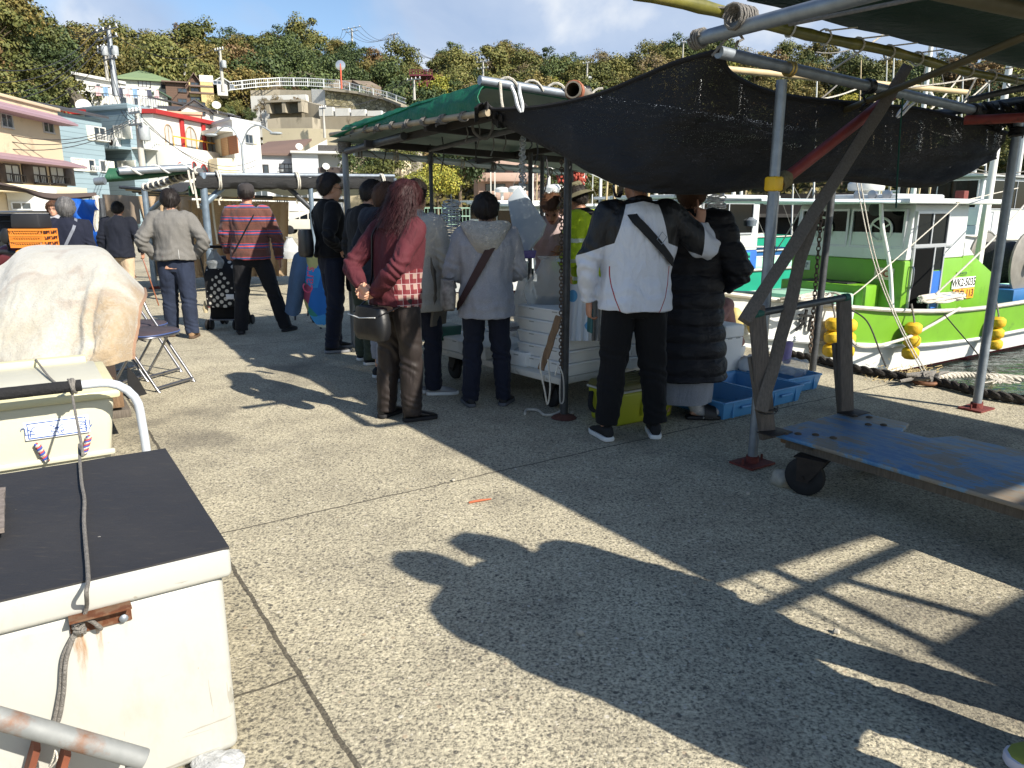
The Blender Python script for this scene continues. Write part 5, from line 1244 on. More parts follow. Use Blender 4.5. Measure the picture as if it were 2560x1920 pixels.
for s_ in (-.04, .045):
	MB().lathe([(.001, 0), (.009, .002), (.010, .006), (.006, .010), (.001, .011)], bc+NX*s_-ZX*.002-LX*.006, (NX, ZX, -LX), 10).build('bolt', STEEL, o)
def rustmat():
	m, nt, b, co = raw('rust streak'); n = nt.noise(nt.map(co, (60, 60, 9)), 1, 4, .6)
	nt.l.new(nt.ramp(n, [(.35, S(198, 150, 84)), (.7, S(150, 92, 44))]), b.inputs['Base Color']); b.inputs['Roughness'].default_value = .8
	tr = nt.n.new('ShaderNodeBsdfTransparent'); mx = nt.n.new('ShaderNodeMixShader'); z = nt.sep(co)[2]
	fade = nt.math('MULTIPLY', nt.math('ADD', nt.math('MULTIPLY', z, 7.5), .05, clamp=True), .9)
	a = nt.math('MULTIPLY', fade, nt.ramp(n, [(.42, (0, 0, 0)), (.62, (1, 1, 1))])); nt.l.new(a, mx.inputs[0]); nt.l.new(tr.outputs[0], mx.inputs[1]); nt.l.new(b.outputs[0], mx.inputs[2]); nt.l.new(mx.outputs[0], nt.n['Material Output'].inputs[0]); return m
rm = rustmat()
for (a, w_, h) in ((-.047, .03, .14), (-.008, .012, .10), (.05, .02, .04)):
	mb = MB(); zt_ = bc.z-.012; p = bc+NX*a-LX*.0022; q = [V((p.x, p.y, zt_-h))-NX*w_*.3, V((p.x, p.y, zt_-h))+NX*w_*.5, V((p.x, p.y, zt_))+NX*w_*.5, V((p.x, p.y, zt_))-NX*w_*.5]
	ob = mb.quad(*q).build('rust_stain', rm, t, smooth=0, fixn=False)
	off = V((p.x, p.y, zt_-h))-wl(t)
	for v_ in ob.data.vertices: v_.co -= off
	ob.location = off
ca = G(290, 965, .70); an, al = qn(ca), ql(ca)
CRM = M('cream plastic', S(194, 191, 170), .5, var=.05, vs=3, stain=S(196, 186, 140), sf=.2, ss=4, bump=.05, bs=20); CRL = M('greyish lid', S(186, 184, 168), .6, var=.06, vs=3)
YEL = M('pale yellow rim', S(200, 194, 156), .5, var=.05)
t = thing('cooler_tank', 'cream plastic cooler tank with an upside down blue name plate', 'cooler', Q(an-.55, al+.3))
def prism(n0, n1, l0, l1, z0, z1, inset=0.0):
	mb = MB(); mb.loft([[Q(n0, l0+inset, z0), Q(n1-inset, l0+inset, z0), Q(n1-inset, l1, z0), Q(n0, l1, z0)], [Q(n0, l0, z1), Q(n1, l0, z1), Q(n1, l1, z1), Q(n0, l1, z1)]]); return mb
prism(an-1.3, an-.01, al, al+.66, .28, .66, .05).build('body', CRM, t, bevel=.03, bseg=3)
prism(an-1.3, an+.012, al-.02, al+.68, .655, .69).build('rim', YEL, t, bevel=.012)
prism(an-1.26, an-.03, al+.03, al+.62, .688, .706).build('lid', CRL, t, bevel=.008)
prism(an-1.3, an-.06, al+.60, al+.66, .69, .735).build('hinge_ridge', YEL, t, bevel=.01)
prism(an-1.3, an-.03, al+.012, al+.03, .41, .435).build('moulded_rib', CRM, t, bevel=.008)
MB().box(Q(an-.65, al+.33, .14), (1.25, .6, .26), (NX, LX, ZX)).build('base', CRM, t, bevel=.02)
pc = (G(170, 1066, .565));
ln = al+.028-.0;
def onface(u, v, out=.0):
	d = ray(u, v); n_ = (LX*.05*0+LX).normalized(); o_ = V((0, 0, H)); tt = (Q(0, al+.022)-o_).dot(LX)/d.dot(LX); return o_+d*tt-LX*out
c = onface(143, 1067, .012); hx = (onface(222, 1048)-onface(64, 1086)).length/2; hx = min(hx, .16)
xd, yd = -NX, -ZX
mb = MB(); mb.box(c, (hx*2, .004, .074), (NX, LX, ZX)); pl = mb.build('name_plate', M('white plate', S(232, 234, 238), .4), t, bevel=.012)
mb = MB()
for s_ in (-1, 1):
	mb.box(c-LX*.003+ZX*s_*.030, (hx*2-.024, .003, .003), (NX, LX, ZX)); mb.box(c-LX*.003+NX*s_*(hx-.012), (.003, .003, .062), (NX, LX, ZX))
mb.build('border', INKB, pl, smooth=0)
text('俊   栄   丸', .046, INKB, pl, c-LX*.0035, xd, yd, thick=.002, sx=1.15, off=-.0006)
for (u0, v0, u1, v1) in ((92, 1108, 116, 1148), (222, 1088, 210, 1130)):
	p, q = onface(u0, v0, .015), onface(u1, v1, .02); mb = MB(); k = 30
	for ph, mm in ((0, 0), (2.1, 1), (4.2, 2)):
		mb.tube([p.lerp(q, i/k)+NX*(.008*math.cos(i*.7+ph))-LX*(.008*math.sin(i*.7+ph)) for i in range(k+1)], .005, n=5, m=mm)
	mb.build('braided_loop', [ROPEW, M('blue twine', S(60, 80, 160), .9), M('red twine', S(170, 70, 70), .9)], t)
t = thing('trolley_handle', 'bent grey pipe trolley handle with worn black foam grip', 'trolley handle', Q(an-.5, al-.18))
HG = M('grey powder coat', S(184, 190, 196), .4, var=.06, vs=8); hz = .745
ha, hb = G(180, 962, hz), G(248, 958, hz); ln_ = ql(hb)
pts = [Q(qn(hb)-1.1, ln_, hz), Q(qn(hb)-.2, ln_, hz), Q(qn(hb)+.0, ln_, hz)]+[Q(qn(hb)+.0+.13*math.sin(a), ln_, hz-.13*(1-math.cos(a))) for a in (.25, .5, .8, 1.1, 1.35, 1.57)]+[Q(qn(hb)+.135, ln_, .5), Q(qn(hb)+.14, ln_, .2), Q(qn(hb)+.14, ln_, .06)]
MB().tube(pts, .017, n=14).build('tube', HG, t)
gp_ = Q(qn(G(240, 950, hz)), ln_, hz); FOAM = M('black foam', S(24, 24, 26), .9, var=.2, vs=30, bump=.5, bs=60)
mb = MB(); k = 40; g0 = Q(qn(hb)-1.1, ln_, hz); g1 = Q(qn(hb)-.06, ln_, hz)
mb.tube([g0.lerp(g1, i/k) for i in range(k+1)], [.0225+.0015*nz((i*.8, 0, 0)) for i in range(k+1)], n=14); mb.build('foam_grip', FOAM, t)
cg = g0.lerp(g1, .42); rows = [[g0.lerp(g1, .30+.26*i/14)+LX*(-.0232*math.cos(a))+ZX*(.0232*math.sin(a)) for a in [(-.7+.7*w_) for w_ in (0, .35*abs(math.sin(i*.35))+.15, .9*math.sin(PI*i/14))]] for i in range(15)]
rp = [Q(qn(G(94, 924, .735)), al+.60, .738), G(130, 950, .712), G(168, 968, .712), G(178, 962, hz+.028)-LX*.0, G(184, 990, hz-.03)-LX*.045, onface(186, 1040, .05), onface(192, 1085, .07)]
rp = rp[:3]+[Q(qn(G(180, 962, hz)), ln_, hz+.028), Q(qn(G(183, 975, hz)), ln_-.03, hz-.005), Q(qn(G(186, 1010, .70)), ln_-.035, .70), Q(qn(G(196, 1100, .6)), cl+BL+.02, .615)]
def ontop(u, v, z=.600): return G(u, v, z)
rp += [ontop(198, 1112), ontop(203, 1199), ontop(211, 1248), ontop(210, 1308), ontop(220, 1436), ontop(216, 1478, .602)]
def onfront(u, v, out=.012):
	d = ray(u, v); o_ = V((0, 0, H)); tt = (Q(0, cl-.0)-o_).dot(LX)/d.dot(LX); return o_+d*tt-LX*out
rp += [onfront(214, 1500, .03), onfront(206, 1540, .016), onfront(190, 1568, .014), onfront(158, 1634), onfront(150, 1718), onfront(133, 1807)]
t = thing('tie_rope', 'thin grey rope tied over cooler and white box to the bracket', 'rope', rp[-1])
MB().tube(path(rp, 130), .0048, n=7).build('strand', ROPEG, t)
MB().tube(path([onfront(206, 1540, .018), onfront(222, 1536, .03), onfront(245, 1552, .03), onfront(250, 1562, .02), onfront(238, 1550, .028)], 24), .0048, n=7).build('loop', ROPEG, t)
MB().tube(path([onfront(192, 1565, .012), onfront(165, 1634, .022), onfront(158, 1720, .02), onfront(146, 1790, .016), onfront(128, 1812, .014)], 30), .0048, n=7).build('tail', ROPEG, t)
lash(t, onfront(196, 1560, .016), ZX, .010, ROPEG, 3, .03, .0045, 'knot')
lash(t, Q(qn(G(180, 962, hz)), ln_, hz), NX, .027, ROPEG, 2, .02, .005, 'knot')
def rustpipe():
	m, nt, b, co = raw('rust patched pipe'); n = nt.noise(co, 7, 6, .65); n2 = nt.noise(nt.map(co, (1, 1, 1), loc=(2, 2, 2)), 9, 5, .6)
	c = nt.mix(nt.noise(co, 25, 5), S(104, 108, 108), S(146, 148, 146)); c = nt.mix(nt.ramp(n, [(.54, (0, 0, 0)), (.68, (1, 1, 1))]), c, S(122, 84, 58)); c = nt.mix(nt.ramp(n2, [(.66, (0, 0, 0)), (.70, (1, 1, 1))]), c, S(150, 78, 70))
	nt.l.new(c, b.inputs['Base Color']); b.inputs['Roughness'].default_value = .65; b.inputs['Metallic'].default_value = .2; return m
RP = rustpipe()
def npx(u, v, Y): return D(u, v, Y)
e0, e1 = D(362, 1898, 1.43), D(-160, 1752, 1.30)
t = thing('pipe_rack', 'rusty galvanised pipe frame with red painted patches in front of white box', 'pipe rack', V((e0.x, e0.y, 0)))
dd = (e1-e0).normalized(); x, y = frame_from(dd)
MB().lathe([(.018, .01), (.0215, 0), (.0225, .004), (.0225, .62)], e0, (x, y, dd), 18).build('pipe', RP, t)
for k, (u, v) in enumerate(((100, 1905), (175, 1918))):
	p = D(u, v, 1.42); MB().bar(p+ZX*.05, p-ZX*.24+dd*.1, .05, .014, up=NX).build('slat', M('red brown plank', S(112, 62, 42), .8, var=.3, vs=12), t)
for a in (0.03, .5): q = e0+dd*a; MB().tube([q-ZX*.02, V((q.x, q.y-.02, 0))], .016, n=10).build('leg', RP, t)
MB().tube(path([D(138, 1876, 1.37), D(132, 1900, 1.37), D(120, 1925, 1.37), D(142, 1900, 1.365), D(140, 1878, 1.37)], 20), .002, n=5).build('string', ROPEW, t)
p = D(40, 1935, 1.50); mb = MB(); mb.ell(p, (.13, .06, .09), nu=24, nv=16); tag(mb.build('plastic_bag', CLEAR, disp=lambda c_, n_: n_*.03*nz(c_*14)), 'crumpled clear plastic bag below the rusty pipe at bottom corner', 'bag')
mb = MB(); p = G(545, 1912, .02); mb.ell(p, (.07, .05, .02), nu=20, nv=10); tag(mb.build('plastic_scrap', MILKY, disp=lambda c_, n_: n_*.012*nz(c_*40)), 'scrap of clear plastic on the ground by the white box corner', 'plastic scrap')
mb = MB(); q = G(-8, 1290, .60); mb.grid([[q+NX*(.05*j/3-.03)+LX*(.34*i/12-.17)+ZX*(.012+.01*nz((i*.6, j, 1))) for j in range(4)] for i in range(13)]); tag(mb.build('folded_strap', M('striped webbing', S(122, 112, 104), .9, var=.3, vs=60), solid=.012), 'frayed striped strap lying at left edge of the black top', 'strap')
def blanketmat():
	m, nt, b, co = raw('quilted beige blanket')
	n = nt.noise(co, 1.7, 5, .6); n2 = nt.noise(nt.map(co, (1, 1, 1), loc=(5, 3, 1)), 2.6, 5, .65); fine = nt.noise(co, 70, 3, .7)
	c = nt.ramp(n, [(.3, S(160, 157, 144)), (.5, S(178, 176, 166)), (.66, S(166, 158, 140))])
	z = nt.sep(co)[2]; x_ = nt.sep(co)[0]
	tan = nt.math('ADD', nt.math('MULTIPLY', x_, 1.3), nt.math('MULTIPLY', nt.math('SUBTRACT', n2, .5), 2.2))
	c = nt.mix(nt.ramp(tan, [(.62, (0, 0, 0)), (1.15, (.8,)*3)]), c, S(152, 130, 100))
	n5 = nt.noise(nt.map(co, (1, 1, 1.2), loc=(2, 8, 4)), 3.4, 3, .5, .8); c = nt.mix(nt.math('MULTIPLY', nt.ramp(n5, [(.56, (0, 0, 0)), (.66, (1, 1, 1))]), .5), c, S(150, 132, 118))
	ed2 = nt.math('ABSOLUTE', nt.math('SUBTRACT', nt.noise(nt.map(co, (1.6, 1.6, 2.2)), 2.4, 4, .6, 1.8), .5)); l2 = nt.ramp(ed2, [(.0, (1, 1, 1)), (.016, (0, 0, 0))])
	c = nt.mix(nt.math('MULTIPLY', l2, .2), c, S(200, 196, 184))
	c = nt.mix(nt.math('MULTIPLY', nt.ramp(fine, [(.4, (1, 1, 1)), (.6, (0, 0, 0))]), .3), c, nt.mix(1.0, c, (.72, .7, .66, 1), 'MULTIPLY'))
	nt.l.new(c, b.inputs['Base Color']); b.inputs['Roughness'].default_value = .95; b.inputs['Sheen Weight'].default_value = .25; b.inputs['Specular IOR Level'].default_value = .15
	h = nt.math('SUBTRACT', nt.math('MULTIPLY', fine, .22), nt.math('MULTIPLY', l2, .06)); h = nt.math('ADD', h, nt.math('MULTIPLY', nt.noise(co, 9, 5, .6, .8), .3))
	bn = nt.n.new('ShaderNodeBump'); bn.inputs['Strength'].default_value = .8; bn.inputs['Distance'].default_value = .025; nt.l.new(h, bn.inputs['Height']); nt.l.new(bn.outputs[0], b.inputs['Normal']); return m
ctrl = [[(-150, 690, 5.9), (-10, 668, 5.9), (62, 618, 5.9), (160, 613, 5.8), (250, 618, 5.6), (300, 662, 5.3), (362, 722, 5.1)],
		[(-150, 790, 4.9), (-20, 720, 4.9), (58, 634, 4.9), (160, 628, 4.85), (254, 632, 4.75), (306, 682, 4.6), (364, 740, 4.6)],
		[(-150, 830, 4.35), (-30, 760, 4.35), (50, 690, 4.4), (155, 690, 4.4), (240, 700, 4.35), (312, 750, 4.3), (352, 770, 4.38)],
		[(-160, 890, 4.1), (-40, 840, 4.05), (40, 800, 4.1), (150, 800, 4.12), (232, 800, 4.12), (298, 815, 4.12), (346, 825, 4.3)],
		[(-170, 960, 3.92), (-50, 930, 3.9), (36, 900, 3.9), (145, 890, 3.95), (236, 880, 4.0), (288, 868, 4.05), (340, 862, 4.22)],
		[(-180, 1020, 3.8), (-60, 1000, 3.8), (30, 975, 3.8), (140, 950, 3.88), (212, 925, 3.98), (284, 912, 4.02), (334, 898, 4.18)]]
g = sheet([[D(*p) for p in r] for r in ctrl], 150, 120)
for i, r in enumerate(g):
	for j, p in enumerate(r):
		s, f = j/149, i/119; am = min(1, (f+.05)*3)
		w1 = s+.10*nz((s*2.2, f*1.4, 1)); k_ = min(1, f*1.5)
		fold = .022*(abs(math.sin(w1*9.5+f*1.2))**.7-.6)*k_*(.55+.6*nz((s*3, f*1.5, 9)))+.016*math.sin(w1*24+f*4)*k_*(.4+.6*abs(nz((s*2.5, f*2, 5))))+.007*(.5-abs(nz((s*15+f*9, f*8-s*5, 6))))+.004*nz((s*40, f*26, 6))
		e1 = (s-.60-.10*(1-f)-.05*nz((f*2.6, 3, 1))-.012*nz((f*9, 1, 1))); fold += (.018*math.exp(-(e1/.026)**2)-.013*math.exp(-((e1-.035)/.016)**2))*(1 if f > .5 else f*2)
		r[j] = p+V((-.25, -.95, .2))*fold*am
t = thing('covered_cart', 'cart hidden under an old quilted beige floral blanket', 'covered cart', V((D(180, 900, 4.8).x, 4.8, 0)))
bl = MB().grid(g).build('blanket', blanketmat(), t, solid=-.012, fixn=False)
bl.data.vertices.foreach_get if False else None
MB().tube([r[-1] for r in g], .010, n=6).build('blanket_edge', M('tan binding', S(140, 112, 92), .9), bl)
lo = G(330, 1000, 0)
for (u, v, w_, h_, d_, Y, mt) in ((240, 985, .26, .10, .5, 4.55, WOODB), (240, 1016, .34, .05, .6, 4.6, WOODG), (150, 960, .5, .16, .4, 4.7, DKBR), (110, 990, .6, .30, .5, 4.5, DKBR)):
	p = D(u, v, Y); MB().box(V((p.x, p.y, max(p.z, h_/2+.002))), (w_, d_, h_), (NX, LX, ZX)).build('pallet_block', mt, t, bevel=.006)
MB().box(D(130, 860, 5.1), (.7, .6, .5), (NX, LX, ZX)).build('frame', DKBR, t, bevel=.02)
p = G(340, 995, 0); MB().poly([G(322, 998, .0), G(368, 985, .0), G(345, 945, .17), G(318, 915, .22)], V((-.02, .03, 0))).build('rubber_flap', M('dark rubber', S(52, 52, 54), .7), t)
CHROME = M('chrome tube', S(150, 150, 154), .3, .9, var=.05); PADD = M('dark vinyl seat', S(66, 58, 62), .5, var=.1, vs=12, bump=.08, bs=40); PIPING = M('blue piping', S(60, 76, 120), .5)
def fchair(dx):
	t = thing('folding_chair', 'x', 'chair', V((0, 0, 0)))
	s = MB(); ring = []; prof = [(.205, 0), (.22, .012), (.22, .022), (.20, .03), (.0, .034)]
	def sup(a, r): # rounded D seat
		c, s_ = math.cos(a), math.sin(a); k = (abs(c)**3+abs(s_)**3)**(-1/3); return V((c*k*r, s_*k*r*.92, 0))
	s.loft([[sup(2*PI*j/28, r)+ZX*(.425+z) for j in range(28)] for r, z in ((.2, 0), (.218, .008), (.222, .02), (.205, .034), (.05, .038))]); s.build('seat', PADD, t)
	MB().tube([sup(2*PI*j/28, .222)+ZX*.438 for j in range(28)], .007, n=6, closed=True).build('seat_piping', PIPING, t); MB().tube([sup(2*PI*j/28, .214)+ZX*.422 for j in range(28)], .009, n=6, closed=True).build('seat_rim', CHROME, t)
	for sx in (-.2, .2):
		MB().tube(path([V((sx, .24, .80)), V((sx, .18, .6)), V((sx, .06, .42)), V((sx, -.22, .03)), V((sx*.96, -.23, .015))], 20), .0115, n=10).build('leg', CHROME, t)
		MB().tube(path([V((sx*.86, -.06, .42)), V((sx*.86, .06, .25)), V((sx*.86, .24, .02))], 14), .011, n=10).build('leg', CHROME, t)
		MB().tube([V((sx*.9, -.15, .40)), V((sx*.9, .12, .45))], .006, n=6).build('hinge_arm', CHROME, t)
	MB().tube([V((-.2, -.22, .03)), V((.2, -.22, .03))], .0115, n=10).build('crossbar', CHROME, t); MB().tube([V((-.17, .23, .03)), V((.17, .23, .03))], .011, n=10).build('crossbar', CHROME, t)
	mb = MB(); mb.grid([[V((-.2+.4*j/12, .235+.03*math.sin(PI*j/12), .66+.15*i/5)) for j in range(13)] for i in range(6)]); mb.build('backrest', PADD, t, solid=.025, fixn=False, bevel=0); return t
ch = fchair(0); q = G(463, 985); base = G(400, 975)
cA = thing  # placeholder kept simple
d_legs = V((math.cos(.35), math.sin(.35), 0))
def setch(o, p, a, label): o.location = p; o.rotation_euler = (0, 0, a); tag(o, label, None, 'folding chairs beside the covered cart')
setch(ch, G(384, 962), math.radians(72), 'nearer folding chair with chrome legs and dark vinyl seat');
c2 = copy_tree(ch); setch(c2, G(350, 940)+V((0, .05, 0)), math.radians(72), 'farther folding chair tucked behind the nearer one by the blanket')
zc = .262; P0 = Q(qn(G(1928, 1090, zc)), ql(G(1928, 1090, zc)), zc); n0, l0 = qn(P0), ql(P0); W = .74; LEN = 2.1
def bluewood():
	m, nt, b, co = raw('worn blue deck'); n = nt.noise(nt.map(co, (1, 1, 1), rot=(0, 0, 1.0)), 1.6, 7, .7, .6); n2 = nt.noise(nt.map(nt.map(co, (1, 1, 1), rot=(0, 0, -.58)), (9, 1, 1)), 3, 6, .7)
	f = nt.math('ADD', n, nt.math('MULTIPLY', nt.math('SUBTRACT', n2, .5), .55))
	c = nt.ramp(f, [(.40, S(66, 114, 156)), (.47, S(96, 134, 162)), (.51, S(124, 122, 114)), (.68, S(132, 116, 96))])
	c = nt.mix(nt.ramp(nt.noise(co, 30, 4, .7), [(.62, (0, 0, 0)), (.72, (1, 1, 1))]), c, S(92, 90, 88)); nt.l.new(c, b.inputs['Base Color']); b.inputs['Roughness'].default_value = .55
	bn = nt.n.new('ShaderNodeBump'); bn.inputs['Strength'].default_value = .3; bn.inputs['Distance'].default_value = .01; nt.l.new(f, bn.inputs['Height']); nt.l.new(bn.outputs[0], b.inputs['Normal']); return m
t = thing('platform_cart', 'worn blue wooden platform cart with grey timber push handle', 'cart', Q(n0+W/2, l0-.6))
out = [Q(n0, l0, zc), Q(n0+.02, l0+.02, zc), Q(n0+W-.06, l0+.03, zc), Q(n0+W, l0, zc), Q(n0+W+.02, l0-.30, zc), Q(n0+W-.16, l0-.36, zc), Q(n0+W-.16, l0-.50, zc), Q(n0+W+.0, l0-.56, zc), Q(n0+W+.03, l0-LEN, zc), Q(n0, l0-LEN, zc)]
MB().poly(out, ZX*.022).build('deck', bluewood(), t, bevel=.005, smooth=30)
for nn in (n0+.08, n0+W-.12): MB().box(Q(nn, l0-LEN/2+.1, zc-.03), (.06, LEN-.3, .055), (NX, LX, ZX)).build('bearer', WOODG, t, bevel=.005)
MB().box(Q(n0+W/2, l0-.12, zc-.02), (W-.1, .2, .035), (NX, LX, ZX)).build('bearer', WOODB, t, bevel=.004)
for (a, b_) in ((.08, -.10), (.14, -.16), (.03, -.06), (.17, -.24), (W-.1, -.06), (W-.06, -.12), (W-.2, -.2), (W-.14, -.25)):
	MB().lathe([(.018, 0), (.018, .005), (.010, .009), (.001, .010)], Q(n0+a, l0+b_, zc+.022), n=10).build('bolt', M('dirty bolt', S(96, 84, 70), .6, .6), t)
TYRE = M('black rubber tyre', S(24, 24, 25), .75, var=.2, vs=20); IRON = M('dark iron', S(52, 46, 42), .6, .5, var=.3, vs=20)
def caster(p, r, wd, yaw, parent):
	ax = V((math.cos(yaw), math.sin(yaw), 0)); fw = V((-ax.y, ax.x, 0)); c = V((p.x, p.y, r))
	w_ = MB(); w_.lathe([(r*.55, -wd/2), (r*.86, -wd/2), (r, -wd*.3), (r, wd*.3), (r*.86, wd/2), (r*.55, wd/2)], c, (fw, ZX, ax), 28); o = w_.build('wheel', TYRE, parent)
	MB().lathe([(.001, -wd*.42), (r*.2, -wd*.45), (r*.58, -wd*.36), (r*.58, wd*.36), (r*.2, wd*.45), (.001, wd*.42)], c, (fw, ZX, ax), 22).build('hub', IRON, o)
	f = MB(); top = p.z
	for s in (-1, 1): f.poly([c+ax*s*(wd/2+.012)-fw*r*.28-ZX*.02, c+ax*s*(wd/2+.012)+fw*r*.28-ZX*.02, V((p.x, p.y, top))+ax*s*(wd/2+.012)+fw*r*.75-fw*.04, V((p.x, p.y, top))+ax*s*(wd/2+.012)-fw*r*.75-fw*.04], ax*s*.006)
	f.box(V((p.x, p.y, top))-fw*.03, (wd+.05, r*1.6, .008), (ax, fw, ZX)); f.cyl(c-ax*(wd/2+.025), c+ax*(wd/2+.025), .012, 8); f.build('caster_fork', IRON, parent, smooth=30)
yw = math.atan2(NX.y, NX.x)
wp = G(2008, 1236); caster(V((wp.x, wp.y, zc-.06)), .098, .045, yw+.25, t); caster(Q(n0+W-.1, ql(wp), zc-.06), .098, .045, yw, t); caster(Q(n0+.1, l0-LEN+.35, zc-.06), .098, .045, yw, t); caster(Q(n0+W-.1, l0-LEN+.35, zc-.06), .098, .045, yw, t)
hzz = .93
for nn, lab, dn in ((n0+.0, 0, -.05), (n0+W-.05, 1, .0)):
	a = Q(nn, l0+.02, zc-.02); b_ = Q(nn+dn-.02, l0+.10, hzz)
	MB().bar(a, b_, .085, .032, up=NX*.3+LX).build('handle_upright', M('dark aged timber', S(96, 88, 80), .85, var=.3, vs=9, stretch=(14, 14, 1.2), bump=.5, bs=30), t, bevel=.006); MB().bar(a+LX*.045+NX*.03, a.lerp(b_, .62)+LX*.05+NX*.0, .05, .03, up=NX*.3+LX).build('upright_stiffener', WOODG, t, bevel=.005)
	MB().box(Q(nn, l0-.02, zc+.026), (.16, .10, .006), (NX, LX, ZX)).build('foot_plate', IRON, t, bevel=.002)
ha_, hb_ = Q(n0-.09, l0+.09, hzz-.035), Q(n0+W-.06, l0+.09, hzz-.0); MB().cyl(ha_, hb_, .019, 14).build('handle_bar', M('dark grey pipe', S(70, 74, 76), .45, .4, var=.1), t)
MB().cyl(hb_-NX*.03, hb_+NX*.012, .022, 12).build('bar_wrap', M('green tape', S(24, 84, 74), .7), t); MB().cyl(ha_-NX*.0, ha_+NX*.05, .022, 12).build('bar_wrap', M('green tape', S(24, 84, 74)), t)
lash(t, Q(n0-.02, l0+.02, .40), ZX, .05, BLACKM, 2, .03, .004)
def rock(name, label, p, r, sd, mat=None, sq=(1, 1, .8)):
	mb = MB(); mb.ell(p+ZX*r*sq[2]*.8, (r*sq[0], r*sq[1], r*sq[2]), nu=18, nv=12)
	return tag(mb.build(name, mat or M('pale stone', S(168, 162, 148), .9, var=.2, vs=14, bump=.4, bs=40), disp=lambda c_, n_: n_*r*.35*nz(c_*(1.4/r)+V((sd, 0, 0))), smooth=50), label, 'stone')
rock('chock_stone', 'pale rounded stone wedged against the blue cart wheel', G(1952, 1212), .055, 3)
rr_ = random.Random(4)
for (u, v, r, lab) in ((1870, 1236, .010, 'small tan pebble on the shaded concrete below the cart'), (1133, 1203, .010, 'dark pebble lying on the joint in the sunlit concrete'), (2090, 1583, .012, 'dark pebble in the sunlit patch at lower right'), (1450, 1585, .012, 'dark stone near the shadow of the bystander')): rock('pebble', lab, G(u, v), r, u)
tag(MB().tube(path([G(1172, 1259)+ZX*.005, G(1195, 1256)+ZX*.009, G(1228, 1250)+ZX*.006], 8), [.004, .006, .006, .006, .006, .005, .004, .003], n=6).build('wood_splinter', M('orange splinter', S(168, 92, 60), .8)), 'reddish brown splinter of wood on the sunlit concrete', 'splinter')
TRB = M('sky blue plastic', S(76, 138, 186), .42, var=.06, vs=4, stain=S(62, 112, 152), sf=.2, ss=6)
def tray(n_, l_, a, label, wn=.44, wl_=.62, h=.118, z0=.002):
	t = thing('plastic_tray', label, 'tray', V((0, 0, 0)), 'blue plastic fish trays on the quay'); th = .006; mb = MB()
	o = .02; A = [V((-wn/2+o, -wl_/2+o, 0)), V((wn/2-o, -wl_/2+o, 0)), V((wn/2-o, wl_/2-o, 0)), V((-wn/2+o, wl_/2-o, 0))]
	B_ = [V((-wn/2, -wl_/2, h)), V((wn/2, -wl_/2, h)), V((wn/2, wl_/2, h)), V((-wn/2, wl_/2, h))]
	sc = lambda P, k, z: [V((p.x-math.copysign(k, p.x), p.y-math.copysign(k, p.y), p.z+z)) for p in P]
	mb.loft([A, B_, sc(B_, th*2, 0), sc(A, th*2, th)]); mb.build('tub', TRB, t, bevel=.004)
	r = MB()
	for i in range(4):
		p, q = B_[i], B_[(i+1) % 4]; r.bar(p+ZX*.002, q+ZX*.002, .02, .014)
	r.build('rim', TRB, t, bevel=.004)
	for s in (-1, 1):
		for f in (-.3, .3): MB().box(V((f*wn, s*(wl_/2-.006), h*.5)), (.012, .014, h*.9)).build('stiffening_rib', TRB, t, bevel=.003)
	for s in (-1, 1): MB().box(V((0, s*(wl_/2+.006), h*.62)), (wn*.32, .02, .02)).build('handle', TRB, t, bevel=.006)
	t.location = Q(n_, l_, z0); t.rotation_euler = (0, 0, a+math.atan2(NX.y, NX.x)); return t
tf = G(1825, 1050); tn, tl_ = qn(tf), ql(tf)
tray(tn+.18, tl_+.36, 0, 'front blue tray standing by the puffer coat', .50, .72); tray(tn+.65, tl_+.36, .03, 'second blue tray behind the crossed planks', .42); tray(tn+1.12, tl_+.55, -.02, 'farthest blue tray holding plastic bags', .42, .66)
p = Q(tn+1.1, tl_+.5, .14)
for i, (dn, dl, s, mt, lab) in enumerate(((-.08, .14, .13, MILKY, 'white printed carrier bag crumpled in the farthest blue tray'), (.1, -.12, .12, CLEAR, 'clear crinkled plastic bag in the farthest blue tray'))):
	mb = MB(); mb.ell(Q(tn+1.1+dn, tl_+.5+dl, .11+.05), (s, s*.8, s*.62), nu=30, nv=20); tag(mb.build('carrier_bag', mt, disp=lambda c_, n_: n_*(.045*nz(c_*9)+.025*nz(c_*22))), lab, 'bag')
tag(MB().tube([Q(tn+1.18, tl_+.45, .2), Q(tn+1.30, tl_+.52, .33)], .032, n=12).build('purple_roll', plastic('lilac plastic', S(176, 160, 206), .1)), 'lilac plastic roll sticking up from the blue tray', 'roll')
POLY = M('polystyrene', S(228, 228, 224), .7, var=.03, vs=4, stain=S(196, 192, 180), sf=.15, ss=7, bump=.12, bs=120)
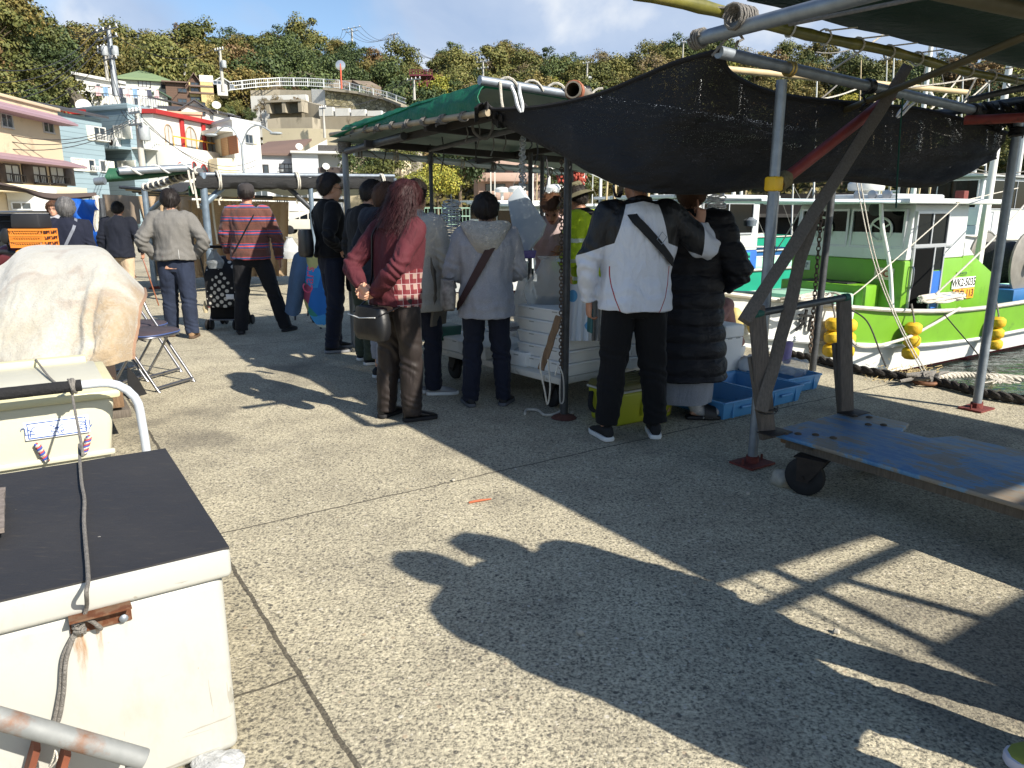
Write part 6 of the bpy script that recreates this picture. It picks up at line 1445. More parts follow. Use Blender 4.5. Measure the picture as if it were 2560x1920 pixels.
def polybox(name, label, c, size, ax=(NX, LX, ZX), group=None, lid=False, fill=None, yaw=0):
	w_, d_, h = size; t = thing(name, label, 'foam box', V((c.x, c.y, c.z)), group); th = .022
	R_ = Matrix.Rotation(yaw, 3, 'Z'); ax = [R_ @ a for a in ax]
	def ring(k, z): return [c+ax[0]*(sx*(w_/2-k))+ax[1]*(sy*(d_/2-k))+ZX*z for sx, sy in ((-1, -1), (1, -1), (1, 1), (-1, 1))]
	mb = MB(); mb.loft([ring(.012, 0), ring(.0, h*.8), ring(.0, h), ring(th, h), ring(th, .03)] if not lid else [ring(.01, 0), ring(0, h*.78), ring(.0, h*.79)])
	mb.build('tub', POLY, t, bevel=.006)
	if lid: MB().loft([ring(-.004, h*.80), ring(-.004, h*.97), ring(.01, h)]).build('lid', POLY, t, bevel=.006)
	for s in (-1, 1): MB().box(c+ax[0]*(s*w_*.22)-ax[1]*(d_/2-.002)+ZX*h*.78, (.05, .008, .009), ax).build('grip_notch', M('shadow grey foam', S(168, 168, 164), .8), t)
	if fill:
		rows = [[c+ax[0]*((w_-2*th)*(j/14-.5)*.98)+ax[1]*((d_-2*th)*(i/14-.5)*.98)+ZX*(h*.62+.03*nz((j*.7, i*.7, w_))) for j in range(15)] for i in range(15)]
		MB().grid(rows).build('contents', fill, t, fixn=False)
	return t
FISH = M('wet fish and ice', S(120, 118, 116), .2, var=.6, vs=24, bump=1, bs=30); ICE = M('crushed ice', S(206, 214, 218), .2, var=.15, vs=30, bump=1, bs=50, stain=S(110, 90, 84), sf=.35, ss=9)
pw = G(1790, 925); polybox('foam_tray', 'shallow white foam tray on the quay behind blue trays', V((pw.x, pw.y, 0)), (.55, .42, .12)); polybox('foam_tray', 'white foam tray heaped with plastic bags behind the puffer coat', V((pw.x, pw.y, .122))+LX*.05-NX*.05, (.5, .4, .1))
mb = MB(); mb.ell(V((pw.x, pw.y, .29))-NX*.05, (.2, .14, .1), nu=30, nv=18); tag(mb.build('carrier_bag', CLEAR, disp=lambda c_, n_: n_*(.05*nz(c_*9)+.03*nz(c_*22))), 'clear plastic bags heaped in the white foam tray', 'bag')
pw2 = D(1798, 860, 6.05); polybox('foam_box', 'tall stained white foam box standing behind the puffer coat', V((pw2.x, pw2.y, 0)), (.22, .30, .50), lid=True)
c = G(1541, 1071); n_, l_ = qn(c), ql(c); YG = M('acid yellow plastic', S(168, 172, 40), .45, var=.06, vs=4, stain=S(120, 118, 40), sf=.25, ss=6); LIDSHADE = M('olive lid', S(96, 92, 48), .5, var=.12, vs=6)  # lid colour darkened to olive, painting in the shade on the yellow box top
t = thing('cool_box', 'acid yellow cool box with olive lid behind the man in white jacket', 'cool box', Q(n_+.26, l_+.16))
def pr(k0, k1, z0, z1, W_=.54, D_=.31): return MB().loft([[Q(n_+k0, l_+k0, z0), Q(n_+W_-k0, l_+k0, z0), Q(n_+W_-k0, l_+D_-k0, z0), Q(n_+k0, l_+D_-k0, z0)], [Q(n_+k1, l_+k1, z1), Q(n_+W_-k1, l_+k1, z1), Q(n_+W_-k1, l_+D_-k1, z1), Q(n_+k1, l_+D_-k1, z1)]])
pr(.02, .0, .0, .225).build('body', YG, t, bevel=.018, bseg=3); pr(-.004, -.004, .227, .24).build('seal', M('grey seal', S(186, 186, 176), .6), t); pr(-.006, .012, .241, .285).build('lid', LIDSHADE, t, bevel=.012, bseg=3)
for k in range(5): MB().box(Q(n_+.27, l_+.06+.05*k, .287), (.44, .012, .006), (NX, LX, ZX)).build('lid_rib', LIDSHADE, t, bevel=.002)
MB().box(Q(n_+.27, l_-.006, .22), (.05, .014, .05), (NX, LX, ZX)).build('latch', STEEL, t, bevel=.004); MB().box(Q(n_+.30, l_+.004, .11), (.16, .02, .12), (NX, LX, ZX)).build('moulded_panel', YG, t, bevel=.006)
text('H', .05, INKK, t, Q(n_+.44, l_-.004, .16), NX, ZX)
MB().tube(path([Q(n_-.005, l_+.26, .20), Q(n_-.06, l_+.2, .12), Q(n_-.07, l_+.12, .10), Q(n_-.02, l_+.03, .18)], 16), .017, n=8, flat=.35).build('carry_strap', M('black webbing', S(20, 20, 22), .8), t)
ta_, tb_ = G(1402, 945, .27), G(1066, 862, .27); e_ = (tb_-ta_).normalized(); w2 = V((-e_.y, e_.x, 0)); w2 = w2 if w2.dot(NX) > 0 else -w2; TL = (tb_-ta_).length
t = thing('market_trolley', 'low white painted trolley carrying foam fish boxes', 'trolley', (ta_+tb_)/2-ZX*.27+w2*.5)
tax = (e_, w2, ZX)
MB().box(ta_+e_*TL/2+w2*.52-ZX*.03, (TL, 1.04, .05), tax).build('deck', M('flaking white deck', S(206, 202, 190), .7, var=.08, vs=5, stain=S(134, 116, 92), sf=.3, ss=7), t, bevel=.01)
for a, b_ in ((.22, .12), (TL-.25, .12), (.22, .9), (TL-.25, .9)): p = ta_+e_*a+w2*b_; caster(V((p.x, p.y, .21)), .092, .05, yw, t)
ST = ta_+e_*.12+w2*.30
for k in range(5): polybox('foam_box', ('top', 'fourth', 'middle', 'second', 'lowest')[4-k]+' white foam box of the stack nearest the trolley corner', V((ST.x, ST.y, 0))+e_*(.16+.012*nz((k, 0, 0)))+ZX*(.268+.092*k), (.56, .44, .088), tax, 'stacked white foam fish boxes', lid=True)
ST2 = ta_+e_*.02+w2*.82
for k in range(4): polybox('foam_box', ('top', 'third', 'second', 'lowest')[3-k]+' white foam box of the rear stack behind the cool box', V((ST2.x, ST2.y, 0))+e_*(.12+.012*nz((k, 3, 0)))+ZX*(.268+.092*k), (.5, .44, .088), tax, 'stacked white foam fish boxes', lid=True)
for i, (a, b_, z, f, lab, yw_) in enumerate(((.62, .26, .268, ICE, 'open foam tray of ice beside the box stack', .05), (1.02, .22, .268, None, 'lidded white foam tray behind the grey hoodie woman', -.03), (1.38, .24, .268, None, 'lidded white foam tray at the far end of the trolley', .04), (.62, .74, .268, FISH, 'foam tray of dark fish at the back of the trolley', -.02), (1.3, .66, .30, FISH, 'tilted foam tray of fish near the stall post', .12), (.98, .72, .268, ICE, 'foam tray of ice and shellfish in the middle of the trolley', .03))):
	p = ta_+e_*a+w2*b_; polybox('foam_tray', lab, V((p.x, p.y, z)), (.38, .46, .11), tax, 'foam trays on the market trolley', lid=f is None, fill=f, yaw=yw_)
mb = MB(); p = ta_+e_*.75+w2*.5; mb.ell(V((p.x, p.y, .42)), (.2, .14, .08), nu=28, nv=16); tag(mb.build('bag_of_shellfish', CLEAR, disp=lambda c_, n_: n_*.04*nz(c_*12)), 'clear bag of shellfish lying on the foam trays', 'bag')
q = D(1372, 800, 4.85); plank('wooden_batten', 'dark wooden batten leaning against the foam box stack', [D(1398, 790, 4.75), D(1353, 925, 4.72)], .045, .022, vd, WOODB)
for (a, b_) in ((1358, 905), (1082, 905)):
	p = D(a, b_-8, 4.7 if a > 1200 else 6.0); tag(MB().tube(path([p+ZX*.06, p+V((-.02, -.03, -.05)), p+V((.01, -.03, -.20)), p+V((.03, -.02, -.3)), p+V((.045, -.03, -.18)), p+V((.03, -.02, .0))], 30), .006, n=5).build('cord_loop', ROPEW), 'loop of white cord hanging off the trolley edge '+('near the thick post' if a > 1200 else 'near the thin post'), 'cord')
def hang(name, label, cat): return tag(name, label, cat)
p = D(1322, 560, 5.9); mb = MB(); mb.poly([D(1268, 500, 5.9), D(1296, 463, 5.9), D(1362, 560, 5.9), D(1352, 590, 5.9), D(1310, 640, 5.9), D(1278, 560, 5.9)], V((.02, .04, .0))); tag(mb.build('frosted_sheet', M('frosted lid', S(176, 186, 194), .5, var=.05), bevel=.008), 'large frosted pale sheet held up by the vendor', 'sheet')
mb = MB(); mb.box(D(1308, 636, 5.9), (.16, .1, .06), (NX, LX, ZX), taper=1.15); tag(mb.build('purple_tub', M('purple plastic', S(86, 76, 140), .5), bevel=.006), 'small purple plastic tub hanging beside the grey hoodie', 'tub')
mb = MB()
for i in range(6): mb.box(D(1296+i*4, 662, 5.85), (.006, .02, .05))
mb.box(D(1306, 655, 5.85), (.10, .02, .012)); tag(mb.build('white_comb_rack', WFR, bevel=.001), 'white toothed plastic rack under the purple tub', 'rack')
tag(bagmesh(D(1306, 676, 5.8), .16, .40, 7).build('plastic_bag', MILKY), 'long white plastic bag hanging beside the grey hoodie woman', 'bag')
tag(bagmesh(D(1372, 640, 5.5), .36, .40, 11, .16).build('plastic_bag', CLEAR), 'clear bag of shellfish held out over the trolley', 'bag')
mb = MB(); mb.ell(D(1375, 755, 5.5), (.11, .06, .035), nu=16, nv=8); tag(mb.build('shellfish', M('dark shellfish', S(52, 46, 44), .4, var=.4, vs=40), disp=lambda c_, n_: n_*.03*nz(c_*40)), 'dark shellfish in the bottom of the clear bag', 'shellfish')
tag(MB().box(D(1098, 830, 6.2), (.3, .2, .12), (NX, LX, ZX), taper=1.1).build('green_tub', M('dark green plastic', S(24, 72, 66), .5), bevel=.01), 'dark green plastic tub beside the thin post', 'tub')
def ringstring(u, v0, v1, Y, w_, n, label):
	mb = MB()
	for i in range(n):
		c = D(u+4*math.sin(i*1.9), v0+(v1-v0)*i/n, Y); a = .5*math.sin(i*2.3); k = 12; wv = w_*(.8+.3*abs(math.sin(i*3.1)))
		mb.tube([c+V((math.cos(2*PI*j/k)*wv/2, math.sin(2*PI*j/k)*.04, math.sin(a+2*PI*j/k)*.018)) for j in range(k)], .006, n=5, closed=True)
	mb.tube([D(u, v0-20, Y), D(u, v1, Y)], .004, n=5)
	return tag(mb.build('clip_string', M('grey white plastic', S(196, 198, 200), .5, var=.1)), label, 'hanging clips')
ringstring(1128, 505, 650, 6.6, .17, 30, 'string of white plastic clips hanging beside the thin post'); ringstring(1790, 470, 620, 6.0, .16, 26, 'string of white plastic clips hanging right of the raised hand'); ringstring(1306, 345, 520, 6.3, .03, 40, 'thin string of small pale clips hanging from the stall beam')
def towel(u0, u1, v0, v1, Y, mat, name, label, cat='towel'):
	rows = [[D(u0+(u1-u0)*j/20, v0+(v1-v0)*i/24+3*math.sin(j*.4)*(1-i/24), Y+.02*math.sin(j*.9+i*.1)*(i/24)) for j in range(21)] for i in range(25)]
	return tag(MB().grid(rows).build(name, mat, solid=.004, fixn=False), label, cat)
def towelmat(name, base, spots):
	m, nt, b, co = raw(name); v = nt.n.new('ShaderNodeTexVoronoi'); nt.l.new(nt.map(co, (1, .01, .8)), v.inputs['Vector']); v.inputs['Scale'].default_value = 9
	r = nt.sep(v.outputs['Color'])[0]; ins = nt.math('LESS_THAN', v.outputs['Distance'], .38)
	c = nt.mix(nt.math('MULTIPLY', ins, nt.math('GREATER_THAN', r, .35)), base, nt.ramp(r, spots, 'CONSTANT')); nt.l.new(c, b.inputs['Base Color']); b.inputs['Roughness'].default_value = .95; b.inputs['Sheen Weight'].default_value = .2; return m
tw = towel(1424, 1478, 708, 852, 4.98, towelmat('white towel blue print', S(214, 220, 226), [(0, S(214, 220, 226)), (.4, S(92, 160, 206)), (.82, S(222, 190, 80))]), 'hand_towel', 'white hand towel with blue print clipped beside the thick post')
MB().box(D(1447, 704, 4.96), (.016, .02, .06)).build('clothes_peg', PEG, tw, bevel=.003)
tw = towel(1462, 1500, 712, 852, 5.05, M('grey towel', S(150, 152, 152), .95, var=.1, vs=20), 'hand_towel', 'plain grey cloth hanging behind the printed towel'); MB().box(D(1470, 708, 5.02), (.016, .02, .06)).build('clothes_peg', PEG, tw, bevel=.003)
def beachmat():
	m, nt, b, co = raw('bright beach towel'); x, y_, z = nt.sep(co)
	n = nt.noise(co, 2.5, 3); c = nt.mix(n, S(40, 120, 190), S(90, 176, 220))
	v = nt.n.new('ShaderNodeTexVoronoi'); nt.l.new(nt.map(co, (1.2, .4, 1)), v.inputs['Vector']); v.inputs['Scale'].default_value = 5; r = nt.sep(v.outputs['Color'])[0]
	top = nt.math('GREATER_THAN', nt.math('ADD', z, nt.math('MULTIPLY', n, .2)), .34)
	c = nt.mix(nt.math('MULTIPLY', top, .8), c, nt.ramp(r, [(0, S(38, 104, 184)), (.3, S(196, 52, 48)), (.48, S(222, 196, 66)), (.66, S(60, 140, 90)), (.8, S(60, 150, 210))], 'CONSTANT'))
	cl_ = nt.math('MULTIPLY', nt.math('LESS_THAN', z, .12), nt.math('GREATER_THAN', nt.noise(co, 5, 2), .5)); c = nt.mix(cl_, c, S(206, 206, 180)); nt.l.new(c, b.inputs['Base Color']); b.inputs['Roughness'].default_value = .95; return m
t = thing('clothes_rack', 'low rack draped with a bright beach towel and a denim jacket', 'rack', G(790, 818))
tp = [[(748, 652, 8.8), (775, 634, 8.8), (806, 648, 8.8)], [(752, 700, 8.65), (782, 690, 8.6), (812, 700, 8.7)], [(764, 760, 8.6), (790, 760, 8.5), (818, 762, 8.6)], [(782, 800, 8.5), (802, 818, 8.45), (822, 818, 8.5)]]
g = sheet([[D(*p) for p in r] for r in tp], 30, 30); bt = MB().grid(g).build('beach_towel', beachmat(), t, solid=.01, fixn=False)
text('Cars', .17, M('pink print', S(226, 96, 130), .9), bt, D(772, 700, 8.52), V((.15, -.1, .9)), V((-1, .05, .2)))
tp = [[(738, 640, 8.75), (752, 632, 8.75), (762, 640, 8.75)], [(728, 700, 8.65), (745, 690, 8.55), (762, 700, 8.65)], [(718, 780, 8.6), (732, 790, 8.5), (746, 780, 8.6)]]
g = sheet([[D(*p) for p in r] for r in tp], 20, 26); MB().grid(g).build('denim_jacket', cloth('washed denim', S(88, 112, 138)), t, solid=.03, fixn=False)
for (u, v) in ((738, 800), (802, 822), (770, 790)): p = G(u, v); MB().tube([V((p.x, p.y, 0)), D(u+4, 640, p.y)], .014, n=8).build('leg', STEELD, t)
MB().tube([D(735, 640, 8.8), D(815, 645, 8.8)], .014, n=8).build('rail', STEELD, t); caster(G(785, 806)+ZX*.16, .06, .03, 0, t)
def dots():
	m, nt, b, co = raw('black fabric white spots'); v = nt.n.new('ShaderNodeTexVoronoi'); nt.l.new(nt.map(co, (1, .55, 1), rot=(0, .6, 0)), v.inputs['Vector']); v.inputs['Scale'].default_value = 15; v.inputs['Randomness'].default_value = .12
	nt.l.new(nt.mix(nt.math('LESS_THAN', v.outputs['Distance'], .33), S(20, 20, 22), S(206, 202, 190)), b.inputs['Base Color']); b.inputs['Roughness'].default_value = .8; return m
sp = G(575, 818); t = thing('pushchair', 'black pushchair with white polka dot hood', 'pushchair', V((sp.x, sp.y, 0)))
BLK = cloth('black canvas', S(22, 22, 24)); c = V((sp.x, sp.y+.05, 0))
mb = MB(); rows = []
for i in range(22):
	a = -.25+2.0*i/21; rows.append([c+V(((-.19+.38*j/14)*(1-.10*math.sin(a*.5)), -.24*math.sin(a)-.02+.02*math.cos(PI*j/14*2), .50+.0+.34*math.cos(a)*(.80+.25*math.sin(PI*j/14)**.5)-(.06 if a > 1.2 else 0)*(a-1.2)*5)) for j in range(15)])
mb.grid(rows); mb.build('hood', dots(), t, solid=.012, fixn=False)
mb = MB(); mb.loft([[c+V((sx*.18, y_, z)) for sx, y_ in ((-1, -.2+o), (1, -.2+o), (1, .12), (-1, .12))] for z, o in ((.2, .12), (.36, .0), (.52, -.0))]); mb.build('seat', BLK, t, bevel=.03)
MB().loft([[c+V((sx*.16, y_, z)) for sx, y_ in ((-1, -.22), (1, -.22), (1, .05), (-1, .05))] for z in (.12, .30)]).build('basket', BLK, t, bevel=.02)
for s in (-1, 1):
	MB().tube([c+V((s*.19, -.30, .92)), c+V((s*.20, -.16, .55)), c+V((s*.17, .20, .10))], .012, n=8).build('frame_tube', STEELD, t); MB().tube([c+V((s*.20, .12, .5)), c+V((s*.16, -.24, .09))], .012, n=8).build('frame_tube', CHROME, t)
	for yy in (-.25, .22):
		for dx in (-.025, .025):
			w_ = MB(); w_.lathe([(.03, -.012), (.058, -.012), (.062, 0), (.058, .012), (.03, .012)], c+V((s*.165+dx, yy, .062)), (V((0, 1, 0)), ZX, V((1, 0, 0))), 18); o = w_.build('wheel', TYRE, t); MB().lathe([(.001, -.01), (.035, -.01), (.035, .01), (.001, .01)], c+V((s*.165+dx, yy, .062)), (V((0, 1, 0)), ZX, V((1, 0, 0))), 14).build('hub', HG, o)
MB().tube([c+V((-.17, -.25, .12)), c+V((.17, -.25, .12))], .010, n=8).build('axle', CHROME, t)
MB().tube(path([c+V((-.19, -.30, .92)), c+V((-.16, -.36, .98)), c+V((0, -.38, .99)), c+V((.16, -.36, .98)), c+V((.19, -.30, .92))], 18), .018, n=8).build('handle', FOAM, t)
MB().box(c+V((.11, -.275, .40)), (.11, .006, .06)).build('label_tag', PEG, t, bevel=.003); tag(bagmesh(c+V((-.22, -.2, .34)), .06, .14, 2).build('snack_bag', M('beige bag', S(190, 176, 142), .8)), 'small beige bag tied to the pushchair frame', 'bag')
tag(bagmesh(c+V((.0, -.33, .96)), .2, .22, 5).build('carrier_bag', plastic('thin grey bag', S(170, 176, 178), .3)), 'thin grey carrier bag slung from the pushchair handle', 'bag')
# ================================================================ PEOPLE
SKIN = M('skin', S(196, 150, 124), .5, var=.06, vs=20, bump=.08, bs=120); SKIN2 = M('tanned skin', S(176, 126, 100), .5, var=.07, vs=20, bump=.08, bs=120)
def hairmat(name, c1, c2):
	m, nt, b, co = raw(name); g = nt.n.new('ShaderNodeNewGeometry')
	n = nt.noise(nt.map(co, (60, 60, 5)), 1, 3, .6)
	c = nt.mix(nt.math('ADD', nt.math('MULTIPLY', g.outputs['Random Per Island'], .3), nt.math('MULTIPLY', n, .6)), c1, c2); nt.l.new(c, b.inputs['Base Color']); b.inputs['Roughness'].default_value = .58; b.inputs['Specular IOR Level'].default_value = .3
	bn = nt.n.new('ShaderNodeBump'); bn.inputs['Strength'].default_value = .6; bn.inputs['Distance'].default_value = .01; nt.l.new(n, bn.inputs['Height']); nt.l.new(bn.outputs[0], b.inputs['Normal']); return m
HBLACK = hairmat('black hair', S(14, 12, 12), S(44, 36, 32)); HGREY = hairmat('grey hair', S(70, 70, 72), S(128, 126, 124)); HRED = hairmat('dark red hair', S(22, 10, 11), S(62, 25, 27)); HBROWN = hairmat('brown hair', S(52, 34, 24), S(104, 72, 50))
EYEM = M('eye', S(24, 18, 16), .2); LIP = M('lips', S(150, 88, 80), .5); WSOLE = M('white sole', S(214, 214, 210), .6, var=.05); GSOLE = M('grey sole', S(120, 122, 126), .7)
TORSO = [(.80, .172, .130, 0), (.88, .176, .132, .0), (.96, .168, .124, 0), (1.04, .160, .116, .004), (1.14, .170, .120, .006), (1.24, .184, .124, .004), (1.32, .190, .118, -.004), (1.385, .176, .098, -.012), (1.425, .115, .078, -.018), (1.455, .066, .062, -.016)]
def trow(z):
	for a, b_ in zip(TORSO, TORSO[1:]):
		if a[0] <= z <= b_[0]:
			f = (z-a[0])/(b_[0]-a[0]); return [a[i]+(b_[i]-a[i])*f for i in (1, 2, 3)]
	return list((TORSO[0] if z < TORSO[0][0] else TORSO[-1])[1:])
def hand(mb, w, d, pn, side, curl=.5, point=False, sc=1.0, spread=.0):
	"""palm, four bent fingers of different length, thumb leaving the side of the palm. d: direction, pn: palm normal, side: towards the thumb"""
	d = V(d).normalized(); pn = V(pn); pn = (pn-d*pn.dot(d)).normalized(); sd = d.cross(pn); sd = sd if sd.dot(V(side)) > 0 else -sd
	w = V(w); k = sc
	def ring(t, hw, th): c = w+d*t*k; return [c+sd*(hw*k*math.cos(2*PI*j/12))+pn*(th*k*math.sin(2*PI*j/12)) for j in range(12)]
	mb.loft([ring(-.05, .026, .022), ring(-.01, .026, .019), ring(.02, .036, .018), ring(.055, .042, .017), ring(.088, .040, .013), ring(.096, .034, .008)])
	for i, (o, L, r) in enumerate(((.030, .070, .0082), (.0102, .078, .0086), (-.0100, .073, .0082), (-.0292, .058, .0073))):
		c = .12 if (point and i == 0) else curl*(1+.12*i); a = .15*c; p = w+d*.086*k+sd*o*k; pts = [p-d*.015*k, p]
		for f_, (seg, bend) in enumerate(((.42, .55), (.32, .95), (.26, .75))):
			a += bend*c; dr = d*math.cos(a)+pn*math.sin(a)+sd*(o*spread*4); p = p+dr.normalized()*L*seg*k; pts.append(p)
		mb.tube(pts, [r*k*1.02, r*k, r*k*.97, r*k*.9, r*k*.72], n=8)
	b0 = w+d*.022*k+sd*.030*k; b1 = b0+(sd*.75+d*.55+pn*.25).normalized()*.042*k; b2 = b1+(sd*.15+d*.9+pn*(.35+.5*curl)).normalized()*.030*k; b3 = b2+(d*.9-sd*.1+pn*(.3+.7*curl)).normalized()*.022*k
	mb.tube([b0-sd*.012*k, b0, b1, b2, b3], [.013*k, .013*k, .0105*k, .0095*k, .0065*k], n=8)
def fold_disp(a1, a2, sd, elbow=None, extra=None):
	def f(co, n):
		v = a1*nz((co.x*7+sd, co.y*7, co.z*3.2))+a2*nz((co.x*15, co.y*15+sd, co.z*8+co.x*6))
		for (e, r, am) in (elbow or []):
			d2 = (co-e).length/r
			if d2 < 2: v += am*math.exp(-d2*d2)*math.sin((co.z+.7*co.x+.4*co.y)*72+9*nz(co*6))
		if extra: v += extra(co)
		return n*v
	return f
def person(label, pos, heading, s, top, bot, hair=('short', HBLACK), shoes=(M('black shoe', S(24, 24, 26), .5), WSOLE), feet=((-.10, 0, .12), (.10, 0, -.12)), lean=0.0, tilt=0.0, arms=None, girth=1.0, hem=.86, sleeve=1.0, legw=1.0,
           headp=(0, 0, 0), skin=SKIN, hipz=.90, knees=None, vox=.010, bodyvox=.008, hands=('relax', 'relax'), foldk=1.0, seed=0, collar=True, hood=None, trouser_hem=.05, glasses=False, mask=None, coat=None, sockless=False, topfn=None, noshoe=False):
	r = thing('person', label, 'person')
	dz = hipz-.90
	RT = Matrix.Rotation(tilt, 3, 'Y') @ Matrix.Rotation(-lean, 3, 'X'); piv = V((0, 0, .95))
	def T(p): return piv+RT @ (V(p)-piv)+ZX*dz
	sh = [T((-.175, -.015, 1.375)), T((.175, -.015, 1.375))]
	A = []
	for i, sx in enumerate((-1, 1)):
		a = (arms or (None, None))[i]
		if a is None: a = (V((sx*.235, -.03, 1.10)), V((sx*.235, .04, .86)))
		e, w = V(a[0]), V(a[1]); A.append((e, w, a[2] if len(a) > 2 else None))
	mb = MB()
	mb.loft([[T((rx*.86*girth*math.cos(2*PI*j/18), y0+ry*.84*math.sin(2*PI*j/18), z)) for j in range(18)] for z, rx, ry, y0 in TORSO])
	nb = T((0, -.012, 1.43)); hr = Matrix.Rotation(headp[1], 3, 'Z') @ Matrix.Rotation(-headp[0], 3, 'X') @ Matrix.Rotation(headp[2], 3, 'Y'); RH = RT @ hr
	hc = nb+RH @ V((0, .022, .145))
	def Hd(p): return hc+RH @ V(p)
	mb.tube([nb-ZX*.05, nb+RH @ V((0, .004, .03)), Hd((0, -.012, -.06))], [.060, .053, .052], n=14)
	for c, rr in (((0, -.010, .022), (.077, .096, .094)), ((0, .026, -.040), (.060, .068, .082)), ((0, .060, -.092), (.030, .026, .022)), ((0, .094, -.018), (.011, .016, .022)), ((0, .100, -.032), (.014, .012, .010)), ((-.079, -.004, -.014), (.009, .020, .032)), ((.079, -.004, -.014), (.009, .020, .032)), ((0, .080, .022), (.050, .016, .014)), ((0, .086, -.066), (.024, .012, .012))):
		mb.ell(Hd(c), rr, RH, 20, 14)
	HANDS = []
	for i, sx in enumerate((-1, 1)):
		e, w, hd = A[i]
		mb.tube(path([sh[i], sh[i].lerp(e, .5), e, e.lerp(w, .5), w], 12), [.05, .048, .045, .042, .038, .037, .037, .036, .033, .030, .027, .025], n=10)
		fd = (w-e).normalized()
		if hd is None: hd = dict(d=fd+V((0, .05, 0)), pn=V((-sx, .15, 0)), side=V((0, 1, 0)), curl=.45)
		hand(mb, w, hd['d'], hd['pn'], hd['side'], hd.get('curl', .5), hd.get('point', False), .98, hd.get('spread', 0)); HANDS.append(hd)
	hipp = [V((-.088, 0, hipz-.02)), V((.088, 0, hipz-.02))]; ank = []; kn = []
	for i, (fx, fy, ya) in enumerate(feet):
		a = V((fx, fy-.03, .085)); ank.append(a)
		k = V(knees[i]) if knees else hipp[i].lerp(a, .52)+V((0, .028, 0))
		kn.append(k)
		mb.tube(path([hipp[i], hipp[i].lerp(k, .5), k, k.lerp(a, .45)+V((0, -.008, 0)), a], 12), [.085, .082, .074, .064, .054, .048, .049, .052, .050, .043, .036, .034], n=12)
		fdv = V((-math.sin(ya), math.cos(ya), 0)); mb.tube([a-fdv*.02-ZX*.02, a+fdv*.05-ZX*.045, V((a.x, a.y, .03))+fdv*.16], [.034, .024, .018], n=10)
	body = meshobj('body', voxel(mb, bodyvox, 2), skin, r)
	for sx in (-1, 1): MB().ell(Hd((sx*.030, .0815, .004)), (.011, .008, .0055), RH, 10, 6).build('eye', EYEM, r)
	for sx in (-1, 1): MB().tube([Hd((sx*.016, .091, .022)), Hd((sx*.032, .090, .026)), Hd((sx*.048, .080, .021))], .004, n=5).build('eyebrow', hair[1] if hair[0] != 'bald' else EYEM, r)
	MB().tube([Hd((-.022, .090, -.060)), Hd((0, .0985, -.058)), Hd((.022, .090, -.060))], .0045, n=6).build('mouth', LIP, r)
	if glasses:
		g = MB()
		for sx in (-1, 1):
			g.tube([Hd((sx*.033+.023*math.cos(2*PI*j/14), .103, .002+.018*math.sin(2*PI*j/14))) for j in range(14)], .002, n=5, closed=True); g.tube([Hd((sx*.056, .100, .006)), Hd((sx*.080, .02, .006)), Hd((sx*.083, -.02, -.002))], .002, n=5)
		g.tube([Hd((-.010, .104, .004)), Hd((.010, .104, .004))], .002, n=5); g.build('glasses', BLACKM, r)
	if mask:
		rows = [[Hd((.066*math.sin(a)*(1-.1*abs(z+.05)/.05), .014+.092*math.cos(a), z)) for a in [(-1.25+2.5*j/14) for j in range(15)]] for z in (-.10, -.08, -.05, -.02, -.008)]
		MB().grid(rows).build('face_mask', mask, r, solid=.004, fixn=False)
	if top:
		mb = MB(); zs = [z for z in (.62, .70, .78, .86, .94, 1.02, 1.12, 1.22, 1.31, 1.38, 1.42, 1.45) if z > hem+.02]; zs = [hem]+zs; rings = []
		for z in zs:
			rx, ry, y0 = trow(max(z, .80)); k = girth*(1.10+.035*foldk); fl = 1+max(0, (.86-z))*.25
			if coat: fl *= coat(z)
			rx = max(rx, .158) if z < 1.3 else rx
			rings.append([T((rx*k*fl*math.cos(2*PI*j/28), y0+(ry*k+.012)*fl*math.sin(2*PI*j/28), z)) for j in range(28)])
		mb.loft(rings)
		if collar: mb.loft([[T((rr*math.cos(2*PI*j/18), -.014+rr*.96*math.sin(2*PI*j/18)-.0*z, z)) for j in range(18)] for z, rr in ((1.38, .09), (1.44, .078), (1.475, .070))])
		el = []
		for i, sx in enumerate((-1, 1)):
			e, w, hd = A[i]; ws = w+(e-w).normalized()*.012
			inn = T((sx*.11, -.012, 1.36))
			mb.tube(path([inn, sh[i]+V((sx*.004, 0, .004)), sh[i].lerp(e, .5), e, e.lerp(ws, .55), ws], 16), [x*sleeve for x in (.070, .074, .076, .076, .074, .071, .068, .064, .061, .060, .058, .056, .053, .049, .045, .043)], n=14)
			el.append((e, .11, .009*foldk)); el.append((ws, .07, .007*foldk))
		hz_ = T((0, 0, hem)).z
		def ex(co): return .0035*foldk*math.sin(co.z*70+7*nz((co.x*6, co.y*6, seed)))*math.exp(-((co.z-hz_-.09)/.08)**2)
		me = voxel(mb, vox, 2, fold_disp(.016*foldk, .009*foldk, seed, el, ex))
		mats = top if isinstance(top, (list, tuple)) else [top]
		to = meshobj('jacket', me, mats, r)
		if topfn:
			for p in me.polygons: p.material_index = topfn(p.center)
		if collar:
			pass
		if hood:
			mb = MB(); rows = []
			for i in range(14):
				f = i/13; rows.append([T(((.17-.02*f)*math.sin(a)*(1-.38*f), -.02-(.085+.085*math.sin(PI*min(1, f*1.1)))*math.cos(a*.72)-.0, 1.47-.0-.26*f*(.25+.75*math.cos(a*.85)))) for a in [(-1.55+3.1*j/26) for j in range(27)]])
			hm = hood if isinstance(hood, (list, tuple)) else [hood]
			def hdsp(c_, n_): return n_*(.010*nz(c_*9)+.006*nz(c_*22))
			MB().grid(rows).build('hood', hm[0], to, solid=.03, fixn=False, disp=hdsp)
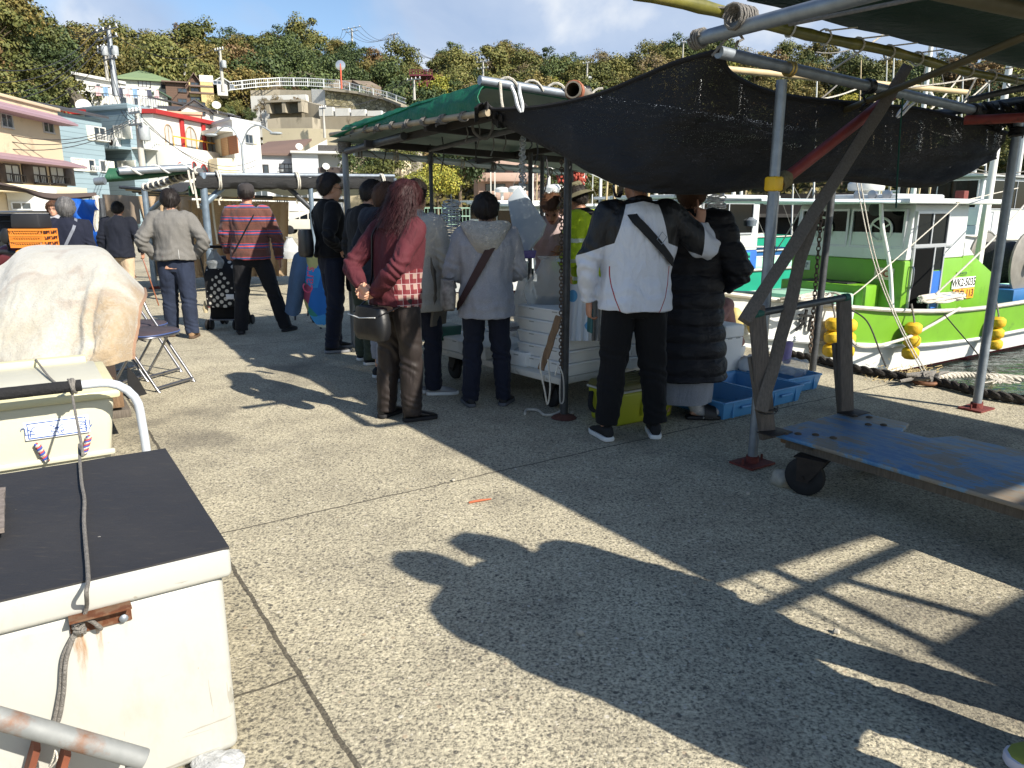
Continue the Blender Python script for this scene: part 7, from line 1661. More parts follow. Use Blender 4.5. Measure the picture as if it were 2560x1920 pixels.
	if bot:
		mb = MB()
		mb.loft([[V((rx*girth*math.cos(2*PI*j/24), ry*math.sin(2*PI*j/24)+(z-hipz+.12)*0, z)) for j in range(24)] for z, rx, ry in ((hipz-.13, .13, .10), (hipz-.08, .168, .118), (hipz, .176, .128), (hipz+.08, .170, .122), (hipz+.13, .164, .116))])
		kl = []
		for i in range(2):
			a = ank[i]; k = kn[i]; he = V((a.x, a.y+.005, trouser_hem)); h0 = hipp[i]+V((0, 0, .02))
			mb.tube(path([h0, h0.lerp(k, .5), k, k.lerp(he, .5)-V((0, .006, 0)), he], 18), [x*legw for x in (.100, .102, .102, .100, .096, .091, .087, .084, .081, .079, .078, .077, .076, .075, .073, .071, .069, .068)], n=16)
			kl.append((k, .12, .009*foldk)); kl.append((he+ZX*.09, .09, .006*foldk))
		meshobj('trousers', voxel(mb, vox, 2, fold_disp(.010*foldk, .008*foldk, seed+5, kl)), bot, r)
	if shoes and not noshoe:
		for i, (fx, fy, ya) in enumerate(feet):
			fd = V((-math.sin(ya), math.cos(ya), 0)); sd = V((fd.y, -fd.x, 0)); c = V((fx, fy-.03, 0)); up = MB(); rings = []
			for (t, hw, h0, h1) in ((-.062, .018, .03, .06), (-.055, .030, .022, .085), (-.03, .037, .02, .105), (.01, .039, .02, .105), (.05, .041, .02, .085), (.10, .046, .02, .066), (.14, .046, .02, .054), (.172, .036, .02, .044), (.188, .016, .022, .034)):
				rings.append([c+fd*t+sd*(hw*math.cos(2*PI*j/16))+ZX*((h0+h1)/2+(h1-h0)/2*math.sin(2*PI*j/16)) for j in range(16)])
			o = up.loft(rings).build('shoe', shoes[0], r); so_ = MB()
			prof = [(-.068, .016), (-.058, .034), (-.02, .042), (.04, .042), (.10, .050), (.145, .050), (.182, .036), (.198, .014)]
			out = [c+fd*t+sd*w_ for t, w_ in prof]+[c+fd*t-sd*w_ for t, w_ in reversed(prof)]
			so_.poly([p+ZX*.003 for p in out], ZX*.028); so_.build('sole', shoes[1], o, bevel=.006)
	kind, hm = hair[0], hair[1]; rnd_ = random.Random(seed+3)
	if kind != 'bald':
		bx, by, bz = .080, .099, .098
		HL = {'short': [(1, .40), (.4, .28), (.12, .0), (-.12, -.55), (-.4, -.92), (-1, -1.02)], 'bob': [(1, .35), (.5, .15), (.15, -.35), (-.1, -.95), (-1, -1.1)], 'long': [(1, .40), (.6, .1), (.3, -.6), (0, -1), (-1, -1.2)], 'cap': [(1, .3), (.4, .1), (.1, -.05), (-.15, -.6), (-1, -.95)]}[kind if kind in ('short', 'bob', 'long', 'cap') else 'short']
		def hl(y):
			for a, b_ in zip(HL, HL[1:]):
				if b_[0] <= y <= a[0]: f = (a[0]-y)/(a[0]-b_[0]); return a[1]+(b_[1]-a[1])*f
			return HL[-1][1]
		th = {'short': .022, 'bob': .032, 'long': .030, 'cap': .012}[kind]*(hair[2] if len(hair) > 2 else 1)
		def shell(d):
			k = (d.z-hl(d.y))/.16; k = max(-1, min(1, k)); t = th*(.35+.65*max(0, k))*(1+.35*nz((d.x*3+seed, d.y*3, d.z*3))) if k > 0 else -.020*min(1, -k*2)
			t += .004*nz((d.x*14, d.y*14, d.z*5+seed)) if k > 0 else 0
			return V((d.x*(bx+t), d.y*(by+t)-.010, d.z*(bz+t)+.022))
		mb = MB(); mb.ell((0, 0, 0), (1, 1, 1), nu=40, nv=26); mb.v = [Hd(shell(p.normalized())) for p in mb.v]; ho = mb.build('hair', hm, r, smooth=80)
		st = MB(); n_s = {'short': 750, 'bob': 750, 'long': 900, 'cap': 200}[kind]
		for q in range(n_s):
			ph = rnd_.uniform(0, 2*PI); zz = rnd_.uniform(-.9, .98); rr = math.sqrt(1-zz*zz); d = V((rr*math.cos(ph), rr*math.sin(ph), zz))
			if d.z < hl(d.y)+.05 or (kind == 'cap' and d.z > .1): continue
			p = shell(d); tg = V((d.x*.5, d.y*.5-.25, -1)); tg = (tg-d*tg.dot(d)); tg.normalize()
			L = {'short': .048, 'bob': .085, 'long': .12, 'cap': .025}[kind]*rnd_.uniform(.6, 1.4)
			jit = V((rnd_.gauss(0, .35), rnd_.gauss(0, .35), rnd_.gauss(0, .2))); pts = [p, p+(tg+jit*.4)*L*.5+d*.006, p+(tg+jit*.6)*L+d*(.006 if kind != 'short' else .012)]
			wv = d.cross(tg).normalized()*.0017; vs = []
			for k_, pp in enumerate(pts): vs += [Hd(pp-wv*(1-k_*.45)), Hd(pp+wv*(1-k_*.45))]
			st.add(vs, [(0, 1, 3, 2), (2, 3, 5, 4)])
		st.build('hair_strands', hm, ho, smooth=0, fixn=False)
		if kind == 'long':
			ml = MB(); rings = []; L = hair[3] if len(hair) > 3 else .36
			for i in range(16):
				f = i/15; z = .05-L*f; rings.append([])
				for j in range(30):
					a = PI*.06+PI*.88*j/29; k = 1+.06*nz((j*.9, f*2, seed))
					rings[-1].append(V((math.cos(a)*(.104+.045*math.sin(f*2.4))*k, -math.sin(a)*(.108+.018*f)*k-.004-.03*f, z+.03*nz((j*1.3, 0, seed))*f)))
			for q in range(900):
				j = rnd_.uniform(0, 28.9); a = PI*.06+PI*.88*j/29; off = rnd_.uniform(.9, 1.16); L2 = L*rnd_.uniform(.8, 1.18); pts = []; sw = V((rnd_.gauss(.045, .045), rnd_.gauss(-.01, .04), rnd_.gauss(0, .02)))
				for i in range(7):
					f = i/6; pts.append(V((math.cos(a)*(.104+.05*math.sin(f*2.4))*off, -math.sin(a)*(.108+.018*f)*off-.004-.03*f, .05-L2*f))+sw*f*f+V((.006*math.sin(f*7+q), 0, 0)))
				vs = []; t = V((math.sin(a), math.cos(a), 0))*.0016
				for i, pp in enumerate(pts): vs += [Hd(pp-t*(1-i*.12)), Hd(pp+t*(1-i*.12))]
				ml.add(vs, [(2*i, 2*i+1, 2*i+3, 2*i+2) for i in range(6)])
			ml.grid([[Hd(p) for p in rg] for rg in rings]); ml.build('hair_length', hm, ho, smooth=60, fixn=False)
	r.location = V((pos.x, pos.y, 0)); r.scale = (s, s, s); r.rotation_euler = (0, 0, heading)
	R_ = dict(root=r, T=T, Hd=Hd, RH=RH, A=A, girth=girth, foldk=foldk, s=s, sh=sh)
	def W(p): return r.location+Matrix.Rotation(heading, 3, 'Z') @ (V(p)*s)
	R_['W'] = W; R_['dir'] = lambda p: Matrix.Rotation(heading, 3, 'Z') @ V(p)
	return R_
def onpart(P, mb, name, mat, **k):
	"""build a mesh given in the person's own coordinates under the person"""
	r = P['root']; l, sc, ro = r.location.copy(), r.scale.copy(), r.rotation_euler.copy(); r.location = (0, 0, 0); o = mb.build(name, mat, r, **k); r.location = l; return o
def asthing(P, mb, name, label, cat, mat, **k):
	"""something the person wears on a strap or holds: a thing of its own at the same place"""
	mb.v = [P['W'](p) for p in mb.v]; return tag(mb.build(name, mat, **k), label, cat)
def backpt(P, x, z, out=.012, front=False):
	rx, ry, y0 = trow(max(z, .8)); k = P['girth']*(1.10+.035*P['foldk']); f = max(0, 1-(x/(rx*k*1.02))**2); y = y0+(1 if front else -1)*((ry*k+.012)*math.sqrt(f)+out); return P['T']((x, y, z))
def strap(P, sx, w, mat, lo=(.14, .90), name='strap', top=.10, thick=.004, front=True, bag=None):
	pts = [backpt(P, sx*top*.9, 1.37, .012, True), P['T']((sx*top, .035, 1.435)), P['T']((sx*top, -.03, 1.452)), P['T']((sx*top*.95, -.09, 1.415))]
	for i in range(1, 10):
		f = i/9; pts.append(backpt(P, sx*top*.95+(-sx*lo[0]-sx*top*.95)*f, 1.38+(lo[1]-1.38)*f, .014))
	mb = MB(); pp = path(pts, 40); rings = []
	for i, p in enumerate(pp):
		t = (pp[min(i+1, 39)]-pp[max(i-1, 0)]).normalized(); n = V((p.x, p.y+.02, (p.z-1.30)*1.2 if p.z > 1.30 else 0)); n = (n-t*n.dot(t)).normalized(); b_ = t.cross(n)
		rings.append([p+b_*w/2+n*thick, p-b_*w/2+n*thick, p-b_*w/2-n*thick, p+b_*w/2-n*thick])
	mb.loft(rings); return onpart(P, mb, name, mat, smooth=50)
def cap(P, mat, brim=True, hgt=.095, r0=1.0, bucket=False):
	Hd = P['Hd']; mb = MB(); prof = [(1.0, 0), (1.0, .25), (.93, .6), (.74, .85), (.42, .97), (.05, 1.0)] if not bucket else [(1.02, 0), (.99, .35), (.93, .72), (.86, .9), (.5, .97), (.05, .98)]
	mb.loft([[Hd((.092*r0*k*math.cos(2*PI*j/26), -.008+.111*r0*k*math.sin(2*PI*j/26), .030+h*hgt)) for j in range(26)] for k, h in prof]); o = onpart(P, mb, 'hat', mat)
	mb = MB()
	if bucket:
		rows = [[Hd((.092*k*math.cos(2*PI*j/26), -.008+.111*k*math.sin(2*PI*j/26), .034+z)) for j in range(27)] for k, z in ((1.0, 0), (1.25, -.018), (1.6, -.045))]; mb.grid(rows)
		onpart(P, mb, 'brim', mat, solid=.004, fixn=False)
	elif brim:
		rows = [[Hd((.085*math.sin(a)*(1-.1*k/3), .050+.055*math.cos(a)*1.0+.075*k/3*math.cos(a)**.7, .035-.012*k/3)) for a in [(-1.3+2.6*j/14) for j in range(15)]] for k in range(4)]; mb.grid(rows); onpart(P, mb, 'brim', mat, solid=.005, fixn=False)
	return o
def boxbag(P, c, size, mat, name, label, yaw=0, own=True, puff=.02, tiltv=0):
	mb = MB(); w_, d_, h_ = size; mb.loft([[V(c)+Matrix.Rotation(yaw, 3, 'Z') @ V((w_/2*k*math.copysign(abs(math.cos(a))**.55, math.cos(a)), d_/2*k*math.copysign(abs(math.sin(a))**.7, math.sin(a)), z*h_)) for a in [2*PI*j/28 for j in range(28)]] for z, k in ((0, .72), (.06, .92), (.25, 1.04), (.55, 1.0), (.85, .92), (1, .82))])
	dsp = lambda c_, n_: n_*(puff*.5*nz(c_*11)+puff*.25*nz(c_*27))
	return asthing(P, mb, name, label, 'bag', mat, disp=dsp)
PI_ = PI
NAVY = cloth('navy wool', S(26, 30, 46)); NAVY2 = cloth('dark navy cotton', S(22, 26, 38)); GREYJ = cloth('grey jersey', S(112, 110, 106)); JEANS = cloth('blue jeans', S(38, 46, 64), var=.35); BLKJ = cloth('black denim', S(30, 30, 33), var=.2); BLKC = cloth('black cotton', S(18, 18, 20)); BEIGEC = cloth('beige twill', S(186, 164, 136)); OLIVEC = cloth('olive twill', S(62, 70, 56)); SWEATG = cloth('light grey sweat', S(150, 152, 158)); BROWNC = cloth('dark brown polyester', S(44, 38, 36), rough=.55)
DKBLUE = cloth('indigo trousers', S(28, 32, 46)); CHAR = cloth('charcoal knit', S(26, 26, 28))
BLKSHOE = M('black leather shoe', S(18, 18, 19), .35, var=.1, vs=20)
def stripes():
	m, nt, b, co = raw('striped knit'); x, y, z = nt.sep(co); wz = nt.math('ADD', z, nt.math('MULTIPLY', nt.math('SUBTRACT', nt.noise(co, 4, 3), .5), .02))
	f = nt.math('FRACT', nt.math('MULTIPLY', nt.math('SUBTRACT', wz, .03), 1/.148))
	B, R_, L_ = S(88, 52, 42), S(200, 62, 48), S(40, 66, 112); T_ = S(150, 74, 54)
	c = nt.ramp(f, [(0, B), (.34, T_), (.36, B), (.46, L_), (.56, R_), (.64, L_), (.78, R_), (.81, B)], 'CONSTANT')
	nt.l.new(nt.mix(nt.ramp(nt.noise(co, 240, 2), [(.4, (0, 0, 0)), (.6, (1, 1, 1))]), nt.mix(1.0, c, (.75, .75, .75, 1), 'MULTIPLY'), c), b.inputs['Base Color']); b.inputs['Roughness'].default_value = .9; b.inputs['Sheen Weight'].default_value = .2
	bn = nt.n.new('ShaderNodeBump'); bn.inputs['Strength'].default_value = .5; bn.inputs['Distance'].default_value = .04; nt.l.new(nt.noise(nt.map(co, (9, 9, 4)), 1, 4, .5, 1.2), bn.inputs['Height']); nt.l.new(bn.outputs[0], b.inputs['Normal']); return m
def redplaid():
	m, nt, b, co = raw('wine knit with plaid hem'); x, y, z = nt.sep(co)
	base = nt.mix(nt.noise(co, 5, 4), S(62, 13, 23), S(82, 20, 32)); fx = nt.math('FRACT', nt.math('MULTIPLY', nt.math('ADD', y, nt.math('MULTIPLY', x, .5)), 16)); fz = nt.math('FRACT', nt.math('MULTIPLY', z, 14))
	a = nt.math('GREATER_THAN', fx, .5); q = nt.math('GREATER_THAN', fz, .5); pl = nt.mix(nt.math('MULTIPLY', a, q), nt.mix(nt.math('ADD', nt.math('MULTIPLY', a, .4), nt.math('MULTIPLY', q, .4)), S(96, 16, 28), S(120, 62, 62)), S(150, 126, 116))
	lines = nt.math('MAXIMUM', nt.math('LESS_THAN', fx, .07), nt.math('LESS_THAN', fz, .06)); pl = nt.mix(lines, pl, S(160, 138, 138))
	reg = nt.math('MULTIPLY', nt.math('GREATER_THAN', x, .09), nt.math('LESS_THAN', nt.math('SUBTRACT', z, nt.math('MULTIPLY', x, .9)), .93)); reg = nt.math('MULTIPLY', reg, nt.math('LESS_THAN', x, .23)); reg = nt.math('MULTIPLY', reg, nt.math('GREATER_THAN', y, -.12))
	nt.l.new(nt.mix(reg, base, pl), b.inputs['Base Color']); b.inputs['Roughness'].default_value = .85
	bn = nt.n.new('ShaderNodeBump'); bn.inputs['Strength'].default_value = .5; bn.inputs['Distance'].default_value = .04; nt.l.new(nt.noise(nt.map(co, (9, 9, 4)), 1, 4, .5, 1.2), bn.inputs['Height']); nt.l.new(bn.outputs[0], b.inputs['Normal']); return m
def trackjacket():
	m, nt, b, co = raw('white track jacket with black shoulders'); x, y, z = nt.sep(co); ax = nt.math('ABSOLUTE', x)
	raglan = nt.math('GREATER_THAN', nt.math('SUBTRACT', ax, nt.math('MULTIPLY', nt.math('SUBTRACT', 1.45, z), .30)), .088)
	blk = nt.math('MULTIPLY', raglan, nt.math('GREATER_THAN', nt.math('ADD', z, nt.math('MULTIPLY', nt.math('SUBTRACT', ax, .2), .35)), 1.20)); blk = nt.math('MULTIPLY', blk, nt.math('LESS_THAN', x, .385))
	col = nt.math('GREATER_THAN', nt.math('SUBTRACT', z, nt.math('MULTIPLY', ax, -.2)), 1.452); blk = nt.math('MAXIMUM', blk, col)
	red = nt.math('MULTIPLY', nt.math('LESS_THAN', nt.math('ABSOLUTE', nt.math('SUBTRACT', nt.math('ADD', ax, nt.math('MULTIPLY', nt.math('MULTIPLY', nt.math('SUBTRACT', 1.08, z), nt.math('SUBTRACT', 1.08, z)), .9)), .178)), .003), nt.math('LESS_THAN', z, 1.08)); red = nt.math('MULTIPLY', red, nt.math('LESS_THAN', y, .03))
	c = nt.mix(nt.noise(co, 4, 4), S(192, 195, 202), S(214, 217, 224)); c = nt.mix(red, c, S(150, 30, 44)); c = nt.mix(blk, c, S(17, 17, 20)); nt.l.new(c, b.inputs['Base Color']); b.inputs['Roughness'].default_value = .55
	bn = nt.n.new('ShaderNodeBump'); bn.inputs['Strength'].default_value = .55; bn.inputs['Distance'].default_value = .05; nt.l.new(nt.noise(nt.map(co, (9, 9, 3.5)), 1, 4, .5, 1.4), bn.inputs['Height']); nt.l.new(bn.outputs[0], b.inputs['Normal']); return m
rad = math.radians
BAGBLK = M('black nylon bag', S(20, 20, 22), .45, var=.15, vs=8, bump=.15, bs=20)
p = D(165, 526, 8.8); P = person('grey haired person in dark navy cardigan with slanting bag strap, seen from behind', V((p.x, p.y, 0)), rad(26), .90, NAVY, BLKC, ('bob', HGREY, 1.1), hem=.78, girth=1.05, sleeve=1.12, seed=1, bodyvox=.011); strap(P, 1, .035, M('grey webbing', S(108, 112, 122), .7), (.15, .92))
p = D(134, 526, 12.2); P = person('person with wavy brown hair looking this way from behind the navy cardigan', V((p.x, p.y, 0)), rad(195), .90, SWEATG, BLKC, ('bob', HBROWN, 1.2), seed=2, bodyvox=.011, glasses=True)
p = G(318, 768); P = person('elderly person in navy jacket and beige trousers leaning on a cane', V((p.x, p.y, 0)), rad(10), .90, NAVY2, BEIGEC, ('short', HBLACK, .8), hem=.80, girth=1.12, sleeve=1.15, lean=.12, legw=1.1, feet=((-.12, .10, .1), (.12, -.14, -.1)), arms=((V((-.27, -.02, 1.10)), V((-.25, .06, .86))), (V((.30, -.02, 1.12)), V((.30, .08, .88)), dict(d=V((.1, .2, -1)), pn=V((-1, .3, 0)), side=V((0, 1, 0)), curl=1.0))), skin=SKIN2, seed=3, headp=(.15, 0, 0))
hw = P['W']((.29, .11, .80)); tag(MB().tube([hw+V((-.03, .05, .02)), hw+V((0, .02, .03)), hw, V((hw.x+.14, hw.y+.05, .0))], [.011, .012, .010, .009], n=8).build('walking_cane', M('varnished cane', S(124, 72, 46), .35, var=.2, vs=30)), 'orange brown walking cane held by the man in navy jacket', 'cane')
p = G(458, 842); P = person('person in grey zip jacket and blue jeans walking away with hands in pockets', p, rad(14), .955, GREYJ, JEANS, ('short', HBLACK, 1.5), (M('tan suede', S(140, 112, 82), .85, var=.15, vs=20), M('brown sole', S(84, 66, 50), .8)), ((-.13, .10, .10), (.13, -.10, -.1)), arms=((V((-.33, -.06, 1.12)), V((-.215, .07, .93))), (V((.33, -.06, 1.12)), V((.215, .07, .93)))), girth=1.16, hem=.90, sleeve=1.22, legw=1.12, lean=.06, headp=(.22, .1, 0), seed=4, vox=.009)
mb = MB(); mb.box((-.08, -.158, .955), (.05, .010, .012)); onpart(P, mb, 'wallet', M('red wallet', S(110, 20, 40), .5), bevel=.003)
mb = MB(); mb.tube([backpt(P, .07, 1.02, .005), backpt(P, .075, .92, .005)], .002, n=5); onpart(P, mb, 'zip', WSOLE)
p = G(643, 832); P = person('person in brown blue and red striped sweater and black cap behind pushchair', p, rad(14), 1.0, stripes(), BLKJ, ('cap', HBLACK), (M('black trainer', S(20, 20, 22), .7), M('black sole', S(26, 26, 28), .8)), ((-.17, -.02, .15), (.33, .06, -.55)), arms=((V((-.28, .0, 1.12)), V((-.26, .16, .92)), dict(d=V((0, .5, -.9)), pn=V((.3, .6, .4)), side=V((1, 0, 0)), curl=1.0)), (V((.30, -.04, 1.10)), V((.31, .03, .84)))), girth=1.14, hem=.86, sleeve=1.15, legw=1.05, skin=SKIN2, seed=5, vox=.009)
cap(P, cloth('charcoal cap', S(58, 54, 54))); strap(P, 1, .014, BLKC, (.16, .95))
p = G(842, 876); P = person('slim person in black sweater and glasses with one hand on hip', p, rad(-58), 1.025, BLKC, DKBLUE, ('short', HBLACK, 1.3), (M('black trainer', S(20, 20, 22)), GSOLE), ((-.09, .04, .1), (.11, -.06, -.15)), arms=((V((-.25, .0, 1.10)), V((-.20, .14, .92))), (V((.36, -.14, 1.13)), V((.205, .02, 1.005)), dict(d=V((-.35, .75, -.15)), pn=V((-.9, -.2, 0)), side=V((0, .1, -1)), curl=.35, spread=.4))), girth=.98, hem=.93, sleeve=1.02, seed=7, vox=.008, bodyvox=.0055, glasses=True, headp=(.12, -.05, 0))
boxbag(P, (-.02, -.24, .93), (.26, .11, .26), BAGBLK, 'shoulder_bag', 'black shoulder bag on the back of the slim person in glasses'); strap(P, -1, .03, BLKC, (.05, 1.1))
boxbag(P, (.23, .14, .60), (.26, .09, .32), BAGBLK, 'tote_bag', 'black tote bag hanging in front of the slim person in glasses', .2)
p = G(925, 905); P = person('person in dark jacket and face mask between slim man and navy hoodie', p, rad(-48), .985, CHAR, OLIVEC, ('short', HBLACK), (M('black trainer', S(20, 20, 22)), WSOLE), ((-.12, .03, .1), (.13, -.04, -.2)), girth=1.1, hem=.84, sleeve=1.15, legw=1.1, seed=8, mask=M('white mask', S(200, 204, 208), .8), headp=(.22, -.2, 0), lean=.1)
p = G(963, 948); P = person('brown haired person in navy hoodie and light grey sweatpants holding a notebook', p, rad(-50), .95, NAVY2, SWEATG, ('bob', HBROWN, 1.0), (M('black knit shoe', S(24, 24, 26), .8), WSOLE), ((-.10, .03, .1), (.12, -.05, -.2)), arms=((V((-.30, -.06, 1.10)), V((-.26, .02, .90))), (V((.27, -.10, 1.10)), V((.26, -.12, .88)), dict(d=V((.05, -.05, -1)), pn=V((-1, 0, 0)), side=V((0, 1, 0)), curl=.7))), hem=.84, girth=1.06, sleeve=1.15, hood=NAVY2, seed=9, lean=.1, headp=(.15, -.1, 0), trouser_hem=.17)
mb = MB(); mb.box((.265, -.14, .80), (.022, .20, .15), (V((1, 0, .1)).normalized(), V((0, .95, .3)).normalized(), V((0, -.3, .95)).normalized())); asthing(P, mb, 'notebook', 'dark blue notebook held low behind the navy hoodie', 'notebook', M('slate blue cover', S(62, 72, 92), .6), bevel=.006)
p = G(1002, 1046); P = person('long dark red haired person in wine red sweater with hands clasped behind back', p, rad(-42), .935, redplaid(), BROWNC, ('long', HRED, 1.25, .295), (BLKSHOE, M('black sole', S(20, 20, 20))), ((-.115, -.02, .25), (.115, .04, -.35)), arms=((V((-.245, -.19, 1.12)), V((-.055, -.255, .975)), dict(d=V((.9, -.12, -.35)), pn=V((.1, -.95, -.2)), side=V((0, -.1, 1)), curl=.55)), (V((.245, -.19, 1.12)), V((.04, -.235, .94)), dict(d=V((-.9, -.22, -.1)), pn=V((-.1, -.9, .3)), side=V((0, -.1, 1)), curl=.75))), girth=1.04, hem=.83, sleeve=1.06, legw=1.06, lean=.13, headp=(.2, .12, 0), seed=10, vox=.008, bodyvox=.005, foldk=.9)
strap(P, -1, .022, M('black strap', S(30, 30, 32), .5), (-.16, .86), top=.12)
boxbag(P, (-.02, -.21, .615), (.36, .13, .23), BAGBLK, 'handbag', 'black nylon handbag with pale zip slung behind the wine red sweater', -.05)
mb = MB(); mb.tube([(-.19, -.285, .79), (-.05, -.295, .775), (.12, -.29, .79)], .004, n=6); asthing(P, mb, 'bag_zip', 'pale zip line across the black nylon handbag', 'zip', WSOLE)
mb = MB(); mb.tube([P['T']((.17, -.10, .84)), (.13, -.26, .80)], .013, n=8, flat=.4); mb.tube([P['T']((-.16, -.13, .86)), (-.17, -.25, .80)], .010, n=8, flat=.4); asthing(P, mb, 'carry_strap', 'short straps holding the black nylon handbag at the hip', 'strap', BAGBLK)
p = G(1052, 985); P = person('person in pale grey coat and taupe vest hidden behind the wine red sweater', p, rad(-25), .95, cloth('pale stone coat', S(172, 170, 162)), DKBLUE, ('short', HBLACK), (M('grey suede trainer', S(140, 140, 140), .8, var=.15, vs=18), WSOLE), ((-.10, .0, -.9), (.12, .05, -1.0)), hem=.70, girth=1.1, sleeve=1.1, seed=11, arms=(None, (V((.26, .02, 1.10)), V((.27, .06, .86)))), hipz=.9)
rows = [[V((.19+.02*math.sin(z*9), .14-.22*j/9, z)) for j in range(10)] for z in [1.36-.78*i/14 for i in range(15)]]; mb = MB(); mb.grid(rows); onpart(P, mb, 'vest', cloth('taupe quilt', S(104, 98, 88)), solid=.02, fixn=False)
p = G(1218, 1012); P = person('person in pale grey hoodie with fleece hood and brown diagonal bag strap', p, rad(3), .89, cloth('grey marl', S(150, 152, 158), var=.16), DKBLUE, ('short', HBLACK, 1.25), (M('black trainer', S(20, 20, 22)), M('dark grey sole', S(84, 86, 90), .7)), ((-.14, .0, .25), (.14, .02, -.35)), arms=((V((-.275, .02, 1.09)), V((-.14, .22, 1.03))), (V((.27, .05, 1.09)), V((.15, .24, 1.06)))), girth=1.16, hem=.74, sleeve=1.18, legw=.98, hood=M('cream fleece', S(176, 172, 162), .95, var=.15, vs=30, bump=1, bs=70, sheen=.3), seed=12, vox=.008, foldk=1.1, headp=(.18, 0, 0), collar=True)
strap(P, 1, .062, M('brown webbing', S(56, 36, 34), .7), (.235, .82), top=.085)
boxbag(P, (-.305, -.03, .80), (.12, .24, .24), M('patterned bag', S(120, 116, 112), .6, var=.5, vs=26), 'crossbody_bag', 'small patterned bag at the left hip of the grey hoodie', .1)
mb = MB(); mb.loft([[P['T']((rr*math.cos(2*PI*j/20), -.012+rr*math.sin(2*PI*j/20), z)) for j in range(20)] for z, rr in ((1.44, .080), (1.47, .078), (1.49, .070))]); onpart(P, mb, 'scarf', cloth('blue grey scarf', S(84, 90, 106)))
P = person('vendor in pale pink shirt bending over the foam boxes', V((.40, 6.75, 0)), rad(168), .95, cloth('pale pink shirt', S(186, 166, 164)), cloth('tan waders', S(166, 128, 78)), ('short', HBROWN, 1.2), (M('rubber boot', S(60, 56, 50), .6), GSOLE), lean=.42, arms=((V((-.26, .30, 1.05)), V((-.16, .50, 1.12))), (V((.30, .34, 1.12)), V((.22, .50, 1.22)))), headp=(.35, 0, 0), girth=1.05, hem=.90, seed=13, skin=SKIN2)
P = person('bald person standing behind the bending vendor', V((.52, 8.3, 0)), rad(120), .86, cloth('dull brown shirt', S(120, 98, 86)), BLKC, ('bald', HBLACK), seed=14, skin=SKIN2, bodyvox=.012, headp=(.1, 0, 0))
P = person('vendor in olive bucket hat and bright yellow high visibility jacket', V((.66, 6.2, 0)), rad(62), .965, [cloth('hi vis yellow', S(176, 204, 40)), M('silver reflective band', S(196, 206, 190), .4, .3), BLKC], BLKC, ('short', HBLACK), hem=.84, girth=1.1, sleeve=1.2, lean=.22, arms=((V((-.30, .05, 1.08)), V((-.22, .24, .98))), (V((.28, .12, 1.1)), V((.16, .36, 1.04)))), headp=(.2, 0, 0), seed=15, skin=SKIN2, topfn=lambda c: 1 if abs(((c.z*6.2) % 1)-.5) < .10 and c.z < 1.3 else 2 if c.z > 1.33 and abs(c.x) < .10 else 0)
cap(P, cloth('olive felt hat', S(108, 104, 82)), bucket=True, hgt=.10)
p = G(1575, 1092); P = person('person in white track jacket with black shoulders raising a finger', p, rad(2), 1.0, trackjacket(), BLKC, ('short', HGREY, .6), (M('black knit trainer', S(20, 20, 22), .8), WSOLE), ((-.165, -.02, .28), (.155, .02, -.12)), arms=((V((-.30, -.02, 1.10)), V((-.275, .05, .855)), dict(d=V((.02, .10, -1)), pn=V((1, .2, 0)), side=V((0, 1, 0)), curl=.75)), (V((.445, .03, 1.165)), V((.41, .13, 1.315)), dict(d=V((.02, -.05, 1)), pn=V((-.5, .85, 0)), side=V((-1, -.3, 0)), curl=1.25, point=True))), girth=1.15, hem=.815, sleeve=1.20, legw=1.08, seed=16, vox=.007, bodyvox=.005, foldk=1.0, trouser_hem=.10, headp=(.1, .35, 0), skin=SKIN2)
strap(P, -1, .05, M('black webbing', S(20, 20, 22), .7), (.20, 1.10), top=.085)
mb = MB(); c = backpt(P, .105, 1.245, .024); mb.tube([c+V((math.cos(a)*.028*.7+math.sin(a)*.02, -.0, math.sin(a)*.03-math.cos(a)*.02)) for a in [PI/4+PI/2*k for k in range(4)]], .003, n=5, closed=True); onpart(P, mb, 'buckle', STEEL)
mb = MB(); mb.box((-.262, .075, .735), (.014, .078, .155), (V((.97, .2, 0)).normalized(), V((-.2, .97, 0)).normalized(), ZX)); asthing(P, mb, 'phone', 'teal cased phone held low in the left hand of the white jacket man', 'phone', M('teal case', S(30, 84, 86), .5), bevel=.006)
mb = MB();
for i in range(12): pass
rows = [[P['Hd']((-.100-.03*k/5+.0*j, .03+.055*math.cos(2*PI*j/14)*(1-.1*k), -.02+.075*math.sin(2*PI*j/14))) for j in range(15)] for k in range(5)]; mb.grid(rows); onpart(P, mb, 'visor', M('dark visor', S(22, 26, 34), .15), solid=.004, fixn=False)
def puff():
	m, nt, b, co = raw('black quilted nylon'); c = nt.mix(nt.noise(co, 6, 4), S(16, 16, 20), S(30, 30, 36)); nt.l.new(c, b.inputs['Base Color']); b.inputs['Roughness'].default_value = .58; b.inputs['Specular IOR Level'].default_value = .3
	bn = nt.n.new('ShaderNodeBump'); bn.inputs['Strength'].default_value = .7; bn.inputs['Distance'].default_value = .03; nt.l.new(nt.noise(nt.map(co, (7, 7, 16)), 1, 4, .6, 1), bn.inputs['Height']); nt.l.new(bn.outputs[0], b.inputs['Normal']); return m
p = G(1700, 1040); P = person('person in long black quilted coat with brown hat and slide sandals', p, rad(-18), .955, puff(), None, ('bob', HBROWN, .8), None, ((-.10, .0, .1), (.10, -.02, -1.25)), girth=1.26, hem=.30, sleeve=1.45, seed=17, vox=.009, foldk=.7, arms=((V((-.30, .0, 1.08)), V((-.22, .16, .94))), (V((.34, -.02, 1.07)), V((.26, .14, .94)))), noshoe=True, coat=lambda z: 1+.16*max(0, (.9-z))+.0)
me = [o for o in P['root'].children if o.name.startswith('jacket')][0].data
nr = [v_.normal.copy() for v_ in me.vertices]
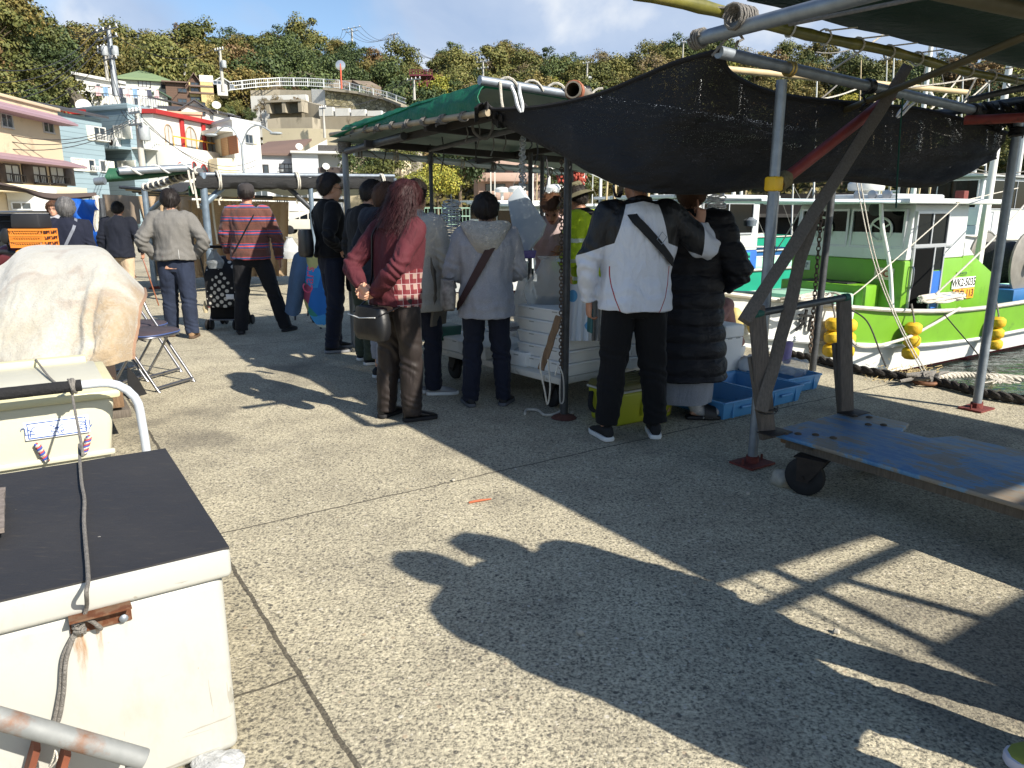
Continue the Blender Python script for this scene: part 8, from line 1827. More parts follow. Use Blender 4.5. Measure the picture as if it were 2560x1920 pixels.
for v_, n_ in zip(me.vertices, nr):
	f = abs(math.sin(PI*(v_.co.z+.012*nz(v_.co*4))/.115)); v_.co += V((n_.x, n_.y, n_.z*.3))*(.020*f**.55-.006)
mb = MB(); rows = [[V((.205*k*math.cos(2*PI*j/30)*(1+.05*math.sin(j*1.7)), .185*k*math.sin(2*PI*j/30)*(1+.05*math.sin(j*1.3)), z)) for j in range(31)] for z, k in ((.62, .9), (.35, 1.0), (.20, 1.0), (.125, .98))]; mb.grid(rows); onpart(P, mb, 'skirt', cloth('grey jersey skirt', S(140, 142, 148)), solid=.01, fixn=False)
cap(P, cloth('brown knit hat', S(92, 78, 66)), brim=False, r0=1.12, hgt=.11)
fd = V((math.sin(1.25), math.cos(1.25), 0)); sdv = V((fd.y, -fd.x, 0)); c = V((.10, -.05, 0)); so_ = MB(); prof = [(-.06, .02), (-.05, .036), (.04, .042), (.12, .050), (.17, .042), (.20, .018)]
out = [c+fd*t_+sdv*w_ for t_, w_ in prof]+[c+fd*t_-sdv*w_ for t_, w_ in reversed(prof)]; so_.poly([q+ZX*.002 for q in out], ZX*.026); sd_ = onpart(P, so_, 'slide_sandal', M('black foam sole', S(20, 20, 22), .6), bevel=.006)
mb = MB(); mb.tube(path([V((.10, -.05, .30)), V((.10, -.05, .14)), V((.10, -.05, .075))+fd*.02, V((.10, -.05, .06))+fd*.10, V((.10, -.05, .05))+fd*.18], 14), [.046, .046, .046, .046, .047, .048, .046, .043, .042, .042, .041, .038, .03, .02], n=14); mb2 = mb
onpart(P, mb, 'sock', M('pale patterned sock', S(176, 172, 168), .9, var=.25, vs=40))
mb = MB(); rows = [[c+fd*(.065+.085*i/8)+sdv*(.056*math.cos(a))+ZX*(.020+.092*(1-.28*i/8)*math.sin(a)) for a in [PI*j/16 for j in range(17)]] for i in range(9)]; mb.grid(rows); onpart(P, mb, 'sandal_band', M('black sandal band', S(22, 22, 24), .5), solid=.006, fixn=False)
mb = MB()
for i in range(3):
	rows = [[c+fd*(.078+.026*i+.012*k)+sdv*(.0585*math.cos(a))+ZX*(.020+.0955*(1-.28*(.013+.026*i+.012*k)/.085)*math.sin(a)) for a in [PI*(.18+.72*j/14) for j in range(15)]] for k in range(2)]; mb.grid(rows)
onpart(P, mb, 'white_stripes', WSOLE, solid=.002, fixn=False)
r_ = P['root']; W_ = P['W']; q = W_(c+fd*.06+V((0, 0, .028)))
tx = text('adidas', .030, WSOLE, r_, V((0, 0, 0)), V((1, 0, 0)), ZX, thick=.002)
Rm = Matrix.Rotation(-rad(-18), 3, 'Z'); face_n = -sdv if (Matrix.Rotation(rad(-18), 3, 'Z') @ -sdv).y < 0 else sdv
xd = fd if (Matrix.Rotation(rad(-18), 3, 'Z') @ fd).x > 0 else -fd; sc_ = r_.location.copy()
for v_ in tx.data.vertices:
	l_ = v_.co+sc_; v_.co = c+fd*.09+face_n*.0525+xd*l_.x+ZX*(.026+l_.z)+face_n*(-l_.y)*-1*0
p = D(1822, 716, 6.6); P = person('person in orange cap crouching at the quay edge beyond the puffer coat', V((p.x, p.y, 0)), rad(120), .90, cloth('dusty pink top', S(150, 112, 104)), BLKC, ('cap', HBLACK), ((M('rubber boot', S(60, 56, 50))), GSOLE), ((-.13, .10, .1), (.13, .10, -.1)), hipz=.24, knees=((-.16, .36, .50), (.16, .36, .50)), lean=.55, arms=((V((-.25, .36, .55)), V((-.15, .52, .36))), (V((.25, .36, .55)), V((.15, .52, .36)))), hem=.90, seed=18, bodyvox=.012, headp=(.1, 0, 0), skin=SKIN2)
cap(P, cloth('orange cap cloth', S(204, 116, 52)))
SH_ = G(2500, 1852)
P = person('bystander in green and white trainers at the lower right corner', V((SH_.x+.33, SH_.y-.17, 0)), rad(62), 1.0, cloth('dark olive parka', S(70, 74, 60)), JEANS, ('short', HBLACK, 1.2), (M('moss green suede', S(132, 140, 62), .85, var=.15, vs=20), M('cream sole', S(206, 204, 214), .6)), ((-.05, .21, .25), (.14, -.06, -.2)), girth=1.15, hem=.78, sleeve=1.2, seed=19, bodyvox=.010)
P = person('second bystander in dark coat just outside the lower right corner', V((1.42, 1.385, 0)), rad(58), 1.0, cloth('dark navy parka', S(40, 44, 60)), JEANS, ('short', HBLACK, 1.2), (BLKSHOE, WSOLE), ((-.15, .02, .25), (.15, -.06, -.2)), girth=1.5, hem=.60, sleeve=1.4, seed=20, bodyvox=.012)
# ================================================================ BOATS, HARBOUR, VEHICLES
BWHITE = M('boat white gelcoat', S(206, 208, 204), .4, var=.05, vs=2, stain=S(170, 168, 154), sf=.22, ss=3, stretch=(1, 1, .5)); BGREEN = M('lime green gelcoat', S(106, 156, 40), .42, var=.08, vs=3, stain=S(88, 126, 44), sf=.25, ss=4)
MINT = M('mint deck paint', S(158, 200, 176), .5, var=.06, vs=4, stain=S(120, 150, 130), sf=.2, ss=6); ANTIF = M('red antifouling', S(120, 28, 40), .6, var=.2, vs=5); GUN = M('worn gunwale', S(190, 186, 174), .7, var=.15, vs=8, stain=S(130, 124, 112), sf=.3, ss=9)
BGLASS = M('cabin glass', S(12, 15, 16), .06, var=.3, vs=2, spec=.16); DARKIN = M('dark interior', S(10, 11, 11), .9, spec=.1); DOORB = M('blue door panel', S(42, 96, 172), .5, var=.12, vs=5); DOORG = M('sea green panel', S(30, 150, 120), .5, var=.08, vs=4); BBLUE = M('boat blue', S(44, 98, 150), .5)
FLOATY = M('yellow float', S(204, 166, 34), .55, var=.12, vs=9, stain=S(170, 140, 50), sf=.25, ss=11, bump=.3, bs=30)
def hullshape(nb, lc, ln, hb, sheer0=.62, sheer1=.20):
	st = []
	for t in (0, .03, .07, .13, .2, .3, .42, .56, .72, .88, 1.0):
		b = hb*min(1, (.03+1.75*t**.46 if t < .38 else 1)); b = min(b, hb)*(1 if t < .8 else 1-.12*(t-.8)/.2)
		g = sheer1+(sheer0-sheer1)*max(0, 1-t/.42)**1.6+.06*max(0, t-.7)
		st.append((nb+ln*t, b, g, t))
	return st
def boat_hull(root, nb, lc, ln, hb, band, bow=BWHITE, low=BWHITE, split=.16, sheer0=.62, sheer1=.20, deckmat=MINT, flare=.12):
	st = hullshape(nb, lc, ln, hb, sheer0, sheer1); mb = MB(); k = len(st)
	def sec(n, b, g, t, s):
		rk = max(0, .10-t)*5.0
		return [Q(n, lc-s*b, g), Q(n+.05*rk, lc-s*b*(1-flare*.35), g-.40), Q(n+.12*rk, lc-s*b*(1-flare*.7), g-.44 if False else g-.42), Q(n+.55*rk, lc-s*b*.86, WZ+.05), Q(n+.6*rk, lc-s*b*.82, WZ+.03), Q(n+.9*rk, lc-s*b*.55, WZ-.5)]
	for s in (1, -1):
		R = [sec(*x, s) for x in st]
		for i in range(k-1):
			for j in range(5):
				mi = 0 if (j == 0 and st[i][3] >= split) else 1 if j < 1 else 2 if j < 3 else 3
				a = [R[i][j], R[i+1][j], R[i+1][j+1], R[i][j+1]]; mb.quad(*(a if s > 0 else a[::-1]), m=mi)
	T_ = [sec(*st[-1], 1), sec(*st[-1], -1)]
	for j in range(5): mb.quad(T_[0][j], T_[1][j], T_[1][j+1], T_[0][j+1], m=0 if j == 0 else 2)
	h = mb.build('hull', [band, bow, low, ANTIF], root, smooth=35, fixn=False)
	for s in (1, -1):
		MB().tube(path([Q(n, lc-s*b*1.0, g+.015) for n, b, g, t in st], 40), [(.05, .028)]*40, n=8, up=LX).build('gunwale', GUN, root); MB().tube(path([Q(n+.0, lc-s*(b*(1-flare*.5)+.02), g-.42) for n, b, g, t in st], 40), .026, n=6).build('rubbing_strake', BWHITE, root)
	dk = MB(); dk.grid([[Q(n, lc-b*.97, g-.20), Q(n, lc+b*.97, g-.20)] for n, b, g, t in st]); dk.build('deck', deckmat, root, fixn=False)
	inn = MB()
	for s in (1, -1): inn.grid([[Q(n, lc-s*(b-.05), g), Q(n, lc-s*(b-.05), g-.22)] for n, b, g, t in st[2:]])
	inn.build('bulwark', deckmat, root, fixn=False)
	return st
def sidept(st, lc, n, dz, flare=.12, s=1):
	for a, b in zip(st, st[1:]):
		if a[0] <= n <= b[0]:
			f = (n-a[0])/(b[0]-a[0]); hb = a[1]+(b[1]-a[1])*f; g = a[2]+(b[2]-a[2])*f; return Q(n, lc-s*hb*(1-flare*.35*dz/.4), g-dz)
def qbox(parent, name, mat, n0, n1, l0, l1, z0, z1, bev=.01, rake=0):
	mb = MB(); mb.loft([[Q(n0, l0, z0), Q(n1, l0, z0), Q(n1, l1, z0), Q(n0, l1, z0)], [Q(n0+rake, l0, z1), Q(n1, l0, z1), Q(n1, l1, z1), Q(n0+rake, l1, z1)]]); return mb.build(name, mat, parent, bevel=bev)
def qpane(parent, n0, n1, l, z0, z1, fr=ALU, mull=1, name='window', pane=BGLASS, axis='N', out=.02):
	"""window lying in a vertical plane: axis N -> at constant l facing -L; axis L -> at constant n facing -N"""
	def P_(a, z, o): return Q(a, l-o, z) if axis == 'N' else Q(l-o, a, z)
	ax = (NX, LX, ZX) if axis == 'N' else (LX, NX, ZX); mb = MB(); w = n1-n0; t = .03
	for a0, a1, b0, b1 in ((n0-t, n0, z0-t, z1+t), (n1, n1+t, z0-t, z1+t), (n0, n1, z1, z1+t), (n0, n1, z0-t, z0)): mb.box(P_((a0+a1)/2, (b0+b1)/2, out/2), (a1-a0, out+.02, b1-b0), ax)
	for k in range(1, mull+1): c = n0+w*k/(mull+1); mb.box(P_(c, (z0+z1)/2, out/2), (.025, out+.012, z1-z0), ax)
	o = mb.build(name, fr, parent, smooth=0); MB().box(P_((n0+n1)/2, (z0+z1)/2, .004), (w, .014, z1-z0), ax).build('pane', pane, o, smooth=0); return o
def fender(parent, n, l, ztop, k, r=.098, h=.150):
	o = MB().tube([Q(n, l+.06, ztop+.22), Q(n, l, ztop+.02), Q(n, l, ztop-k*h)], .012, n=6).build('fender_rope', ROPEG, parent)
	for i in range(k):
		c = Q(n+.004*nz((i, n, 0)), l, ztop-h*(i+1)+.004); MB().lathe([(.02, 0), (r*.62, .003), (r*.94, .03), (r*1.02, h*.5), (r*.96, h-.035), (r*.62, h-.006), (.02, h-.004)], c, n=18).build('float', FLOATY, o)
nb, lc = 5.75, 6.0
t = thing('fishing_boat', 'lime green and white fishing boat with yellow floats moored beside the quay', 'boat', Q(10, 6, WZ)); GB = t
st = boat_hull(t, nb, lc, 11.3, 1.22, BGREEN, split=.135, sheer0=.60, sheer1=.12)
n0, n1, la, lb = 9.35, 10.8, 5.16, 6.84; zd = .02
qbox(t, 'wheelhouse_base', BGREEN, n0, n1, la, lb, zd, .78, .03); qbox(t, 'wheelhouse', BWHITE, n0+.005, n1-.005, la+.003, lb-.003, .778, 1.48, .03, .10)
MB().poly([Q(n1-.02, la+.005, .05), Q(n1+.95, la+.005, .05), Q(n1+.95, la+.005, .50), Q(n1-.02, la+.005, .92)], LX*1.66).build('engine_casing', BGREEN, t, bevel=.01)
MB().poly([Q(n1-.02, la-.002, .80), Q(n1+.26, la-.002, .80), Q(n1-.02, la-.002, .98)], LX*.02).build('white_flash', BWHITE, t)
qbox(t, 'roof', BWHITE, n0-.45, n1+.55, la-.22, lb+.22, 1.48, 1.545, .02); qbox(t, 'roof_visor', BWHITE, n0+.1, n1-.2, la+.25, lb-.25, 1.54, 1.61, .03)
qbox(t, 'foredeck_awning', M('pale blue white sheet', S(188, 204, 212), .5), nb+.6, n0-.4, lc-.95, lc+.75, 1.49, 1.52, .008)
for a, b, m_ in ((la+.10, 5.95, 0), (6.04, lb-.12, 0)): qpane(t, a, b, n0+.065, .95, 1.39, ALU, m_, axis='L', out=.03)
qpane(t, n0+.14, n1-.58, la, .98, 1.36, ALU, 1)
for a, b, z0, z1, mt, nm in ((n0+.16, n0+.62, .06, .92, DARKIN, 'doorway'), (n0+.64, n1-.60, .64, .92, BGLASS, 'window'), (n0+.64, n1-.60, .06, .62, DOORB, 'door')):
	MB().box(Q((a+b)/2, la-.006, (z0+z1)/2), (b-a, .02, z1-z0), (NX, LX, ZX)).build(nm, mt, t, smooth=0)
mb = MB()
for a in (n0+.14, n0+.63, n1-.58): mb.box(Q(a, la-.01, .49), (.03, .035, .90), (NX, LX, ZX))
mb.box(Q((n0+n1)/2-.14, la-.01, .95), (n1-n0-.5, .035, .03), (NX, LX, ZX)); mb.build('door_frame', ALU, t, smooth=0)
MB().tube(path([Q(n0+.10, la-.01, .70), Q(n0+.10, la-.06, .68), Q(n0+.10, la-.06, .46), Q(n0+.10, la-.01, .44)], 12), .012, n=6).build('grab_rail', CHROME, t)
for l in (5.55, 6.4):   # clear view screens behind the front windows
	o = MB().tube([Q(n0+.03, l+.145*math.cos(a), 1.16+.145*math.sin(a)) for a in [2*PI*j/28 for j in range(28)]], .016, n=8, closed=True).build('clear_view_screen', WFR, t)
	m2 = MB()
	for k in range(3): a = k*2.094+.5; m2.tube([Q(n0+.03, l, 1.16), Q(n0+.03, l+.14*math.cos(a), 1.16+.14*math.sin(a))], .010, n=6)
	m2.build('spoke', WFR, o)
def plate(parent, n, l, z, w_, h_, mat, axis='N', name='plate'):
	c = Q(n, l, z); return MB().box(c, (w_, .012, h_), (NX, LX, ZX) if axis == 'N' else (LX, NX, ZX)).build(name, mat, parent, bevel=.002)
WPL = M('white number plate', S(226, 226, 220), .5); OPL = M('orange number plate', S(224, 150, 40), .5)
pl = plate(t, n1+.06, la-.012, .43, .62, .15, WPL); text('WK2-5035', .155, INKK, pl, Q(n1+.06, la-.0195, .43), NX, ZX, sx=.92, off=.003)
pl = plate(t, n1+.09, la-.012, .275, .56, .145, OPL); text('ワカ 113', .14, INKK, pl, Q(n1+.09, la-.0195, .275), NX, ZX, off=.003)
pl = plate(t, n1+.0, la-.008, .56, .30, .045, BGREEN); text('250 N1TTA', .045, M('navy ink', S(30, 44, 78), .6), pl, Q(n1+.0, la-.0155, .56), NX, ZX)
def fplate(l, z, w_, h_, mat): return MB().box(Q(n0-.006, l, z), (w_, .012, h_), (LX, NX, ZX)).build('plate', mat, t, bevel=.002)
pl = fplate(6.15, .40, .52, .07, WPL); text('最大搭載人員 14人', .060, INKK, pl, Q(n0-.0135, 6.15, .40), -LX, ZX)
pl = fplate(6.62, .645, .20, .13, WPL); text('小型船舶\n検査済', .042, M('navy ink', S(30, 44, 78)), pl, Q(n0-.0135, 6.62, .645), -LX, ZX)
pl = fplate(5.42, .60, .26, .15, M('peeling sticker', S(206, 196, 170), .7, var=.25, vs=40)); text('HCI', .12, M('faded red', S(150, 70, 56), .7), pl, Q(n0-.0135, 5.42, .60), -LX, ZX, off=.004)
q = sidept(st, lc, 7.33, .2); q2 = sidept(st, lc, 7.45, .2); xd = (q2-q).normalized(); text('丸', .27, INKK, t, q-LX*.035-NX*.02, xd, (ZX+LX*-.12), off=.003, thick=.02)
for n, l, k in ((7.62, None, 3), (7.82, None, 3), (8.9, None, 3), (10.95, None, 3)):
	p = sidept(st, lc, n, .02); fender(t, n, ql(p)-.10, p.z-.10, k)
qbox(t, 'mint_locker', MINT, 8.15, 8.95, 5.55, 6.5, .0, .36, .03); qbox(t, 'green_hatch', BGREEN, 8.97, n0-.02, 5.45, 6.7, .02, .46, .02); qbox(t, 'dark_hatch_top', BLACKM, 9.0, n0-.03, 5.7, 6.4, .455, .475, .005)
MB().tube(path([Q(8.9, 5.3, 1.50), Q(8.95, 5.28, 1.2), Q(9.08, 5.2, .7), Q(9.12, 5.12, .12)], 16), .026, n=10).build('bent_stay', WFR, t)
MB().cyl(Q(8.2, 5.2, .0), Q(8.2, 5.2, .30), .05, 12).build('bitt', RUST, t)
rd = Q(10.0, 6.2, 1.61); mb = MB(); mb.lathe([(.04, 0), (.12, .01), (.12, .05), (.22, .06), (.24, .09), (.24, .15), (.19, .20), (.05, .21)], rd, n=20); mb.build('radar', WFR, t)
for dx in (-.45, -.25, -.05): MB().lathe([(.01, -.04), (.05, -.03), (.06, .03), (.02, .035)], Q(9.45, 6.0+dx, 1.60), (LX, ZX, -NX), 14).build('floodlight', CHROME, t)
mb = MB(); mb.lathe([(.02, -.05), (.075, -.04), (.09, .03), (.03, .045)], Q(n0-.2, 5.5, 1.42), (LX, ZX, -NX), 14); mb.build('horn_lamp', BLACKM, t); MB().box(Q(10.6, 5.2, 1.60), (.12, .12, .11), (NX, LX, ZX)).build('port_light', RUST, t, bevel=.01)
def mast(parent, n, l, z0, z1, r, mat=WFR, dn=0, dl=0): return MB().tube([Q(n, l, z0), Q(n+dn, l+dl, z1)], [r, r*.7], n=12).build('mast', mat, parent)
mast(t, 12.05, 5.55, .42, 3.6, .062, WFR, .12, 0); MB().cyl(Q(12.05, 5.55, .0), Q(12.06, 5.55, .52), .068, 12).build('mast_foot', BGREEN, t); mast(t, 11.75, 5.4, .1, 1.55, .025)
mb = MB(); c = Q(12.75, 5.5, .62)
for s in (-.30, .30):
	mb.lathe([(.05, -.02), (.42, -.02), (.47, 0), (.42, .02), (.05, .02)], c+LX*s, (NX, ZX, LX), 30); mb.tube([c+LX*s+NX*(.46*math.cos(2*PI*j/30))+ZX*(.46*math.sin(2*PI*j/30)) for j in range(30)], .022, n=6, closed=True)
dr = mb.build('net_drum', M('drum grey', S(128, 124, 116), .5, .3, var=.15, vs=8), t); mb = MB(); mb.lathe([(.30, -.28), (.33, 0), (.30, .28)], c, (NX, ZX, LX), 26); mb.build('wound_net', M('dark net', S(44, 46, 48), .9, var=.4, vs=40, bump=1, bs=60), dr); MB().cyl(c-LX*.5, c-LX*.28, .07, 12).build('drum_shaft', HG, dr)
mb = MB(); c = Q(12.1, 6.6, .75)
mb.lathe([(.05, -.02), (.42, -.02), (.47, 0), (.42, .02), (.05, .02)], c, (NX, ZX, LX), 30); mb.build('net_drum', M('drum grey', S(128, 124, 116)), t)
qbox(t, 'blue_winch_base', BBLUE, 12.3, 13.2, 5.1, 6.0, .0, .25, .02)
for i in range(30): pass
co_ = MB(); rr_ = random.Random(2); pts = [Q(9.9+.45*math.cos(i*.9)+rr_.gauss(0, .05), 4.93+.10*math.sin(i*.9)+rr_.gauss(0, .03), .26+.08*rr_.random()) for i in range(46)]
co_.tube(path(pts, 220), .017, n=6); co_.build('rope_heap', ROPEW, t); co_ = MB(); pts = [Q(9.9+.3*rr_.gauss(0, 1)*.5, 4.95+.08*rr_.gauss(0, 1), .26+.08*rr_.random()) for i in range(26)]; co_.tube(path(pts, 120), .013, n=6); co_.build('rope_heap', M('blue rope', S(70, 104, 150), .9, var=.3, vs=50), t)
co_ = MB(); pts = [Q(7.3+.3*math.cos(i*.8)+rr_.gauss(0, .1), 5.0+.15*math.sin(i)+rr_.gauss(0, .04), .44+.06*rr_.random()) for i in range(30)]; co_.tube(path(pts, 150), .016, n=6); co_.build('rope_heap', ROPEW, t)
for n, l in ((6.25, 5.5), (6.4, 5.38), (6.6, 5.25)): MB().ell(Q(n, l-.05, .18-.1*(n-6.9)), (.10, .10, .15), nu=14, nv=10).build('float', M('weathered float', S(176, 160, 100), .6, var=.2, vs=10), t)
def line(name, label, pts, r, mat, n=24): return tag(MB().tube(path(pts, n), r, n=6).build(name, mat), label, 'rope')
ring = G(2318, 962)
line('mooring_rope', 'twisted mooring rope sagging along the green hull between floats', [Q(7.4, 4.7, .36), D(2140, 862, 7.6), D(2250, 850, 8.6), D(2330, 812, 9.0), D(2400, 770, 9.3)], .018, ROPEW, 40)
for i in range(2): line('stay_line', 'twin pale stay line dropping from the net to the quay ring, '+('left' if i == 0 else 'right')+' strand', [D(2137+i*10, 430, 7.2), D(2180+i*8, 640, 7.0), D(2240+i*6, 800, 6.8), ring+ZX*.03+NX*.05*i], .006, ROPEW)
line('bow_line', 'long pale line from the mast foot across the wheelhouse to the bow', [D(2545, 470, 10.5), D(2400, 485+20, 9.3), D(2385, 520, 9.2), D(2165, 712, 8.2), D(2110, 750, 8.0)], .007, ROPEW)
line('bow_line', 'thick pale line running from the rope heap up to the right post', [D(2340, 735, 8.6), D(2420, 660, 8.8), D(2490, 590, 9.2), D(2600, 470, 9.8)], .011, ROPEW)
line('dark_line', 'dark line slanting across the green hull down to the quay left of floats', [D(2105, 765, 7.8), D(2165, 800, 7.6), D(2200, 880, 7.3), G(2214, 918)+ZX*.01], .008, M('dark line', S(60, 58, 54), .9)); line('dark_line', 'thin dark line slanting across the hull right of the middle floats', [D(2360, 785, 8.7), D(2385, 815, 8.5), D(2440, 880, 8.0), D(2480, 940, 7.2)], .007, M('dark line', S(60, 58, 54)))
for (u, v, u2, v2, Y) in ((2010, 250, 2185, 200, 9), (1980, 285, 2110, 195, 9.5), (2290, 300, 2400, 190, 9), (2350, 290, 2480, 195, 10), (1960, 240, 1860, 330, 11), (2030, 470, 1930, 640, 11), (2040, 475, 1950, 650, 12), (2380, 400, 2560, 440, 12), (2420, 430, 2600, 420, 12), (2270, 290, 2380, 340, 12), (2040, 130, 2160, 110, 12)):
	tag(MB().tube(sag(D(u, v, Y), D(u2, v2, Y+.6), .06, 8), .009, n=5).build('rigging_line', ROPEW if u % 20 else ROPEG), 'thin rigging line strung among the masts of the moored boats', 'rigging', 'rigging lines of the moored boats')
dk = M('tarred rope', S(52, 48, 44), .9, var=.35, vs=30, bump=1, bs=50); pts = path([G(1945, 888)+ZX*.04, G(2040, 908)+ZX*.04, G(2165, 938)+ZX*.04, G(2340, 966)+ZX*.04, G(2480, 1000)+ZX*.04, G(2640, 1022)+ZX*.04], 150); mb = MB()
for ph in (0, 2.09, 4.19):
	out = []
	for i, p in enumerate(pts):
		d = (pts[min(i+1, 149)]-pts[max(i-1, 0)]).normalized(); x, y = frame_from(d); a = i*.42+ph; out.append(p+x*.018*math.cos(a)+y*.018*math.sin(a))
	mb.tube(out, .021, n=7)
tag(mb.build('mooring_hawser', dk), 'thick dark twisted hawser lying along the quay edge', 'rope')
pts = path([G(2330, 958)+ZX*.05, G(2400, 952)+ZX*.05, G(2480, 956)+ZX*.05, D(2600, 950, 6.0)], 80); mb = MB()
for ph in (0, 2.09, 4.19):
	out = []
	for i, p in enumerate(pts):
		d = (pts[min(i+1, 79)]-pts[max(i-1, 0)]).normalized(); x, y = frame_from(d); a = i*.6+ph; out.append(p+x*.014*math.cos(a)+y*.014*math.sin(a))
	mb.tube(out, .016, n=6)
hw = tag(mb.build('white_hawser', ROPEW), 'pale twisted mooring rope with frayed tassel near the right post', 'rope'); mb = MB(); c = G(2478, 956)+ZX*.05; rr_ = random.Random(6)
for i in range(16): mb.tube(path([c, c+V((rr_.gauss(.03, .04), -.04, -.01)), c+V((rr_.gauss(.06, .07), -.10+rr_.gauss(0, .02), -.035))], 6), .006, n=5)
mb.build('tassel', ROPEW, hw)
tag(MB().tube([ring+ZX*.03+NX*(.12*math.cos(a))+LX*(.09*math.sin(a)) for a in [2*PI*j/24 for j in range(24)]], .017, n=8, closed=True).build('mooring_ring', M('rusty ring', S(112, 78, 56), .7, .4, var=.3, vs=30)), 'rusty iron mooring ring on the quay edge', 'ring')
co_ = MB(); pts = [ring+NX*(.12*rr_.gauss(0, 1))+LX*(.05*rr_.gauss(0, 1))+ZX*(.03+.07*rr_.random()) for i in range(30)]; tag(co_.tube(path(pts, 160), .013, n=6).build('rope_knot', ROPEG), 'tangle of grey brown rope knotted through the mooring ring', 'rope')
mb = MB()
for i in range(240):
	c = G(2160+rr_.uniform(0, 190), 925+rr_.gauss(10, 9)); a = rr_.gauss(.2, .5); d = NX*math.cos(a)+LX*math.sin(a); L = rr_.uniform(.03, .12); mb.bar(c+ZX*.006-d*L/2, c+ZX*rr_.uniform(.006, .02)+d*L/2, .003, .003)
tag(mb.build('straw', M('dry straw', S(176, 156, 110), .9, var=.2, vs=30), smooth=0), 'dry straw scattered on the quay edge beside the hawser', 'straw', kind='stuff')
def boat(label, nb, lc, ln, hb, band, wh=None, mst=(), roofm=BWHITE, sheer0=.6, sheer1=.25, low=BWHITE, fr=False, radar=True, poles=0):
	t = thing('fishing_boat', label, 'boat', Q(nb+ln/2, lc, WZ), 'fishing boats moored in the harbour'); boat_hull(t, nb, lc, ln, hb, band, sheer0=sheer0, sheer1=sheer1, low=low, split=.1)
	if wh:
		a, b, hw, z0, z1, bm, tm = wh; qbox(t, 'cabin_base', bm, a, b, lc-hw, lc+hw, 0, z0, .03); qbox(t, 'cabin', tm, a+.004, b-.004, lc-hw+.003, lc+hw-.003, z0-.002, z1, .04, .12); qbox(t, 'roof', roofm, a-.3, b+.4, lc-hw-.15, lc+hw+.15, z1, z1+.07, .02)
		zz0 = z0+(z1-z0)*.35; zz1 = z1-.1; qpane(t, lc-hw+.12, lc+hw-.12, a+.06, zz0, zz1, ALU, 1, axis='L'); qpane(t, a+.25, b-.25, lc-hw, zz0, zz1, ALU, 1); qpane(t, a+.3, a+.8, lc-hw, .08, zz0-.1, ALU, 0, 'door', bm)
		if radar: MB().lathe([(.05, 0), (.06, .3), (.26, .32), (.28, .42), (.2, .5), (.03, .52)], Q((a+b)/2, lc, z1+.07), n=18).build('radar', WFR, t)
	for (n, z, r) in mst: mast(t, n, lc+.1, 0, z, r); MB().tube([Q(n, lc+.1, z*.75), Q(n+2.2, lc+.1, z*.55)], r*.5, n=8).build('boom', WFR, t)
	for (n, z, r) in mst[:1]:
		for dn in (-2.2, 2.6): MB().tube([Q(n, lc+.1, z*.97), Q(n+dn, lc-.6, .4)], .008, n=5).build('stay', ROPEG, t)
	for k in range(poles): n = nb+1.2+k*1.1; MB().tube([Q(n, lc-.7+.3*(k % 3), 0), Q(n+.1, lc-.7+.3*(k % 3), 2.2+.5*(k % 3))], .03, n=7).build('bamboo_pole', BAMBD, t)
	rl_ = MB(); rl_.tube(path([Q(nb+.6, lc-.45*hb, .95), Q(nb+1.6, lc-.9*hb, .8), Q(nb+ln*.5, lc-hb*.95, .7)], 12), .018, n=6); rl_.build('guard_rail', WFR, t)
	return t
bt = boat('white boat with blue and sea green cabin panels beyond the quilted coat', 7.6, 10.9, 9.5, 1.3, DOORG, (10.6, 12.5, .95, .62, 1.62, DOORB, BWHITE), ((12.9, 4.0, .05),), poles=3)
n_ = 11.62; MB().box(Q(n_+.36, 10.9-.95-.012, .30), (.56, .02, .56), (NX, LX, ZX)).build('green_door', DOORG, bt, bevel=.004); MB().lathe([(.01, -.06), (.10, -.05), (.12, .06), (.03, .12)], Q(12.2, 9.92, 1.15), (NX, LX, ZX), 14).build('vent_cowl', STEEL, bt)
mb = MB(); mb.poly([Q(9.1, 9.0, .55), Q(10.6, 9.0, .55), Q(10.55, 9.05, 1.02), Q(9.2, 9.05, 1.02)], LX*.06); tag(mb.build('brown_board', M('brown plywood', S(96, 70, 54), .8, var=.2, vs=6), bevel=.005), 'brown plywood board with green edge standing on the neighbouring boat', 'board')
boat('white boat with green hull behind the grey hoodie person', 8.4, 16.6, 9, 1.25, M('leaf green gelcoat', S(46, 140, 78), .4), (11, 13.6, 1.0, .7, 1.5, BWHITE, BWHITE), ((14, 3.4, .05),))
boat('white boat with slim mast beyond the green hulled one', 10.5, 21, 9, 1.3, BWHITE, (13, 15, .9, .7, 1.6, BWHITE, BWHITE), ((15.4, 5, .06),))
boat('white boat with pale awning beyond the bending vendor', 12.2, 25, 9, 1.3, BBLUE, (15, 17, .9, .7, 1.7, BWHITE, BWHITE), ((17.5, 4.6, .06),))
boat('white boat with blue band in second row behind the blue and green cabin', 10.5, 15.5, 10, 1.4, BBLUE, (14, 16, 1.0, .8, 1.7, BWHITE, BWHITE), ((16.6, 5.0, .06), (12.5, 3.2, .04)), poles=5)
boat('big white boat with grey deckhouse far behind the lime green boat', 18, 11.5, 12, 1.7, BWHITE, (22, 26, 1.2, 1.0, 2.3, LGREY, BWHITE), ((21, 6.2, .08), (27, 5.5, .07)), sheer0=1.1, sheer1=.6, poles=4)
boat('white boat with dark band in the far row toward the breakwater', 26, 17, 11, 1.6, BLACKM, (29.5, 32.5, 1.1, 1.0, 2.1, BWHITE, BWHITE), ((33.5, 6, .07), (28.5, 4.5, .05)), sheer0=1.0, sheer1=.5, poles=4)
boat('small white boat in the far row between two masts', 18, 20, 9, 1.3, DOORG, (21, 23, .95, .8, 1.8, BWHITE, BWHITE), ((24, 5.5, .06),), sheer0=.8, sheer1=.4, poles=5)
